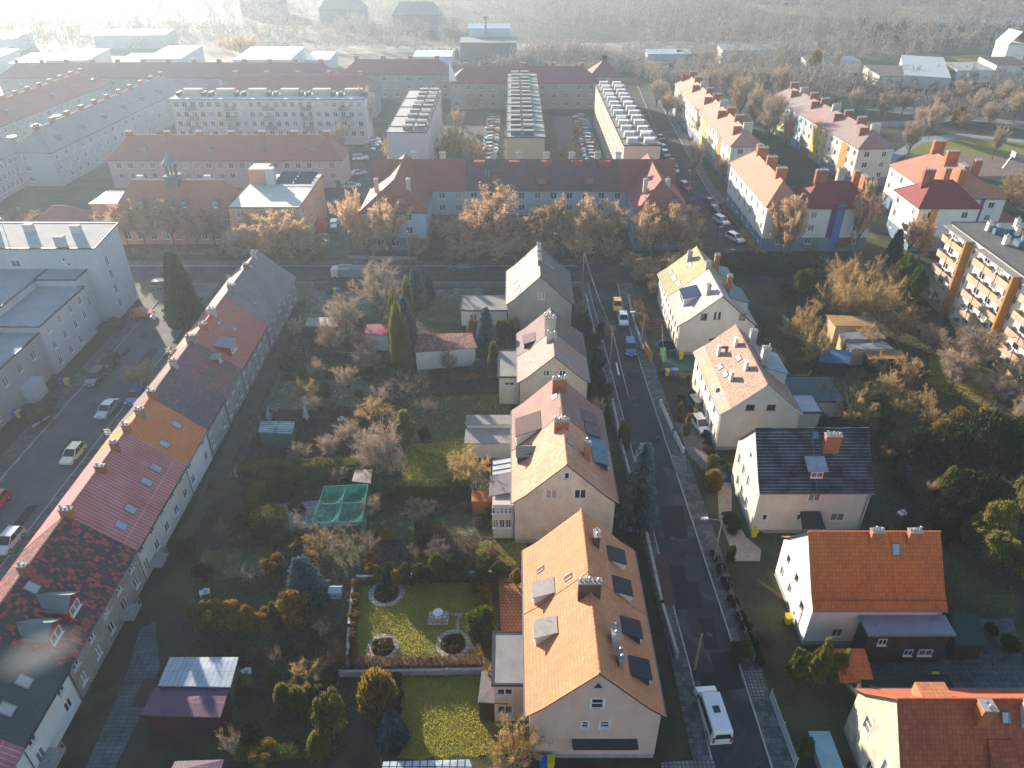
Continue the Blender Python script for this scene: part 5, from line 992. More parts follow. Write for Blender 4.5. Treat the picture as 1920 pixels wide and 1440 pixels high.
gshed('blue sheet shed in the right gardens below the garage bays', [(1534,655),(1596,656),(1594,682),(1536,680)], 2.4, mat('steel blue sheet', (.04,.12,.25)), DARKW)
gshed('leaf strewn brown shed roof right of the blue shed', [(1620,660),(1690,656),(1700,672),(1630,675)], 2.4, mat('leafy roof', (.45,.18,.05), (.2,.12,.06), ns=2), DARKW)

# ---------------------------------------------------------------- plants
RNG = np.random.default_rng(5)
def ribbons(name, P, D, Wd, m, bend=None):
    "many thin two sided leaves or twigs as one mesh: P base points, D length vectors, Wd widths"
    n = len(P); rnd = RNG.normal(size=(n, 3)); A = np.cross(D, rnd); A /= (np.linalg.norm(A, axis=1, keepdims=True) + 1e-9); A *= (Wd / 2)[:, None]
    V = np.empty((n, 4, 3)); V[:, 0] = P - A; V[:, 1] = P + A; V[:, 2] = P + D + A*.35; V[:, 3] = P + D - A*.35
    me = bpy.data.meshes.new(name); me.vertices.add(n*4); me.vertices.foreach_set('co', V.reshape(-1)); me.loops.add(n*4); me.loops.foreach_set('vertex_index', np.arange(n*4, dtype=np.int32))
    me.polygons.add(n); me.polygons.foreach_set('loop_start', np.arange(0, n*4, 4, dtype=np.int32)); me.update(calc_edges=True); me.materials.append(m); return me
def unit(n):
    v = RNG.normal(size=(n, 3)); return v / np.linalg.norm(v, axis=1, keepdims=True)
BARK = mat('grey brown bark', (.1,.075,.055), (.07,.055,.04), ns=3, coord='obj'); BARKL = mat('pale bark', (.22,.18,.14), (.15,.12,.1), ns=3, coord='obj')
LF = dict(
 oak=foliage('rusty oak leaves and twigs', (.3,.17,.09), (.74,.5,.3), .5), bare=foliage('grey brown twigs', (.17,.12,.085), (.55,.42,.3), .25), ochre=foliage('ochre twigs', (.17,.11,.04), (.6,.42,.18), .4),
 spruce=foliage('dark spruce needles', (.01,.018,.008), (.045,.06,.02), .2), blue=foliage('blue spruce needles', (.03,.06,.07), (.13,.2,.22), .15), thuja=foliage('golden green cypress sprays', (.03,.04,.008), (.2,.19,.03), .45, ns=.5),
 green=foliage('evergreen leaves', (.02,.035,.01), (.1,.14,.02), .35), gold=foliage('golden conifer sprays', (.07,.05,.01), (.34,.22,.03), .4), shrub=foliage('brown shrub twigs', (.07,.045,.03), (.24,.15,.08), .25),
 pine=foliage('bright pine needles', (.05,.06,.01), (.28,.27,.05), .4))
LF['woods'] = foliage('hazy grey brown twigs', (.15,.125,.11), (.36,.31,.26), .2)  # paler, greyer copy of the bare twigs: extra haze put into the colour
PROTO = {}
def grow(seed, H_=1.0, spread=.42, limbs=6, depth=3, upright=.6, clear=.22):
    "branch skeleton in a unit tall tree: list of (p, q, r0, r1, level)"
    rnd = random.Random(seed); out = []
    def branch(p, d, ln, r, lv):
        n = 3 if lv < 2 else 2; q = p
        for k in range(n):
            nq = q + d*ln/n; rr = r*(1 - .6*(k+1)/n); out.append((q.copy(), nq.copy(), r*(1-.6*k/n), rr, lv))
            if lv < depth:
                for _ in range(2 if lv else 0):
                    a = Vector((rnd.gauss(0,1), rnd.gauss(0,1), rnd.gauss(0,.5)+upright*.7)).normalized(); nd = (d*.75 + a*.8).normalized(); branch(nq, nd, ln*rnd.uniform(.4,.62), rr*.62, lv+1)
            q = nq; d = (d + Vector((rnd.gauss(0,.13), rnd.gauss(0,.13), .06))).normalized()
    tp = Vector((rnd.gauss(0,.01), rnd.gauss(0,.01), clear*1.15)); out.append((Vector((0,0,-.01)), tp, .024, .018, 0))
    for k in range(limbs):
        t = 2*math.pi*(k + rnd.uniform(-.3,.3))/limbs; up = rnd.uniform(.5, 1.3) if k else 4; st = Vector((tp.x, tp.y, clear*rnd.uniform(.7,1.15)))
        branch(st, Vector((math.cos(t)*spread*1.9, math.sin(t)*spread*1.9, up*(.6+upright))).normalized(), rnd.uniform(.42,.56), .012, 1)
    return out
def proto_tree(key, kind, seed, twigs, tw_len, tw_w, bark, leafy=0, **kw):
    "a bare or rusty tree, unit height; trunk with its limbs is one part, the twig crown another"
    sk = grow(seed, **kw); zmax = max(s[1].z for s in sk); rmax = max(math.hypot(s[1].x, s[1].y) for s in sk); f = 1/(zmax+.04)
    mb = MB()
    for p, q, r0, r1, lv in sk:
        if lv < 3: mb.tube(p*f, q*f, r0*f, r1*f, 5 if lv < 2 else 3, cap=False)
    me_t = bpy.data.meshes.new('trunk'); me_t.from_pydata(mb.v, [], mb.f); me_t.materials.append(bark); me_t.update()
    src = [s for s in sk if s[4] >= 2]; idx = RNG.integers(0, len(src), twigs); t = RNG.random(twigs)
    A = np.array([s[0] for s in src])*f; B = np.array([s[1] for s in src])*f; P = A[idx] + (B-A)[idx]*t[:, None]; dd = (B-A)[idx]; dd /= np.linalg.norm(dd, axis=1, keepdims=True)+1e-9
    D = dd*.6 + unit(twigs)*.8; D[:, 2] += .25; D /= np.linalg.norm(D, axis=1, keepdims=True); ln = tw_len*RNG.uniform(.5, 1.3, twigs); W = np.full(twigs, tw_w)
    if leafy:
        n2 = leafy; i2 = RNG.integers(0, twigs, n2); P2 = P[i2] + D[i2]*(ln[i2]*RNG.random(n2))[:, None] + RNG.normal(size=(n2,3))*.006; P = np.vstack([P, P2]); D = np.vstack([D*ln[:, None], unit(n2)*.017]); W = np.concatenate([W, np.full(n2, .015)])
    else: D = D*ln[:, None]
    PROTO[key] = (me_t, ribbons('crown', P, D, W, LF[kind])); return max(.2, rmax*f)
RAD = {}
for i in range(3): RAD['oak%d' % i] = proto_tree('oak%d' % i, 'oak', 11+i, 4200, .075, .0045, BARK, leafy=14000, spread=.4, limbs=7, upright=.55)
for i in range(3): RAD['bare%d' % i] = proto_tree('bare%d' % i, 'bare', 31+i, 7500, .085, .005, BARK, spread=.38, limbs=8, upright=.7)
for i in range(2): RAD['tall%d' % i] = proto_tree('tall%d' % i, 'bare', 41+i, 3400, .07, .0045, BARK, spread=.2, limbs=6, upright=1.3, clear=.3)
for i in range(3): RAD['ochre%d' % i] = proto_tree('ochre%d' % i, 'ochre', 51+i, 6500, .075, .005, BARKL, leafy=3500, spread=.62, limbs=9, upright=.3, clear=.16)
for i in range(2): RAD['gnarl%d' % i] = proto_tree('gnarl%d' % i, 'bare', 61+i, 1500, .12, .006, BARKL, spread=.55, limbs=7, upright=.25, clear=.15)
for i in range(2): RAD['shrub%d' % i] = proto_tree('shrub%d' % i, 'shrub', 71+i, 3000, .2, .012, BARK, leafy=900, spread=.6, limbs=9, upright=.5, clear=.03)
def proto_solid(key, kind, prof, n, ln, wd, droop=-.1, core=.8, lumpy=.1, flat=.3):
    "an evergreen, unit height and unit radius: sprays along an outline prof(z) over a dark inner body"
    z = RNG.random(n*2); rr = np.array([prof(a) for a in z]); keep = RNG.random(n*2) < (rr/rr.max())*.9+.1; z = z[keep][:n]; rr = rr[keep][:n]; n = len(z); th = RNG.random(n)*2*math.pi
    lump = 1 + lumpy*np.sin(th*5+z*9)*np.sin(z*23+th*2) + lumpy*.6*np.sin(th*11-z*17); rad = rr*lump*(RNG.random(n)**.35)
    P = np.stack([rad*np.cos(th), rad*np.sin(th), z*.97], 1); D = np.stack([np.cos(th), np.sin(th), np.full(n, droop)], 1) + RNG.normal(size=(n,3))*flat; D /= np.linalg.norm(D, axis=1, keepdims=True)
    D *= (ln*RNG.uniform(.5,1.3,n))[:, None]; D[:, 2] *= (.22 if prof is cone else 1); me = ribbons('foliage', P, D, np.full(n, wd), LF[kind])
    mb = MB(); mb.lathe([(max(.02, prof(a/8)*core), a/8*.93+.01) for a in range(9)], n=10); c = bpy.data.meshes.new('trunk'); mb.tube((0,0,-.02), (0,0,.1), .06, .05, 6); c.from_pydata(mb.v, [], mb.f); c.materials.append(LF[kind]); c.update()
    PROTO[key] = (c, me)
CONE_ = 1
cone = lambda a: max(.03, (1-a)**.85 * (1 - .25*abs(math.sin(a*26))) * min(1, .55+a*6)); col_ = lambda a: max(.04, (1 - abs(a*1.25-.35)**2.2) if a < .95 else .12)
ball = lambda a: max(.05, math.sqrt(max(0, 1-(a*2-1)**2))*.95+.05); 
def proto_lobed(key, kind, lobes, n, ln, wd, seed, top=.0, rl=(.22,.42)):
    "a rounded evergreen made of separate leaf clumps with gaps between them, unit height and radius"
    rg = np.random.default_rng(seed); c = rg.normal(size=(lobes,3)); c /= np.linalg.norm(c, axis=1, keepdims=True); c *= (rg.uniform(.45,.78,lobes))[:, None]; c[:, 2] = c[:, 2]*.46+.5; r = rg.uniform(*rl, lobes)*(1-top*np.clip(c[:,2]-.4,0,1)); c[:, :2] *= (1-top*np.clip(c[:,2]-.3,0,1))[:, None]
    i = rg.integers(0, lobes, n); v = rg.normal(size=(n,3)); v /= np.linalg.norm(v, axis=1, keepdims=True); v[:, 2] = np.where(rg.random(n) < .7, np.abs(v[:, 2]), v[:, 2]); k = (r[i]*rg.uniform(.75,1.05,n))[:, None]; P = c[i] + v*k*np.array([1,1,.5]); P[:, 2] = np.clip(P[:, 2], .02, 1)
    D = v + rg.normal(size=(n,3))*.9; D[:, 2] += .3; D /= np.linalg.norm(D, axis=1, keepdims=True); me = ribbons('foliage', P, D*np.array([1,1,.6])*ln*rg.uniform(.5,1.3,(n,1)), np.full(n, wd), LF[kind])
    mb = MB(); mb.tube((0,0,-.02), (0,0,.5), .05, .03, 6); [mb.lathe([(r[j]*.25, -r[j]*.3), (r[j]*.72, 0), (r[j]*.25, r[j]*.32)], tuple(c[j]), 7) for j in range(lobes)]
    t = bpy.data.meshes.new('trunk'); t.from_pydata(mb.v, [], mb.f); t.materials.append(LF[kind]); t.update(); PROTO[key] = (t, me)
for i in range(2):
    proto_solid('spruce%d' % i, 'spruce', cone, 6000, .28, .07, -.3, .55); proto_solid('blue%d' % i, 'blue', cone, 6000, .28, .07, -.15, .55)
    proto_solid('thuja%d' % i, 'thuja', col_, 4200, .2, .09, 1.6, .85, .12); proto_solid('gold%d' % i, 'gold', col_, 3600, .2, .09, 1.4, .85, .12)
    proto_lobed('bush%d' % i, 'green', 22, 5200, .1, .07, 90+i); proto_lobed('pine%d' % i, 'pine', 30, 7000, .11, .05, 94+i, .5, (.16,.3)); proto_lobed('dark%d' % i, 'spruce', 24, 5200, .11, .07, 98+i, .3)
    proto_lobed('goldbush%d' % i, 'gold', 24, 5200, .1, .06, 102+i)
KINDN = dict(oak='oak_tree', bare='bare_tree', tall='bare_tree', ochre='bare_tree', gnarl='bare_tree', shrub='shrub', spruce='spruce_tree', blue='blue_spruce', thuja='cypress_tree', gold='golden_cypress', bush='evergreen_bush', pine='pine_tree', dark='evergreen_bush', goldbush='golden_bush')
KC = dict(shrub='shrub', bush='bush', dark='bush', goldbush='bush')
cnt = {}
def plant(kind, x, y, h, r, label, group=None, z=0, var=None):
    i = cnt[kind] = cnt.get(kind, -1) + 1; nv = sum(1 for k in PROTO if k[:-1] == kind); key = '%s%d' % (kind, (i if var is None else var) % nv); T, Cn = PROTO[key]
    f = r / RAD[key] if key in RAD else r; t = thing(KINDN[kind], label, KC.get(kind, 'tree'), (x, y, z), (i*2.399) % 6.283, group)
    t.scale = (f, f, h); link('trunk', T, t); link('crown' if key in RAD else 'foliage', Cn, t); return t
def ptree(kind, bx, by, top, wpx, label, group=None, var=None):
    "a plant surveyed from the photo: foot (bx, by), top row, crown width in pixels"
    P = G(bx, by); plant(kind, P.x, P.y, max(.6, HZ(top, P.y + (1.0 if kind in ('spruce','blue') else .5))), SC(wpx, P)/2*(1.4 if kind == 'oak' else 1.25 if kind in ('bare', 'ochre') else 1), label, group, var=var)
def row_of(kind, L, template, group, first='leftmost', last='rightmost', frm='from the left'):
    L = sorted(L); n = len(L)
    for i, q in enumerate(L): ptree(q[4] if len(q) > 4 else kind, *q[:4], template % nth(i, n, first, last, frm), group)
row_of('oak', [(735,482,366,72),(785,488,436,44),(858,470,400,60),(885,478,390,62),(925,478,345,92),(968,470,398,56),(1003,474,386,60),(1032,466,362,60),(1062,474,410,50),(1092,470,366,66),(1125,472,390,62),(1150,468,374,60),(940,494,430,70),(1000,496,432,60),(1080,496,430,56),(875,496,440,66)], 'rusty leaved tree in front of the light blue courtyard building, %s', 'rusty trees in the forecourt of the courtyard building')
row_of('oak', [(1205,488,392,46),(1222,478,372,52),(1268,478,368,74),(1295,470,392,44),(1190,516,472,44),(1218,528,478,54),(1262,520,470,52),(1240,545,500,50),(1290,500,440,44)], 'bare reddish tree around the right wing of the courtyard building, %s', 'trees at the right wing')
row_of('oak', [(660,470,352,48),(690,480,400,44),(560,492,402,60),(520,490,388,80),(478,482,400,62),(600,486,440,44),(448,492,440,44)], 'pale orange tree between the orange annexe and the courtyard building, %s', 'pale orange trees at the annexe')
row_of('oak', [(240,458,380,50),(275,462,372,48),(328,460,366,56),(372,464,398,46),(405,462,384,44),(205,455,398,46),(112,428,398,58),(38,430,394,62),(160,432,400,44)], 'sunlit orange tree before the school front, %s', 'orange trees before the school')
row_of('bare', [(640,300,228,40),(690,262,160,36),(1530,130,88,24)], 'slim bare tree standing in the haze, %s', 'bare trees in the haze')
row_of('ochre', [(745,330,240,44),(870,300,232,56),(850,290,210,44),(895,320,245,50),(830,300,255,44),(1062,306,262,56),(1082,270,212,26),(888,210,168,34),(860,240,196,30)], 'brownish leafless tree in the courts between the three slabs, %s', 'trees in the slab courts')
ptree('oak', 455, 112, 62, 60, 'big hazy orange tree beyond the rear roofs in the upper left')
row_of('oak', [(520,172,140,30),(600,170,138,34),(555,168,146,24)], 'small orange tree in front of the rear roof behind the slab, %s', 'orange trees by the rear roof')
# middle gardens
ptree('spruce', 352, 606, 466, 72, 'large dark spruce at the bend of the side street')
ptree('oak', 272, 724, 678, 52, 'round reddish brown tree on the verge beside the terrace')
ptree('bare', 716, 600, 488, 96, 'broad bare tree behind the gardens, left of the blue spruces'); ptree('bare', 655, 645, 556, 78, 'low bare fruit tree beside the raspberry roofed hut'); ptree('bare', 738, 628, 530, 60, 'bare tree just left of the tall columnar trees')
ptree('bare', 625, 668, 598, 56, 'thin bare tree below the mossy grey shed'); ptree('ochre', 572, 758, 700, 60, 'fan shaped leafless tree above the dug bed')
ptree('blue', 782, 572, 498, 46, 'tall blue spruce at the cross street, left of the round pond bed'); ptree('blue', 764, 655, 552, 48, 'blue spruce half hidden by columnar trees'); ptree('spruce', 805, 560, 512, 26, 'small dark spruce right of the tall blue spruce')
row_of('thuja', [(752,698,578,28),(764,705,600,22),(745,660,560,24),(770,640,530,22)], 'tall columnar tree glowing yellow green by the rusty barn, %s', 'columnar trees by the rusty barn')
ptree('blue', 897, 702, 666, 32, 'small neat blue spruce right of the rusty barn'); ptree('pine', 878, 676, 642, 36, 'yellow green pine touching the rusty barn'); ptree('thuja', 926, 706, 644, 20, 'narrow golden green cypress by the pale annex'); ptree('blue', 912, 655, 570, 42, 'grey green spruce beside the grey house terrace')
ptree('gold', 884, 630, 598, 16, 'left one of two small golden cypresses by the white terrace'); ptree('gold', 893, 632, 600, 14, 'right one of two small golden cypresses by the white terrace'); ptree('gold', 967, 628, 596, 18, 'golden cypress at the corner of the tan house')
row_of('thuja', [(935,640,600,20),(946,642,602,20),(957,640,600,18)], 'dark green cypress between the spruce and the golden cypress, %s', 'three dark cypresses')
row_of('dark', [(1085,635,592,30),(1100,620,588,26),(1110,660,620,34),(1120,700,650,30),(1115,735,690,44),(1135,745,715,30),(1132,800,770,30),(1122,650,600,20)], 'dark evergreen in the shaded front gardens left of the street, %s', 'evergreens in the shaded front gardens')
row_of('thuja', [(1165,830,788,14),(1172,842,800,14)], 'dark column shrub by the left pavement, %s', 'dark column shrubs at the kerb')
ptree('blue', 1193, 985, 818, 74, 'big dark blue spruce between the cream house and the street, its tip sunlit')
row_of('oak', [(700,860,745,70),(735,870,760,80)], 'leafy orange brown tree in the middle of the gardens, %s', 'orange brown garden trees') if False else None
ptree('ochre', 700, 790, 738, 80, 'orange brown tangle of a tree left of the lawn'); ptree('gnarl', 775, 745, 690, 120, 'wide dark gnarled tree above the lawn'); ptree('gnarl', 735, 905, 780, 110, 'tall gnarled tree beside the sunlit beige shed'); ptree('bare', 720, 900, 800, 90, 'greyish bare tree crowding the gnarled one')
ptree('pine', 762, 825, 760, 44, 'light green young pine at the lawn edge'); ptree('dark', 797, 832, 795, 26, 'round clipped dark green tree on the lawn'); ptree('ochre', 880, 905, 822, 78, 'fountain shaped orange shrub by the verandah')
ptree('bush', 612, 748, 712, 28, 'clipped dark round tree among the frosty plots'); ptree('bush', 540, 700, 660, 30, 'dark bush at the left of the upper plots'); ptree('bush', 592, 682, 662, 14, 'tiny dark bush on the pale plot')
ptree('gnarl', 640, 1040, 985, 110, 'sprawling bare crown below the green net'); ptree('gnarl', 692, 1045, 990, 60, 'bare crown right of the sprawling one'); ptree('ochre', 595, 1035, 990, 90, 'brown bare crown above the big blue spruce')
ptree('blue', 577, 1122, 1032, 82, 'wide silvery blue spruce above the gold tipped hedge'); ptree('goldbush', 518, 1085, 1034, 46, 'round yellow green bush left of the wide blue spruce'); ptree('goldbush', 556, 1168, 1100, 66, 'large golden brown rounded bush below the wide blue spruce')
row_of('goldbush', [(378,1180,1122,40),(408,1180,1118,44),(440,1180,1122,46),(470,1182,1130,40),(500,1180,1132,34),(395,1176,1120,40),(456,1178,1124,40)], 'golden topped bush of the tall hedge in the shaded garden, %s', 'golden topped hedge bushes')
row_of('thuja', [(536,1325,1278,32),(562,1330,1284,34),(520,1175,1126,20)], 'dark cone shaped cypress with a bright rim in the shaded garden, %s', 'dark cone cypresses')
ptree('pine', 628, 1385, 1280, 72, 'tall yellow flecked evergreen left of the lower lawn'); ptree('ochre', 580, 1290, 1232, 90, 'feathery brown shrub above the cone cypresses'); ptree('shrub', 640, 1255, 1200, 50, 'reddish brown shrub at the wall of the round bed garden')
ptree('gold', 712, 1330, 1258, 66, 'golden spreading conifer at the top of the lower lawn', var=0); ptree('blue', 740, 1388, 1312, 58, 'dark blue dwarf spruce on the lower lawn'); ptree('bush', 905, 1205, 1140, 70, 'big rounded evergreen bush beside the terracotta terrace')
ptree('ochre', 965, 1440, 1330, 110, 'straw coloured leafless tree against the lower left of the orange double house'); ptree('thuja', 602, 1420, 1368, 40, 'dark conical shrub left of the greenhouse'); ptree('goldbush', 935, 1290, 1235, 60, 'yellow leafy bush under the grey annex roof')
ptree('gnarl', 440, 1425, 1352, 60, 'small sunlit twisted tree at the bottom left')
row_of('bush', [(790,1095,1048,40),(820,1088,1030,36),(845,1092,1040,34),(865,1085,1045,34),(905,1085,1055,30),(935,1090,1050,34),(760,1090,1050,28),(730,1085,1046,30)], 'bush in the border above the round bed garden, %s', 'bushes above the round bed garden')
row_of('goldbush', [(700,1080,1050,26),(745,1098,1062,26),(800,1100,1072,22),(880,1070,1032,26),(890,1110,1085,26),(912,1130,1100,30),(900,1150,1120,20),(968,1095,1060,26)], 'yellow brown bush in the beds near the round bed garden, %s', 'yellow bushes near the round bed garden')
for cx, cy_, nm in ((718,1214,'lower left'),(850,1208,'lower right'),(725,1112,'upper left')):
    for k in range(7):
        a_ = k*.9; P = G(cx, cy_); plant(['bush','goldbush','shrub'][k % 3], P.x+.8*math.cos(a_)*(k > 0), P.y+.7*math.sin(a_)*(k > 0), .45+.2*(k % 2), .4, 'small shrub planted inside the %s stone ringed bed' % nm, 'shrubs in the %s ringed bed' % nm)
# right side plants
row_of('gold', [(1273,790,752,11),(1287,815,775,12)], 'slim golden column shrub beside the cream drive, %s', 'two slim golden columns'); ptree('pine', 1335, 880, 848, 34, 'bright green bush at the foot of the cream gable'); ptree('gold', 1335, 915, 880, 32, 'golden spiky shrub at the start of the gravel path')
ptree('bush', 1368, 1055, 1018, 20, 'small oval bush on the gravel forecourt'); 
row_of('pine', [(1484,1290,1200,44),(1524,1290,1188,48),(1562,1285,1198,36)], 'bright tipped evergreen before the timber annex, %s', 'three evergreens before the timber annex')
ptree('bush', 1506, 1425, 1368, 30, 'dark upright shrub at the bottom by the picket fence'); ptree('bush', 1385, 1235, 1195, 50, 'brownish shrub beside the right pavement'); ptree('shrub', 1432, 1215, 1180, 46, 'twiggy shrub between pavement and drive')
ptree('blue', 1690, 908, 862, 34, 'pale tipped small spruce behind the dark blue roof'); ptree('thuja', 1768, 930, 876, 26, 'leaning bright green cypress in the dark right garden'); ptree('thuja', 1798, 945, 885, 24, 'second bright green cypress in the dark right garden'); ptree('gnarl', 1742, 928, 888, 30, 'little sunlit bare tree in the dark right garden')
row_of('pine', [(1850,1010,930,90),(1900,1000,870,80),(1860,1060,985,80),(1915,1090,1010,60),(1925,940,880,50)], 'spreading yellow green evergreen at the right edge, %s', 'yellow green evergreens at the right edge')
row_of('dark', [(1720,870,800,80),(1770,880,790,90),(1820,890,770,110),(1870,900,780,90),(1800,960,880,90),(1745,840,800,50),(1870,850,790,60),(1760,1010,950,60)], 'tall dark evergreen thicket bush of the right garden, %s', 'dark evergreen thicket on the right')
row_of('goldbush', [(1690,850,818,40),(1730,838,800,44),(1762,822,782,44),(1800,806,764,50),(1850,808,766,60),(1890,830,790,40),(1660,860,832,30)], 'gold rimmed bush along the top of the dark thicket, %s', 'gold rimmed bushes over the thicket')
ptree('ochre', 1592, 800, 728, 74, 'straw coloured round bare tree behind the tan roofed house'); ptree('ochre', 1690, 780, 735, 60, 'rust brown shrub right of the straw coloured tree')
row_of('bare', [(1780,735,650,90),(1800,700,610,110),(1865,760,700,90),(1905,820,720,80),(1745,660,610,60),(1840,680,640,60),(1900,740,660,70),(1930,780,690,60)], 'pale leafless tree by the lawn below the balcony slab, %s', 'leafless trees below the balcony slab')
row_of('ochre', [(1560,600,500,80),(1600,610,490,90),(1640,620,500,90),(1580,560,470,80),(1640,560,470,90),(1680,640,560,80),(1625,660,600,50),(1700,600,540,60),(1540,520,480,60),(1500,640,560,70),(1520,690,600,60),(1740,640,600,50),(1660,590,520,80),(1610,540,480,60)], 'golden brown leafless tree in the copse left of the balcony slab, %s', 'copse left of the balcony slab')
row_of('bush', [(1500,570,502,56),(1470,560,522,30),(1685,560,470,46),(1700,600,500,40)], 'green tree among the brown copse left of the balcony slab, %s', 'green trees in the copse'); ptree('spruce', 1672, 490, 425, 34, 'small spruce beside the orange striped corner')
row_of('oak', [(1462,480,350,52),(1475,490,370,40),(1602,478,335,44),(1700,480,395,46),(1750,440,360,80),(1790,420,362,56),(1722,490,420,44),(1520,470,455,20),(1575,470,440,30)], 'rusty street tree before the white blocks on the right, %s', 'rusty trees before the white blocks')
row_of('bare', [(1470,290,205,40),(1440,280,170,50),(1410,250,150,50),(1385,230,140,50),(1340,300,250,44),(1310,270,200,50),(1280,230,165,50),(1250,220,170,50),(1230,200,150,44),(1355,340,290,36),(1320,205,120,60),(1360,190,120,60),(1420,200,118,60),(1460,190,115,50),(1300,330,262,30)], 'greyish bare tree between the colourful blocks and the avenue, %s', 'bare trees by the colourful blocks')
ptree('ochre', 1900, 400, 305, 110, 'broad straw coloured tree on the right edge above the bitumen roof')
row_of('bare', [(1850,245,190,40),(1800,250,205,36),(1740,260,180,50),(1700,300,215,40),(1760,215,160,40),(1860,300,230,36),(1900,230,170,40),(1720,250,200,40),(1650,225,170,50),(1690,215,165,44),(1600,215,160,40),(1560,210,165,40),(1800,190,150,40),(1560,150,95,20),(1830,215,165,44),(1880,200,150,44)], 'slender leafless tree on the sports ground side, %s', 'leafless trees at the sports ground')
ptree('gold', 1520, 155, 98, 26, 'mistletoe laden yellow green tree in front of the low brown workshop')
ptree('gold', 1795, 230, 200, 20, 'yellow leafed small tree beside the sports ground path')
row_of('spruce', [(780+k*11, 108, 90, 9) for k in range(8)], 'hazy young spruce in the far row behind the rear roofs, %s', 'far row of hazy spruces')
row_of('bare', [(560,640,590,44),(600,720,668,50),(655,735,680,56),(690,700,640,60),(660,840,785,60),(620,860,812,50),(565,870,828,46),(700,970,925,56),(790,985,930,60),(840,700,655,50),(640,905,870,40),(820,1060,1010,50),(590,780,738,44)], 'small bare fruit tree scattered in the middle gardens, %s', 'fruit trees of the middle gardens')
row_of('gnarl', [(805,780,735,60),(745,820,765,60),(720,760,705,70),(680,900,850,60),(700,660,610,50),(560,1000,955,60),(470,1100,1050,50),(420,1010,965,44),(610,1200,1150,50),(520,1250,1200,46)], 'crooked pale branched fruit tree in the middle gardens, %s', 'crooked fruit trees')
row_of('ochre', [(1540,760,705,60),(1500,735,690,44),(1610,760,715,50),(1660,745,690,60),(1700,715,665,60),(1730,770,720,50),(1640,700,655,44),(1480,640,590,50),(1740,800,750,40),(1450,690,650,36)], 'tawny leafless bush tree in the brown gardens on the right, %s', 'tawny bush trees')
row_of('oak', [(905,470,410,50),(1015,490,450,50),(1140,495,440,46),(720,440,385,40),(830,450,400,44)], 'smaller pale brown tree among the rusty ones by the courtyard, %s', 'smaller trees by the courtyard')
row_of('bare', [(1090,600,560,30),(1140,640,600,26),(1195,535,500,30),(1225,560,525,30),(1280,470,430,40),(1120,780,745,30)], 'thin bare shrub tree near the main street, %s', 'thin trees near the main street')
# scattered border shrubs of the gardens
rs = random.Random(3)
for lab, grp, box, n, kinds, h0, h1 in (
 ('low shrub in the beds between the green net and the terrace', 'shrubs near the green net', (430,900,560,1030), 14, ('bush','shrub','dark'), 1, 2.2),
 ('twiggy shrub in the frosty allotments right of the terrace', 'shrubs of the frosty allotments', (470,640,700,880), 34, ('shrub','bush','shrub','shrub'), .7, 1.8),
 ('shrub in the dug garden below the green net', 'shrubs below the green net', (690,930,940,1085), 30, ('shrub','goldbush','bush','shrub'), .6, 1.5),
 ('shrub in the shade along the verge of the terrace', 'shrubs along the terrace verge', (330,900,420,1100), 10, ('dark','shrub'), 1, 2.4),
 ('shrub in the gardens below the mossy shed', 'shrubs below the mossy shed', (540,600,740,690), 22, ('shrub','shrub','bush'), .7, 1.8),
 ('shrub in the dark garden between the plum shed and the greenhouse', 'shrubs of the dark lower garden', (440,1190,640,1430), 22, ('dark','shrub','bush','goldbush'), .8, 2),
 ('shrub in the shady front gardens right of the street', 'shrubs right of the street', (1270,700,1420,1010), 16, ('dark','shrub','bush'), .6, 1.4),
 ('shrub in the brown gardens behind the tan roofed house', 'shrubs behind the tan roofed house', (1520,680,1740,860), 34, ('shrub','shrub','bush'), .8, 2.4),
 ('dark shrub in the deep shade of the right gardens', 'dark shrubs of the right gardens', (1640,860,1900,1240), 34, ('dark','bush','shrub'), .8, 2.6),
 ('low brown shrub along the side street verge by the office', 'shrubs at the side street', (60,690,250,830), 14, ('shrub',), .8, 1.6),
 ('brown undergrowth shrub on the strip along the avenue', 'undergrowth along the avenue', (1240,300,1340,520), 14, ('shrub',), .8, 2),
 ('dark shrub between the houses and the left pavement', 'shrubs by the left pavement', (1150,940,1260,1420), 16, ('dark','shrub'), .7, 1.8)):
    for k in range(n):
        P = G(rs.uniform(box[0], box[2]), rs.uniform(box[1], box[3]))
        if (.0 < P.x < 12.4 and (34 < P.y < 54 or 59 < P.y < 78 or 85 < P.y < 100 or 107 < P.y < 122)) or (25.5 < P.x < 40.5 and (46 < P.y < 56.5 or 61 < P.y < 72 or 76 < P.y < 93 or 101 < P.y < 121)) or -63.6 < P.x < -54.8 or P.x < -68.2 or (-56 < P.x < -37.8) or (12.8 < P.x < 23.2): continue
        if rl[2].x < P.x < rr[2].x and P.y > 136: continue
        plant(rs.choice(kinds), P.x, P.y, rs.uniform(h0, h1), rs.uniform(.6, 1.3), lab, grp)
rs = random.Random(8)
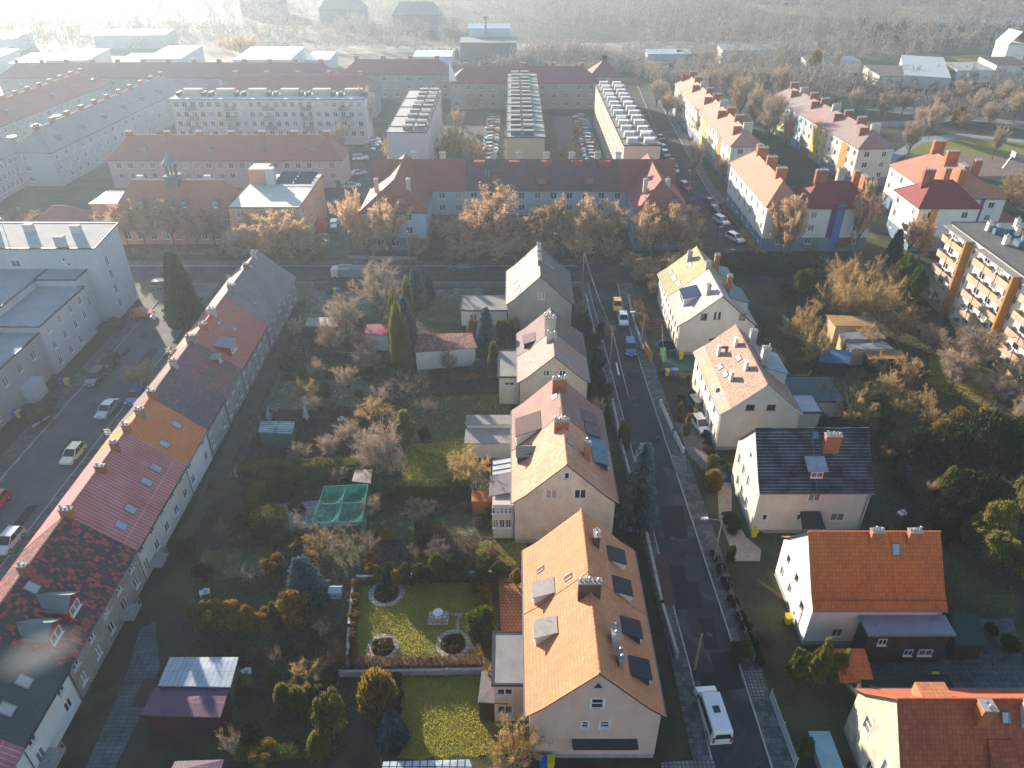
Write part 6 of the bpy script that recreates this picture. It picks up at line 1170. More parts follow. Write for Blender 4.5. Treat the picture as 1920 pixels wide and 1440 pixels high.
for lab, grp, pix, n, kd, h0, h1 in (('young conifer in the row along the frosty plots', 'young conifers of the frosty plots', ((545,700),(750,696)), 16, 'dark', .8, 1.4), ('rose bush in the bed row under the concrete wall', 'rose bushes under the wall', ((675,1094),(900,1088)), 16, 'shrub', .6, 1.0),
 ('leafy plant along the left edge of the round bed garden', 'plants along the thin garden wall', ((668,1100),(660,1240)), 12, 'goldbush', .6, 1.1), ('plant along the right edge of the round bed garden', 'plants beside the terrace', ((908,1095),(925,1200)), 9, 'goldbush', .8, 1.4),
 ('currant bush in the row across the dug allotment, upper', 'upper currant row', ((500,790),(680,786)), 15, 'shrub', .7, 1.1), ('currant bush in the row across the dug allotment, lower', 'lower currant row', ((480,830),(660,826)), 15, 'shrub', .7, 1.2), ('berry bush in the row right of the tall gnarled tree', 'berry bushes', ((700,960),(900,955)), 15, 'shrub', .7, 1.2),
 ('border bush along the fence of the lower lawn', 'border of the lower lawn', ((746,1275),(742,1410)), 9, 'dark', .8, 1.6), ('bush along the avenue side lawn', 'avenue bushes', ((1248,330),(1325,500)), 14, 'shrub', .8, 1.6), ('bush between the drive and the right pavement', 'bushes by the drive', ((1290,720),(1340,880)), 9, 'dark', .8, 1.4), ('bush lining the mesh fence of the right pavement', 'bushes at the right pavement', ((1335,1040),(1425,1250)), 13, 'dark', .7, 1.3)):
    for k in range(n):
        f = (k+rs.uniform(-.2,.2))/(n-1); P = G(pix[0][0]+(pix[1][0]-pix[0][0])*f, pix[0][1]+(pix[1][1]-pix[0][1])*f); plant(kd, P.x, P.y, rs.uniform(h0,h1), rs.uniform(.4,.7), lab, grp)
# hedges
def hedge(label, pix, h, w_, kind='thuja', per=260, name='hedge', world=None):
    pts = world or [G(x, y) for x, y in pix]; o0 = Vector((pts[0][0], pts[0][1], 0)); t = thing(name, label, 'hedge', o0); P = []; b = MB()
    for a, c in zip(pts[:-1], pts[1:]):
        a = Vector((a[0], a[1], 0)); c = Vector((c[0], c[1], 0)); L = (c-a).length; n = int(L*per*h*.5); d = (c-a)/L; s = Vector((-d.y, d.x, 0)); u = RNG.random((n, 3))
        top = h*(.93+.08*np.sin(u[:,0]*L*2.1+L)*np.sin(u[:,0]*L*.7)); side = (u[:,1]-.5)*w_; zz = u[:,2]**.45*top
        edge = RNG.random(n) < .6; side = np.where(edge, np.sign(side)*w_/2*RNG.uniform(.85,1.1,n), side); zz = np.where(edge, zz, top*RNG.uniform(.92,1.04,n))
        P.append(np.array(a-o0)[None] + np.outer(u[:,0]*L, np.array(d)) + np.outer(side, np.array(s)) + np.outer(zz, (0,0,1))); b.beam(a-o0+Vector((0,0,h*.44)), c-o0+Vector((0,0,h*.44)), w_*.85, h*.86)
    P = np.vstack(P); D = unit(len(P))*.5; D[:, 2] += .6; D *= .26; me = ribbons('foliage', P, D, np.full(len(P), .11), LF[kind]); link('foliage', me, t); b.build('stems', LF[kind], t); return t
hedge('dark clipped hedge crossing the frosty plots', [(548,703),(700,701),(760,703)], 1.7, 1.2, 'green')
hedge('tall cypress hedge above the pale court', [(452,903),(560,896),(690,892)], 2.6, 1.3, 'thuja'); hedge('cypress hedge at the left of the pale court', [(510,905),(478,960)], 2.6, 1.5, 'thuja'); hedge('dark cypress hedge below the pale court on its left', [(478,995),(540,993)], 3.0, 2.0, 'thuja')
hedge('dark hedge under the green lawn by the orange brick shed', [(692,925),(880,922)], 1.6, 1.3, 'green'); hedge('low brown hedge between lawn and rusty barn', [(830,712),(938,708)], 1.1, 1.0, 'shrub')
hedge('leafy brown hedge on the wall below the round beds', [(668,1254),(780,1252),(905,1250)], 1.1, 1.0, 'goldbush' if False else 'shrub'); hedge('low trimmed yellow green hedge at the bottom left', [(445,1420),(585,1414)], 1.0, .9, 'green')
hedge('brown clipped hedge round the front corner of the white double house, street side', [(1192,568),(1200,600),(1210,622)], 1.6, 1.6, 'shrub'); hedge('brown clipped hedge leading from the street to the white double house', [(1212,618),(1240,614)], 1.5, 1.2, 'shrub')
hedge('broad black green hedge bank at the avenue corner', [(1352,512),(1420,508),(1500,512),(1540,516)], 3.2, 5.0, 'spruce'); hedge('ochre hedge in front of the white corner block', [(1390,435),(1412,470),(1440,488)], 1.0, 1.2, 'ochre')
hedge('dark brown hedge along the terrace verge, upper part', None, 1.4, 1.3, 'shrub', world=[(-51.6,76),(-51.6,86)]); hedge('dark brown hedge along the terrace verge, lower part', None, 1.4, 1.3, 'shrub', world=[(-51.4,60),(-51.4,72)])
hedge('brown hedge at the edge of the cross street in front of the courtyard building', [(830,492),(1000,492),(1150,494)], 1.0, 1.0, 'shrub'); hedge('dark border hedge under the orange trees by the school', [(250,472),(420,476)], 1.2, 2.0, 'shrub'); hedge('tangled brown hedge above the cross street left of the driveway', [(480,492),(590,494)], 1.8, 2.4, 'shrub')
hedge('brown hedge along the foot of the white corner block by the avenue', [(1352,388),(1385,430)], 1.0, 1.2, 'shrub'); hedge('hedge beside the office entrance', [(200,628),(228,612)], 1.6, 2.4, 'spruce'); hedge('red brown hedge beside the lower office bins', [(60,790),(105,768)], 1.2, 2.2, 'shrub')
# woods beyond, too many to count
def wood(label, poly, n, h0, h1, kind, seed, wr=3.2, rib=46):
    rg = np.random.default_rng(seed); q = np.array([[G(x, y).x, G(x, y).y] for x, y in poly]); lo, hi = q.min(0), q.max(0); pts = []
    while len(pts) < n:
        p = rg.uniform(lo, hi); ins = False
        for i in range(len(q)):
            a, b = q[i], q[(i+1) % len(q)]
            if (a[1] > p[1]) != (b[1] > p[1]) and p[0] < (b[0]-a[0])*(p[1]-a[1])/(b[1]-a[1]) + a[0]: ins = not ins
        if ins: pts.append(p)
    pts = np.array(pts); hh = rg.uniform(h0, h1, n)*(.75+.5*np.sin(pts[:,0]*.07)*np.sin(pts[:,1]*.05)**2); C = np.repeat(np.c_[pts, np.zeros(n)], rib, 0); Hh = np.repeat(hh, rib); m = len(C)
    z0 = Hh*rg.uniform(.15, .75, m); rr = (Hh*.16*wr/2.6); th = rg.uniform(0, 6.283, m); k = rr*rg.random(m)**.5*np.minimum(1, (1.05 - z0/Hh)*1.6); P = C + np.c_[k*np.cos(th), k*np.sin(th), z0]
    D = np.c_[np.cos(th)*.5, np.sin(th)*.5, np.ones(m)*.8] + rg.normal(size=(m,3))*.42; D *= (Hh*rg.uniform(.07,.2,m))[:, None]
    P = np.vstack([P, np.c_[pts, np.zeros(n)]]); D = np.vstack([D, np.c_[rg.normal(size=(n,2))*.3, hh*.75]]); W = np.concatenate([np.full(m, .24), np.full(n, .3)])
    me = ribbons('woods', P, D, W, LF[kind]); o = link('woods', me); o['kind'] = 'stuff'; o['label'] = label; o['category'] = 'woods'
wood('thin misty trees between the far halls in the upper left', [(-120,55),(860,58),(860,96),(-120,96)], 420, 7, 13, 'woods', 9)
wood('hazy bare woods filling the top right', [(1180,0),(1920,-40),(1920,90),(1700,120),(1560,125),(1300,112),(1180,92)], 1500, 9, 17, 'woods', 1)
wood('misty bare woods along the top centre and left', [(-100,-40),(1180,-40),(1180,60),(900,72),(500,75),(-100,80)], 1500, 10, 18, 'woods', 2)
wood('scrubby bare trees behind the rear row on the right', [(880,120),(1240,118),(1250,175),(1200,150),(1130,130),(900,135)], 260, 7, 13, 'woods', 3)
wood('bare copses around the avenue head', [(1160,100),(1560,140),(1600,195),(1480,210),(1420,160),(1250,175),(1200,150)], 300, 8, 14, 'woods', 4)
wood('bare thickets round the workshops on the far right', [(1600,150),(1920,140),(1920,215),(1700,225),(1600,200)], 260, 5, 10, 'woods', 6)
wood('dark river bank trees on the far right', [(1600,60),(1920,66),(1920,80),(1650,78)], 130, 7, 12, 'spruce', 7)

# ---------------------------------------------------------------- vehicles
TYRE = mat('tyre rubber', (.02,.02,.02), rough=.9); CARGL = paint('car glass', (.015,.02,.025), .06); CHROME = paint('light lens', (.7,.7,.72), .15, .3); TAILL = paint('tail lens', (.4,.01,.01), .2); PLATE = mat('number plate', (.7,.7,.65))
def car_body(kind):
    "side outline (x forward, z) of body and of glasshouse, half width"
    if kind == 'van': return [(-2.6,.35),(-2.62,1.0),(-2.55,1.95),(-2.4,2.05),(1.2,2.05),(1.75,1.35),(2.5,1.1),(2.62,.75),(2.6,.35)], None, .95, (1.65,-1.6), .34
    if kind == 'suv': return [(-2.2,.4),(-2.25,.95),(-2.15,1.05),(1.0,1.05),(2.05,.92),(2.2,.7),(2.2,.4)], [(-2.1,1.05),(-1.85,1.62),(.35,1.64),(1.1,1.05)], .9, (1.35,-1.35), .36
    if kind == 'saloon': return [(-2.2,.35),(-2.25,.85),(-2.1,.95),(.9,.95),(2.0,.8),(2.2,.62),(2.2,.35)], [(-1.7,.95),(-1.05,1.4),(.25,1.42),(1.05,.95)], .87, (1.35,-1.35), .31
    return [(-1.85,.35),(-1.95,.85),(-1.85,.98),(.95,.96),(1.8,.82),(1.98,.6),(1.95,.35)], [(-1.82,.97),(-1.5,1.45),(.15,1.5),(1.0,.96)], .85, (1.2,-1.2), .31
def loft(mb, prof, hw, tuck_top=0.0, mi=0):
    n = len(prof); b = len(mb.v); zt = max(p[1] for p in prof); zb = min(p[1] for p in prof)
    for s in (-1, 1):
        for x, z in prof: mb.v.append((x*(1 if abs(x) < 9 else 1), s*(hw - tuck_top*((z-zb)/(zt-zb))**1.5), z))
    for i in range(n): j = (i+1) % n; mb.f.append((b+i, b+j, b+n+j, b+n+i)); mb.m.append(mi)
    mb.f.append(tuple(b+i for i in range(n-1, -1, -1))); mb.m.append(mi); mb.f.append(tuple(b+n+i for i in range(n))); mb.m.append(mi)
def add_bevel(o, w=.06):
    m = o.modifiers.new('bevel', 'BEVEL'); m.width = w; m.segments = 2; m.limit_method = 'ANGLE'; m.angle_limit = R(28)
CP = {}
def car(kind, colour, loc, rz, label, group=None):
    key = (kind, colour); C_ = dict(white=(.75,.75,.76), silver=(.42,.44,.46), grey=(.13,.14,.15), black=(.015,.016,.02), red=(.5,.03,.02), blue=(.03,.09,.25), yellow=(.8,.42,.02), cream=(.72,.66,.42), teal=(.02,.12,.16), orange=(.65,.12,.02))
    if key in CP: return dup(CP[key], loc, rz, label, group)
    body, gl, hw, ax, wr = car_body(kind); t = thing('parked_car' if kind != 'van' else 'minibus', label, 'car' if kind != 'van' else 'minibus', loc, rz, group); pm = paint('car paint ' + colour, C_[colour], .25, .1, .8)
    b = MB(); loft(b, body, hw, .12 if gl else .14)
    if gl:
        (x0,z0),(x1,z1),(x2,z2),(x3,z3) = gl; h_ = hw-.16
        b.poly([(x1-.03,-h_+.04,z1+.02),(x2+.03,-h_+.04,z2+.02),(x2+.03,h_-.04,z2+.02),(x1-.03,h_-.04,z1+.02)])
        b.box(x1-.02, x2+.02, -h_+.05, h_-.05, z1-.06, z1+.015)
    o = b.build('body', pm, t); add_bevel(o)
    g = MB()
    if gl:
        loft(g, gl, hw-.08, .14); o = g.build('windows', CARGL, t); p = MB()
        for s in (-1, 1):
            for xx in (-.55, .45): p.beam((xx, s*(hw-.1), z0), (xx*.9-.02, s*(hw-.21), z1), .07, .05)
            for q0, q1 in (((x0,z0),(x1,z1)), ((x3,z3),(x2,z2))): p.beam((q0[0], s*(hw-.09), q0[1]), (q1[0], s*(hw-.2), q1[1]), .08, .06)
        p.build('pillars', pm, t)
    else:
        g.poly([(1.22,-.7,2.0),(1.78,-.76,1.36),(1.78,.76,1.36),(1.22,.7,2.0)]); 
        for k in range(len(g.v)): g.v[k] = (g.v[k][0]+.03, g.v[k][1], g.v[k][2]+.02)
        for s in (-1, 1): q = [(-2.2,s*.93,1.15),(1.3,s*.93,1.15),(1.0,s*.87,1.8),(-2.2,s*.87,1.8)]; g.poly(q if s < 0 else q[::-1])
        g.poly([(-2.62,.68,1.2),(-2.62,-.68,1.2),(-2.585,-.62,1.75),(-2.585,.62,1.75)]); g.box(-.75,-.1,-.3,.3,2.05,2.09); g.build('windows', CARGL, t)
        r = MB()
        for y in (-.62,-.3,0,.3,.62): r.box(-2.3, 1.0, y-.02, y+.02, 2.05, 2.07)
        r.build('roof_ribs', pm, t)
        r = MB(); [r.box(1.25,1.4,s*1.0-.09,s*1.0+.09,1.3,1.55) for s in (-1,1)]; r.build('mirror', DARKM, t); r = MB(); r.box(-2.66,-2.63,-.26,.26,.62,.76); r.build('number_plate', PLATE, t)
    for x in ax:
        for s in (-1, 1):
            w_ = MB(); w_.tube((x, s*(hw-.2), wr), (x, s*(hw+.01), wr), wr, wr, 12); o = w_.build('wheel', TYRE, t); w_ = MB(); w_.tube((x, s*(hw+.012), wr), (x, s*(hw+.025), wr), wr*.6, wr*.55, 8); w_.build('rim', GALV, o)
    fx, bx = max(p[0] for p in body), min(p[0] for p in body)
    for s in (-1, 1):
        l = MB(); l.box(fx-.14, fx+.005, s*(hw-.28)-.17, s*(hw-.28)+.17, .6, .76); l.build('headlight', CHROME, t); l = MB(); l.box(bx-.012, bx+.1, s*(hw-.2)-.1, s*(hw-.2)+.1, .7, 1.0 if kind != 'van' else 1.4); l.build('tail_light', TAILL, t)
    if gl: l = MB(); l.box(fx-.01, fx+.02, -.26, .26, .42, .53); l.build('number_plate', PLATE, t)
    CP[key] = t; return t
def pcar(kind, colour, px, py, deg, label, group=None, z=.03): P = G(px, py, z); return car(kind, colour, P, R(deg), label, group)
S_ = R(-94)
pcar('hatch', 'yellow', 1157, 578, -93, 'yellow hatchback parked behind the white one on the main street'); pcar('hatch', 'white', 1168, 604, -93, 'white hatchback parked just below the yellow car'); pcar('suv', 'blue', 1181, 658, -94, 'dark blue and silver car parked alone on the main street')
pcar('van', 'white', 1334, 1348, 94, 'white minibus with a roof hatch parked at the bottom of the main street')
pcar('hatch', 'orange', 268, 594, 12, 'red estate car by the office entrance'); pcar('suv', 'grey', 309, 540, 5, 'dark car half behind the large spruce'); pcar('suv', 'black', 205, 688, -90, 'black car parked on the left side street, first below the office'); pcar('suv', 'grey', 182, 714, -90, 'dark grey car tight behind the black one on the side street')
pcar('saloon', 'silver', 204, 773, -93, 'silver car on the terrace side of the side street'); pcar('hatch', 'cream', 140, 858, -92, 'cream hatchback on the terrace side of the side street'); pcar('saloon', 'blue', 258, 748, -92, 'dark blue car peeping out above the terrace ridge'); pcar('hatch', 'silver', 20, 1022, -92, 'pale silver car at the left edge above the terrace'); pcar('hatch', 'red', -6, 950, -90, 'red car cut by the left frame edge')
pcar('saloon', 'teal', 866, 505, 180, 'teal saloon driving on the cross street'); pcar('suv', 'white', 1352, 419, -70, 'white car on the avenue below the two dark ones'); pcar('suv', 'white', 1378, 452, -62, 'white estate nearest the junction on the avenue')
pcar('saloon', 'black', 1331, 383, -70, 'upper of two dark cars on the avenue'); pcar('saloon', 'black', 1340, 397, -68, 'lower of two dark cars on the avenue'); pcar('suv', 'red', 1285, 354, -78, 'red car beside the roof of the right wing'); pcar('hatch', 'white', 1264, 322, -80, 'white car on the avenue near the right slab'); pcar('saloon', 'teal', 1260, 309, -80, 'teal car just behind the white one by the right slab'); pcar('suv', 'silver', 1247, 293, -82, 'silver car beside the end of the right slab'); pcar('suv', 'blue', 1243, 283, -82, 'dark blue car beyond the silver one by the right slab'); pcar('saloon','grey',1238,262,-82,'grey car farthest up the avenue')
pcar('saloon', 'black', 594, 467, 190, 'black car nearest the cross street in the annexe yard'); pcar('saloon', 'silver', 598, 460, 190, 'silver car in the annexe yard'); pcar('hatch', 'grey', 602, 452, 190, 'grey car third in the annexe yard'); pcar('suv', 'white', 628, 424, 95, 'white car in the driveway left of the courtyard building'); pcar('suv', 'black', 628, 434, 95, 'black car below the white one in the driveway')
pcar('hatch', 'white', 645, 411, 90, 'white car top of the driveway row'); pcar('saloon', 'silver', 660, 352, 20, 'silver car behind the left wing of the courtyard building'); pcar('saloon', 'silver', 672, 328, 25, 'silver blue car above the left wing of the courtyard building'); pcar('suv', 'white', 676, 300, 15, 'white car by the end of the left slab')
for i, (x, y, c) in enumerate(((700,265,'silver'),(702,271,'white'),(698,277,'blue'),(690,284,'black'))): pcar('saloon', c, x, y, 10, '%s car in the little lot left of the left slab' % c)
cl = ['white','silver','grey','white','red','black','white','silver','blue','white','silver','grey','white','black','white']
for nm, (xa, ya), (xb, yb), n in (('left', (918,305), (926,222), 14), ('right', (1108,304), (1086,222), 15)):
    for i in range(n):
        f = (i/(n-1))**1.25 if False else i/(n-1); A, B = G(xa, ya), G(xb, yb); P = A + (B-A)*f
        car(['hatch','saloon','suv'][(i*5+(nm == 'left')) % 3], cl[(i + (3 if nm == 'left' else 0)) % 15], P + Vector((0,0,.03)), R(8 if nm == 'left' else 172), '%s car of the %s parking row between the slabs, %s' % (cl[(i + (3 if nm == 'left' else 0)) % 15], nm, nth(i, n, 'nearest the camera', 'farthest away', 'from the near end')), 'cars of the %s parking row' % nm)
for i, (x, y) in enumerate(((885,455),(900,448),(1100,450),(1055,448))): pcar(['hatch','suv'][i % 2], ['white','silver','red','silver'][i], x, y, 30, ['white car parked under the rusty trees on the left','silver car parked under the rusty trees on the left','red car glimpsed under the rusty trees on the right','silver car glimpsed under the rusty trees on the right'][i])
pcar('hatch', 'white', 1312, 802, -80, 'white hatchback in the setts drive of the cream gabled house with tan roof'); pcar('suv', 'grey', 1308, 770, -80, 'grey car in the drive behind the white hatchback'); pcar('saloon', 'silver', 1682, 318, 80, 'silver blue car behind the grey end of the yellow striped block')
P = G(655, 522); t = thing('delivery_lorry', 'white lorry with a grey flat load bed on the cross street', 'lorry', (P.x, P.y, .03)); b = MB(); loft(b, [(-3.2,.5),(-3.2,1.2),(-3.15,2.2),(-2.2,2.35),(-1.9,2.2),(-1.9,.5)], .95, .1); add_bevel(b.build('cab', WHITER, t)); b = MB(); b.box(-1.8,3.2,-1.05,1.05,.7,2.3); b.build('load_box', mat('grey tarpaulin', (.25,.25,.25)), t)
b = MB(); b.beam((-1.9,-1.08,2.35),(.5,-1.08,2.35),.12); b.beam((-1.9,1.08,2.35),(.5,1.08,2.35),.12); b.build('roof_bar', WHITER, t); b = MB(); b.poly([(-3.21,.8,1.35),(-3.21,-.8,1.35),(-3.17,-.75,2.05),(-3.17,.75,2.05)]); b.build('windscreen', CARGL, t)
for x in (-2.5, 2.0):
    for s in (-1, 1): b = MB(); b.tube((x, s*.75, .4), (x, s*1.0, .4), .4, .4, 10); b.build('wheel', TYRE, t)
# ---------------------------------------------------------------- street furniture and yard things
def lamp(label, bx, by, top, arm, deg, col=GALV):
    P = G(bx, by); h = HZ(top, P.y); t = thing('street_lamp', label, 'street lamp', P, R(deg)); b = MB(); b.tube((0,0,0), (0,0,h*.5), .1, .08, 6); b.tube((0,0,h*.5), (0,0,h-.3), .075, .05, 6); b.tube((0,0,h-.3), (arm,0,h), .05, .045, 5); b.build('pole', col, t); b = MB(); b.obox((arm+.3,0,h-.03), (.75,.28,.12)); b.build('lamp_head', WHITER, t); return t
lamp('slim street lamp at the start of the gravel forecourt, arm over the pavement', 1338, 1055, 972, 1.6, 180); lamp('street lamp by the white hatchback with its head over the pavement', 1202, 652, 585, 1.6, 180); lamp('tall pale lamp post beside the left wing of the courtyard building', 768, 498, 436, .4, 90); lamp('lamp post amid the rusty trees on the right', 1055, 490, 437, 1.4, 190); lamp('black lamp post in the middle of the junction', 1340, 470, 425, .3, 0, DARKM); lamp('pale lamp post beside the black green hedge bank', 1364, 495, 468, .3, 0); lamp('lamp post on the avenue behind the red wing roof', 1290, 365, 322, .5, 100)
def pole(label, bx, by, top, lean=None, n=1):
    P = G(bx, by); h = HZ(top, P.y); t = thing('utility_pole', label, 'utility pole', P); b = MB(); b.tube((0,0,0), (0,0,h), .14, .09, 6); o = b.build('pole', mat('grey timber', (.3,.25,.18)), t)
    if lean: b = MB(); b.tube((lean,0,0), (.1,0,h*.92), .12, .09, 6); b.build('strut', MATS['grey timber'], t)
    b = MB(); b.beam((-.6,0,h-.3),(.6,0,h-.3),.09); [b.tube((x,0,h-.28),(x,0,h-.1),.04) for x in (-.5,0,.5)]; b.build('crossarm', DARKW, t); return Vector((P.x, P.y, h-.2))
w1 = pole('wooden pole with a strut at the corner of the cross street', 1092, 535, 472, 2.2); w2 = pole('wooden pole on the left pavement beside the dark garden', 1142, 700, 618); w3 = pole('sunlit wooden pole behind the white minibus', 1302, 1255, 1188)
def wire(label, a, b, sag=.8, r=.018):
    m = MB(); n = 10; P = [a.lerp(b, i/n) - Vector((0,0,sag*4*(i/n)*(1-i/n))) for i in range(n+1)]
    o_ = P[0].copy(); m.path([p-o_ for p in P], r, 3); tag(m.build('overhead_wire', DARKM, None, o_), label, 'wire')
wire('overhead wire from the strutted corner pole to the pavement pole', w1, w2); wire('long overhead wire down the street to the pole behind the minibus', w2, w3, 1.6)
def bin_(label, px, py, col, grp=None, rz=0, z=0):
    P = G(px, py, z); t = thing('wheelie_bin', label, 'bin', P, rz, grp); c = mat(col+' bin plastic', dict(yellow=(.7,.5,.02), blue=(.02,.12,.45), grey=(.15,.15,.16), green=(.03,.15,.05), black=(.03,.03,.03))[col], rough=.5); b = MB(); b.v = [(-.25,-.28,.05),(.25,-.28,.05),(.25,.22,.05),(-.25,.22,.05),(-.3,-.36,1.0),(.3,-.36,1.0),(.3,.34,1.0),(-.3,.34,1.0)]
    b.f = [(3,2,1,0),(4,5,6,7),(0,1,5,4),(1,2,6,5),(2,3,7,6),(3,0,4,7)]; b.m = [0]*6; b.build('bin_body', c, t); b = MB(); b.box(-.33,.33,-.4,.38,1.002,1.08); b.build('lid', c, t); b = MB(); b.tube((-.3,.25,.1),(.3,.25,.1),.1,.1,8); b.build('wheels', TYRE, t)
for px, py, c, l in ((118,722,'blue','blue bin by the upper office hedge'),(128,722,'yellow','yellow bin by the upper office hedge'),(30,782,'blue','blue bin beside the lower office hedge'),(38,782,'yellow','yellow bin beside the lower office hedge'),(47,783,'black','black bin beside the lower office hedge'),
 (629,551,'yellow','yellow bin by the cross street wall'),(636,551,'blue','blue bin by the cross street wall'),(622,551,'black','black bin by the cross street wall'),(615,552,'black','black bin leftmost at the cross street wall'),(1250,704,'yellow','yellow bin in front of the play garden'),(1258,704,'blue','blue bin in front of the play garden'),(1242,704,'black','black bin in front of the play garden'),(1266,703,'grey','grey bin right of the blue one'),
 (1276,673,'yellow','yellow bin at the wall of the white double house'),(1304,778,'yellow','yellow bin in the drive of the tan roofed house'),(1476,1168,'yellow','yellow bin at the white wall of the deep orange roofed house'),(1750,1280,'yellow','yellow bin above the dark red roof'),(1018,1437,'blue','blue bin at the foot of the apricot gable'),(1032,1437,'yellow','yellow bin at the foot of the apricot gable'),(1003,1436,'black','black bin at the foot of the apricot gable'),(1412,1005,'yellow','yellow bin at the corner of the white house with the dark blue roof'),(1752,1228,'yellow','orange yellow bin beside the timber annex')):
    bin_(l, px, py, c)
# walls and fences
def fence(label, pix, h, kind='wall', m=None, name=None, step=2.0, world=None, z=0, w_=.18):
    pts = world or [G(x, y) for x, y in pix]; pts = [Vector((p[0], p[1], 0)) for p in pts]; t = thing(name or ('garden_wall' if kind == 'wall' else 'fence'), label, 'wall' if kind == 'wall' else 'fence', pts[0]); o_ = pts[0]; b = MB(); posts = []
    for a, c in zip(pts[:-1], pts[1:]):
        a = a-o_; c = c-o_; L = (c-a).length; n = max(1, int(L/step)); d = (c-a)/L
        if kind == 'wall': b.beam(a+Vector((0,0,h/2)), c+Vector((0,0,h/2)), w_, h, 0); b.beam(a+Vector((0,0,h+.03)), c+Vector((0,0,h+.03)), w_+.1, .055, 1)
        elif kind == 'mesh':
            for q in (.05, h*.5, h-.03): b.beam(a+Vector((0,0,q)), c+Vector((0,0,q)), .03)
            for k in range(int(L/.25)): p = a+d*(k*.25); b.beam(p+Vector((0,0,.05)), p+Vector((0,0,h-.03)), .012)
        else:
            for k in range(int(L/.16)): p = a+d*(k*.16+.08); b.beam(p+Vector((0,0,.1)), p+Vector((0,0,h)), .09, .03)
            for q in (.3, h-.2): b.beam(a+Vector((0,0,q)), c+Vector((0,0,q)), .06)
        posts += [a+d*(L*k/n) for k in range(n+1)]
    b.build({'wall':'masonry','mesh':'mesh_panel'}.get(kind, 'pickets'), [m or CONC, KERB], t)
    for p in posts[:60]: q = MB(); s = .3 if kind == 'wall' else .09; q.obox(p, (s, s, h+.15)); q.build('post', m or (CONC if kind == 'wall' else DARKM), t)
fence('low stone wall with pillars along the left pavement, lower part', [(1206,985),(1240,1140),(1268,1235)], .9, 'wall', step=3.2); fence('low wall along the left pavement, middle part', [(1148,760),(1162,830),(1180,900)], .9, 'wall', step=3); fence('low wall along the left pavement near the cross street', [(1098,560),(1118,650),(1135,720)], .9, 'wall', step=3)
fence('white picket fence on the right pavement at the bottom', [(1443,1310),(1490,1440)], 1.3, 'picket', mat('pale blue picket', (.4,.45,.5)), step=2.4); fence('low fence along the right pavement, middle part', [(1325,1010),(1365,1110),(1412,1240)], 1.1, 'mesh', CONC, step=2.5); fence('low wall along the right pavement by the tan roofed house', [(1238,760),(1262,815),(1280,850)], .8, 'wall', WHITER, step=2.5); fence('pale kerb wall along the hedge of the white double house', [(1178,560),(1190,610),(1205,655)], .6, 'wall', WHITER, step=4)
fence('concrete garden wall above the round bed garden', [(672,1090),(780,1084),(925,1080)], .7, 'wall', step=3); fence('thin garden wall at the left of the round bed garden', [(663,1095),(655,1180),(652,1252)], .5, 'wall', step=4); fence('garden wall under the leafy brown hedge', [(640,1268),(905,1263)], .7, 'wall', step=3)
fence('dark solid fence facing the cross street above the gardens', [(592,536),(700,538)], 1.6, 'picket', mat('bottle green boards', (.02,.06,.05)), step=3); fence('brown plank fence facing the cross street, right part', [(790,528),(950,526)], 1.5, 'picket', DARKW, step=3); fence('mesh fence along the terrace path', [(590,540),(560,640),(500,770),(440,900)], 1.4, 'mesh'); fence('mesh fence across the upper plots', [(545,660),(650,672),(745,676)], 1.1, 'mesh')
fence('mesh fence between the court and the shaded garden', [(600,985),(560,1000),(520,995)], 1.1, 'mesh'); fence('maroon board fence beside the plum shed', [(440,1306),(528,1304)], 1.0, 'picket', mat('maroon boards', (.06,.015,.02))); fence('white mesh fence in front of the play garden', [(1203,622),(1240,620),(1243,690)], 1.3, 'mesh', GALV)
fence('fence at the lawn below the balcony slab', [(1800,745),(1880,775)], 1.2, 'mesh'); fence('low wall before the left wing of the courtyard building', [(655,486),(690,486),(780,488)], .6, 'wall', step=4); fence('tumbledown mossy wall beside the terrace front gardens', None, 1.1, 'picket', mat('weathered plank', (.22,.15,.12)), world=[(-52.2,45),(-52.2,58)])
fence('brick pillars and low wall before the office wing', [(62,812),(82,800),(98,790)], .9, 'wall', BRICKD, step=1.8)
# garden things
NET = foliage('green shade net', (.01,.16,.12), (.02,.26,.2), .4); nt = NET.node_tree; tr = nt.nodes.new('ShaderNodeBsdfTransparent'); mx = nt.nodes.new('ShaderNodeMixShader'); mx.inputs[0].default_value = .42; lk = nt.nodes['Material Output'].inputs[0].links[0].from_socket
nt.links.new(lk, mx.inputs[1]); nt.links.new(tr.outputs[0], mx.inputs[2]); nt.links.new(mx.outputs[0], nt.nodes['Material Output'].inputs[0])
hN = 2.6; q = [G(608,912,hN), G(690,908,hN), G(678,978,hN), G(586,980,hN)]; c = sum(q, Vector())/4; c.z = 0; t = thing('net_pavilion', 'green net stretched over a pale frame on the frosty court', 'net canopy', (c.x, c.y, 0)); P = [Vector((p.x-c.x, p.y-c.y, 0)) for p in q]; b = MB()
u = [Vector((p.x, p.y, hN)) for p in P]; 
N_ = 8; gp = [[u[0].lerp(u[1], i/N_).lerp(u[3].lerp(u[2], i/N_), j/N_) - Vector((0,0,.9*abs(math.sin(math.pi*2*i/N_)*math.sin(math.pi*2*j/N_)) + .08*((i*7+j*3) % 3))) for i in range(N_+1)] for j in range(N_+1)]
for j in range(N_):
    for i in range(N_): b.poly([gp[j+1][i], gp[j+1][i+1], gp[j][i+1], gp[j][i]])

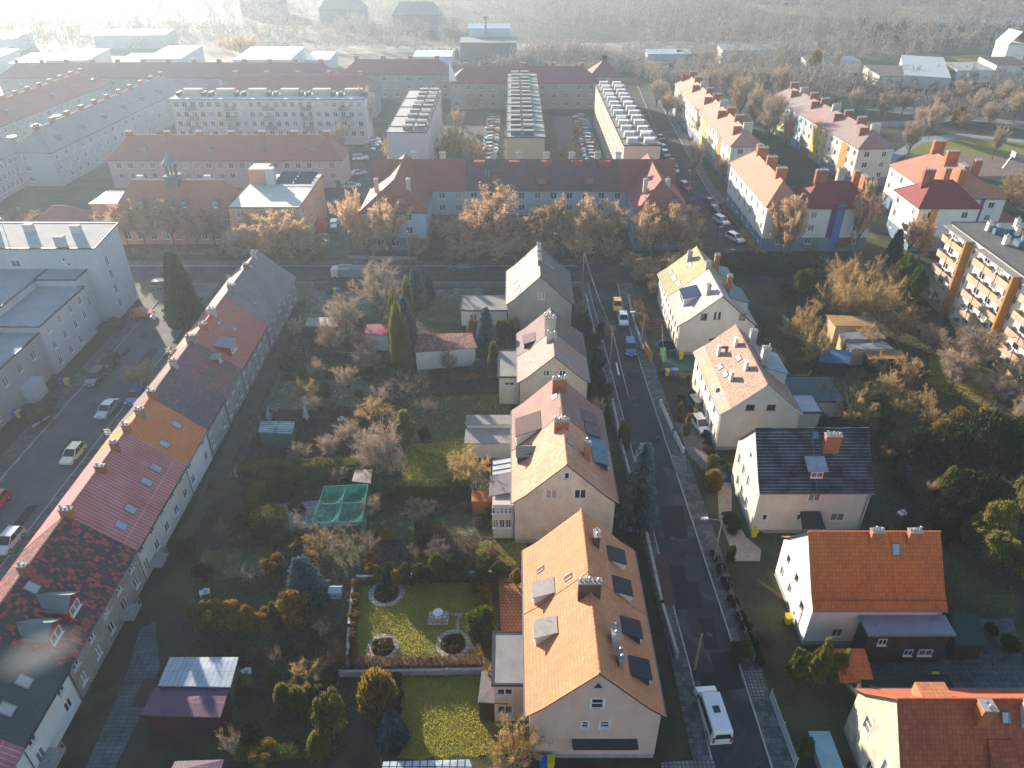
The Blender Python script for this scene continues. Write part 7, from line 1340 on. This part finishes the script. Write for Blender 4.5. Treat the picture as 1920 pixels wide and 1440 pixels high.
for i in ((0,1),(1,2)): b.poly([P[i[0]], P[i[1]], u[i[1]], u[i[0]]])
b.build('net', NET, t); GRNF = mat('green tube', (.05,.2,.16)); b = MB()
for i in range(4): b.beam(u[i], u[(i+1) % 4], .06); b.beam(P[i], u[i], .07)
b.beam((u[0]+u[1])/2, (u[2]+u[3])/2, .06); b.beam((u[0]+u[3])/2, (u[1]+u[2])/2, .06); b.build('frame', GRNF, t)
CL = mat('white cloth', (.6,.62,.68), (.45,.47,.52), ns=2)
for px, py, tp, l in ((578,800,752,'white cloth hung on a tall pole in the allotments'),(508,798,762,'grey cloth draped on a pole beside the turquoise shed')):
    P = G(px, py); h = HZ(tp, P.y); t = thing('clothes_pole', l, 'clothes pole', P); b = MB(); b.tube((0,0,0),(0,0,h),.05); b.tube((0,0,h*.95),(1.2,0,h*.8),.03); b.build('pole', GALV, t); b = MB()
    for k in range(5): a0 = (-.55+.22*k); b.poly([(0,0,h*.98),(a0,.3*math.sin(k*2),h*.35),(a0+.2,.3*math.sin(k*2+1.5),h*.3)])
    b.build('cloth', CL, t)
P = G(822,1160); t = thing('garden_fountain', 'small stone bird bath on a slab platform in the round bed garden', 'bird bath', P); b = MB(); b.box(-1,1,-.9,.9,0,.12); b.build('platform', STONE, t); b = MB(); b.lathe([(.3,.12),(.12,.3),(.12,.8),(.45,.95),(.5,1.0),(.3,.98)], n=10); b.build('basin', WHITER, t); b = MB(); b.beam((-.8,-.6,.45),(.8,-.6,.45),.3,.06); [b.beam((x,-.6,.12),(x,-.6,.45),.08) for x in (-.6,.6)]; b.build('bench', mat('tan board', (.4,.28,.15)), t)
P = G(631,1118); t = thing('bird_house', 'small white wooden dovecote box standing in the shaded garden', 'dovecote', P); b = MB(); b.box(-.55,.55,-.4,.4,0,1.0); b.build('box_body', mat('pale blue board', (.35,.42,.5)), t); b = MB(); b.poly([(-.7,-.5,1.0),(.7,-.5,1.0),(.6,0,1.45),(-.6,0,1.45)]); b.poly([(-.6,0,1.45),(.6,0,1.45),(.7,.5,1.0),(-.7,.5,1.0)]); b.poly([(-.7,.5,1.0),(.7,.5,1.0),(.7,-.5,1.0),(-.7,-.5,1.0)]); b.build('roof', mat('pale blue roof', (.45,.52,.6)), t); b = MB(); b.tube((0,-.41,.5),(0,-.43,.5),.12,.12,8); b.build('hole', DARKM, t)
P = G(1252,655); t = thing('trampoline', 'round trampoline with a blue rim in the play garden', 'trampoline', P); b = MB(); b.lathe([(1.5,.75),(1.9,.78),(1.9,.72)], n=20); b.build('rim', mat('blue rim', (.02,.1,.2)), t); b = MB(); b.lathe([(.1,.76),(1.49,.76)], n=20); b.build('jumping_mat', DARKM, t)
for k in range(4): b = MB(); a_ = k*1.57; b.tube((1.8*math.cos(a_),1.8*math.sin(a_),0),(1.8*math.cos(a_),1.8*math.sin(a_),.72),.04); b.build('leg', GALV, t)
P = G(1243,672); t = thing('slide', 'small pale green plastic slide in the play garden', 'slide', P); b = MB(); b.poly([(-.3,-1.2,.1),(.3,-1.2,.1),(.3,.8,1.4),(-.3,.8,1.4)]); b.beam((-.32,-1.2,.2),(-.32,.8,1.5),.06,.2); b.beam((.32,-1.2,.2),(.32,.8,1.5),.06,.2); b.build('chute', mat('pale green plastic', (.3,.6,.25), rough=.4), t); b = MB(); [b.beam((s*.3,.9,0),(s*.3,.9,1.5),.06) for s in (-1,1)]; [b.beam((-.3,.9,z),(.3,.9,z),.05) for z in (.3,.6,.9,1.2)]; b.build('ladder', WHITER, t)
t = thing('yellow_banner', 'orange yellow board standing between pavement and play garden', 'board', G(1210,668)); b = MB(); b.beam((0,1.6,.9),(.6,-2.2,.9),.1,1.7); b.build('panel', mat('amber board', (.7,.33,.02)), t)
b = MB(); t = thing('skip_container', 'pale blue long box lying in the yard at the bottom right', 'container', G(1545,1425)); b.box(-.8,.8,-1.5,1.8,0,1.0); b.build('box_body', mat('pale blue sheet', (.2,.25,.3)), t); b = MB(); b.box(-.9,.9,-1.6,1.9,1.003,1.08); b.build('lid', mat('sky blue lid', (.2,.38,.5)), t)
for px, py, l, c_ in ((700,862,'pile of pale junk by the small shed','w'),(640,790,'white tub in the dug allotment','w'),(560,812,'heap of dark sacks beside the turquoise shed','d'),(385,1115,'silver barrow and blue sheet by the golden hedge','w'),(1690,966,'pale garden table in the dark right garden','w'),(1800,1320,'glass cold frame above the dark red roof','w'),(462,1265,'small white framed cold frame beside the pale blue shed roof','w')):
    P = G(px, py); t = thing('garden_clutter', l, 'garden clutter', P, .4); b = MB(); b.box(-.5,.5,-.35,.35,.35,.45); [b.box(x-.04,x+.04,y-.04,y+.04,0,.35) for x in (-.42,.42) for y in (-.28,.28)]; b.build('top', WHITER if c_ == 'w' else DARKM, t); b = MB(); b.lathe([(.2,.45),(.25,.7),(.15,.8)], (.1,0,0), 8); b.build('tub', CL if c_ == 'w' else DARKW, t)
t = thing('red_container', 'orange red kiosk beside the orange annexe', 'kiosk', G(600,440)) if False else None
for k, (x, y, h_) in enumerate(((-12,371,17),(130,395,20),(62,300,14))):
    t = thing('chimney_mast', ['thin grey chimney on the dark works building','bare lattice mast in the far woods','tall floodlight pole beyond the blocks'][k], 'mast', (x, y, 0)); b = MB(); b.tube((0,0,0),(0,0,h_),.7 if k == 0 else .2,.5 if k == 0 else .12,8); b.build('shaft', CONC, t); b = MB(); b.obox((0,0,h_-.5),(1.6,1.0,.6)); b.build('head', DARKM, t)
P = G(1880,315); t = thing('basketball_hoop', 'white basketball backboard on a slanted pole at the sports pitch', 'basketball hoop', P); b = MB(); b.tube((0,0,0),(1.5,0,3.6),.12); b.build('pole', GALV, t); b = MB(); b.box(1.5,1.6,-1,1,3,4.4); b.build('backboard', WHITER, t); b = MB(); b.lathe([(.3,3.2),(.33,3.25)], (2,0,0), 10); b.build('hoop', REDP, t)
# grass blades on the sunlit lawns: nobody could count them
def blades(label, areas, dens, h, m, seed):
    rg = np.random.default_rng(seed); PP = []
    for poly in areas:
        q = np.array([[G(x, y).x, G(x, y).y] for x, y in poly]); lo, hi = q.min(0), q.max(0); n = int((hi-lo).prod()*dens); p = rg.uniform(lo, hi, (n, 2)); ins = np.zeros(n, bool)
        for i in range(len(q)):
            a, b = q[i], q[(i+1) % len(q)]; cnd = ((a[1] > p[:,1]) != (b[1] > p[:,1])) & (p[:,0] < (b[0]-a[0])*(p[:,1]-a[1])/(b[1]-a[1]+1e-9)+a[0]); ins ^= cnd
        PP.append(p[ins])
    p = np.vstack(PP); n = len(p); P = np.c_[p, np.full(n, .02)]; D = np.c_[rg.normal(size=(n,2))*.5, np.ones(n)]*h*rg.uniform(.5,1.2,(n,1)); me = ribbons('grass', P, D, np.full(n, h*.55), m); o = link('grass', me); o['kind'] = 'stuff'; o['label'] = label; o['category'] = 'grass'
GR = foliage('grass blades', (.16,.17,.015), (.56,.46,.05), .6, ns=.7)
blades('short grass of the near lawns', [[(668,1098),(902,1092),(905,1245),(662,1248)], [(745,1268),(1000,1262),(1000,1410),(748,1425)], [(765,745),(935,740),(960,770),(880,825),(770,830)], [(760,835),(880,822),(880,912),(755,915)], [(895,1015),(985,1012),(985,1062),(890,1065)], [(1740,660),(1850,680),(1880,740),(1850,765),(1740,725)]], 60, .11, GR, 1)
GR2 = foliage('withered grass blades', (.035,.04,.015), (.26,.24,.12), .4, ns=.35)
blades('withered grass and weeds over the garden ground', [[(440,1430),(330,1180),(470,880),(560,560),(960,540),(960,1080),(660,1090),(640,1430)], [(1290,700),(1480,560),(1740,640),(1900,900),(1900,1280),(1600,1280),(1480,1100),(1400,900)]], 24, .16, GR2, 2)
# fallen leaves
blades('fallen leaves scattered over gutters, lawns and verges', [[(1140,690),(1150,690),(1300,1230),(1275,1235)], [(1207,705),(1225,705),(1440,1300),(1420,1305)], [(440,1430),(330,1180),(470,880),(560,560),(960,540),(960,1260),(640,1430)], [(840,450),(1180,450),(1180,500),(830,500)], [(200,470),(640,470),(640,500),(200,500)], [(1240,300),(1330,300),(1500,500),(1300,500)], [(1480,560),(1740,540),(1900,760),(1560,800)]], 2.2, .16, foliage('fallen leaves', (.12,.06,.025), (.36,.2,.08), .2), 5)
# chimney smoke drifting over the dark slate roof of the terrace
sm = MB(); sm.lathe([(.1,-1.6),(1.1,-1.2),(1.6,0),(1.3,1.0),(.1,1.6)], n=12); P = G(75, 1225, 10.2); so_ = sm.build('smoke', bpy.data.materials.new('thin smoke'), None, P, .6); so_.scale = (2.3, 1.5, 1.0); tag(so_, 'thin chimney smoke drifting over the new dark slate roof of the terrace', 'smoke'); so_['kind'] = 'stuff'
s_m = so_.data.materials[0]; s_m.use_nodes = True; nt = s_m.node_tree; nt.nodes.remove(nt.nodes['Principled BSDF']); vp = nt.nodes.new('ShaderNodeVolumePrincipled'); tx = nt.nodes.new('ShaderNodeTexNoise'); tx.inputs['Scale'].default_value = .7; tc_ = nt.nodes.new('ShaderNodeTexCoord'); gr = nt.nodes.new('ShaderNodeVectorMath'); gr.operation = 'LENGTH'; mr = nt.nodes.new('ShaderNodeMapRange'); mr.inputs[1].default_value = 1.5; mr.inputs[2].default_value = .3; mr.inputs[3].default_value = 0; mr.inputs[4].default_value = .5
mu = nt.nodes.new('ShaderNodeMath'); mu.operation = 'MULTIPLY'; nt.links.new(tc_.outputs['Object'], tx.inputs['Vector']); nt.links.new(tc_.outputs['Object'], gr.inputs[0]); nt.links.new(gr.outputs['Value'], mr.inputs[0]); nt.links.new(mr.outputs[0], mu.inputs[0]); nt.links.new(tx.outputs[0], mu.inputs[1]); nt.links.new(mu.outputs[0], vp.inputs['Density']); nt.links.new(vp.outputs[0], nt.nodes['Material Output'].inputs['Volume'])
# ---------------------------------------------------------------- the hazy air
hb = MB(); hb.box(-2800, 2800, -500, 3400, -1.0, 63.0); hz = MB.build(hb, 'haze', bpy.data.materials.new('haze air')); hz['kind'] = 'stuff'
hm = hz.data.materials[0]; hm.use_nodes = True; nt = hm.node_tree; nt.nodes.remove(nt.nodes['Principled BSDF']); vp = nt.nodes.new('ShaderNodeVolumePrincipled'); vp.inputs['Color'].default_value = (.72,.86,1,1); vp.inputs['Density'].default_value = .0004; vp.inputs['Anisotropy'].default_value = .5
nt.links.new(vp.outputs[0], nt.nodes['Material Output'].inputs['Volume'])
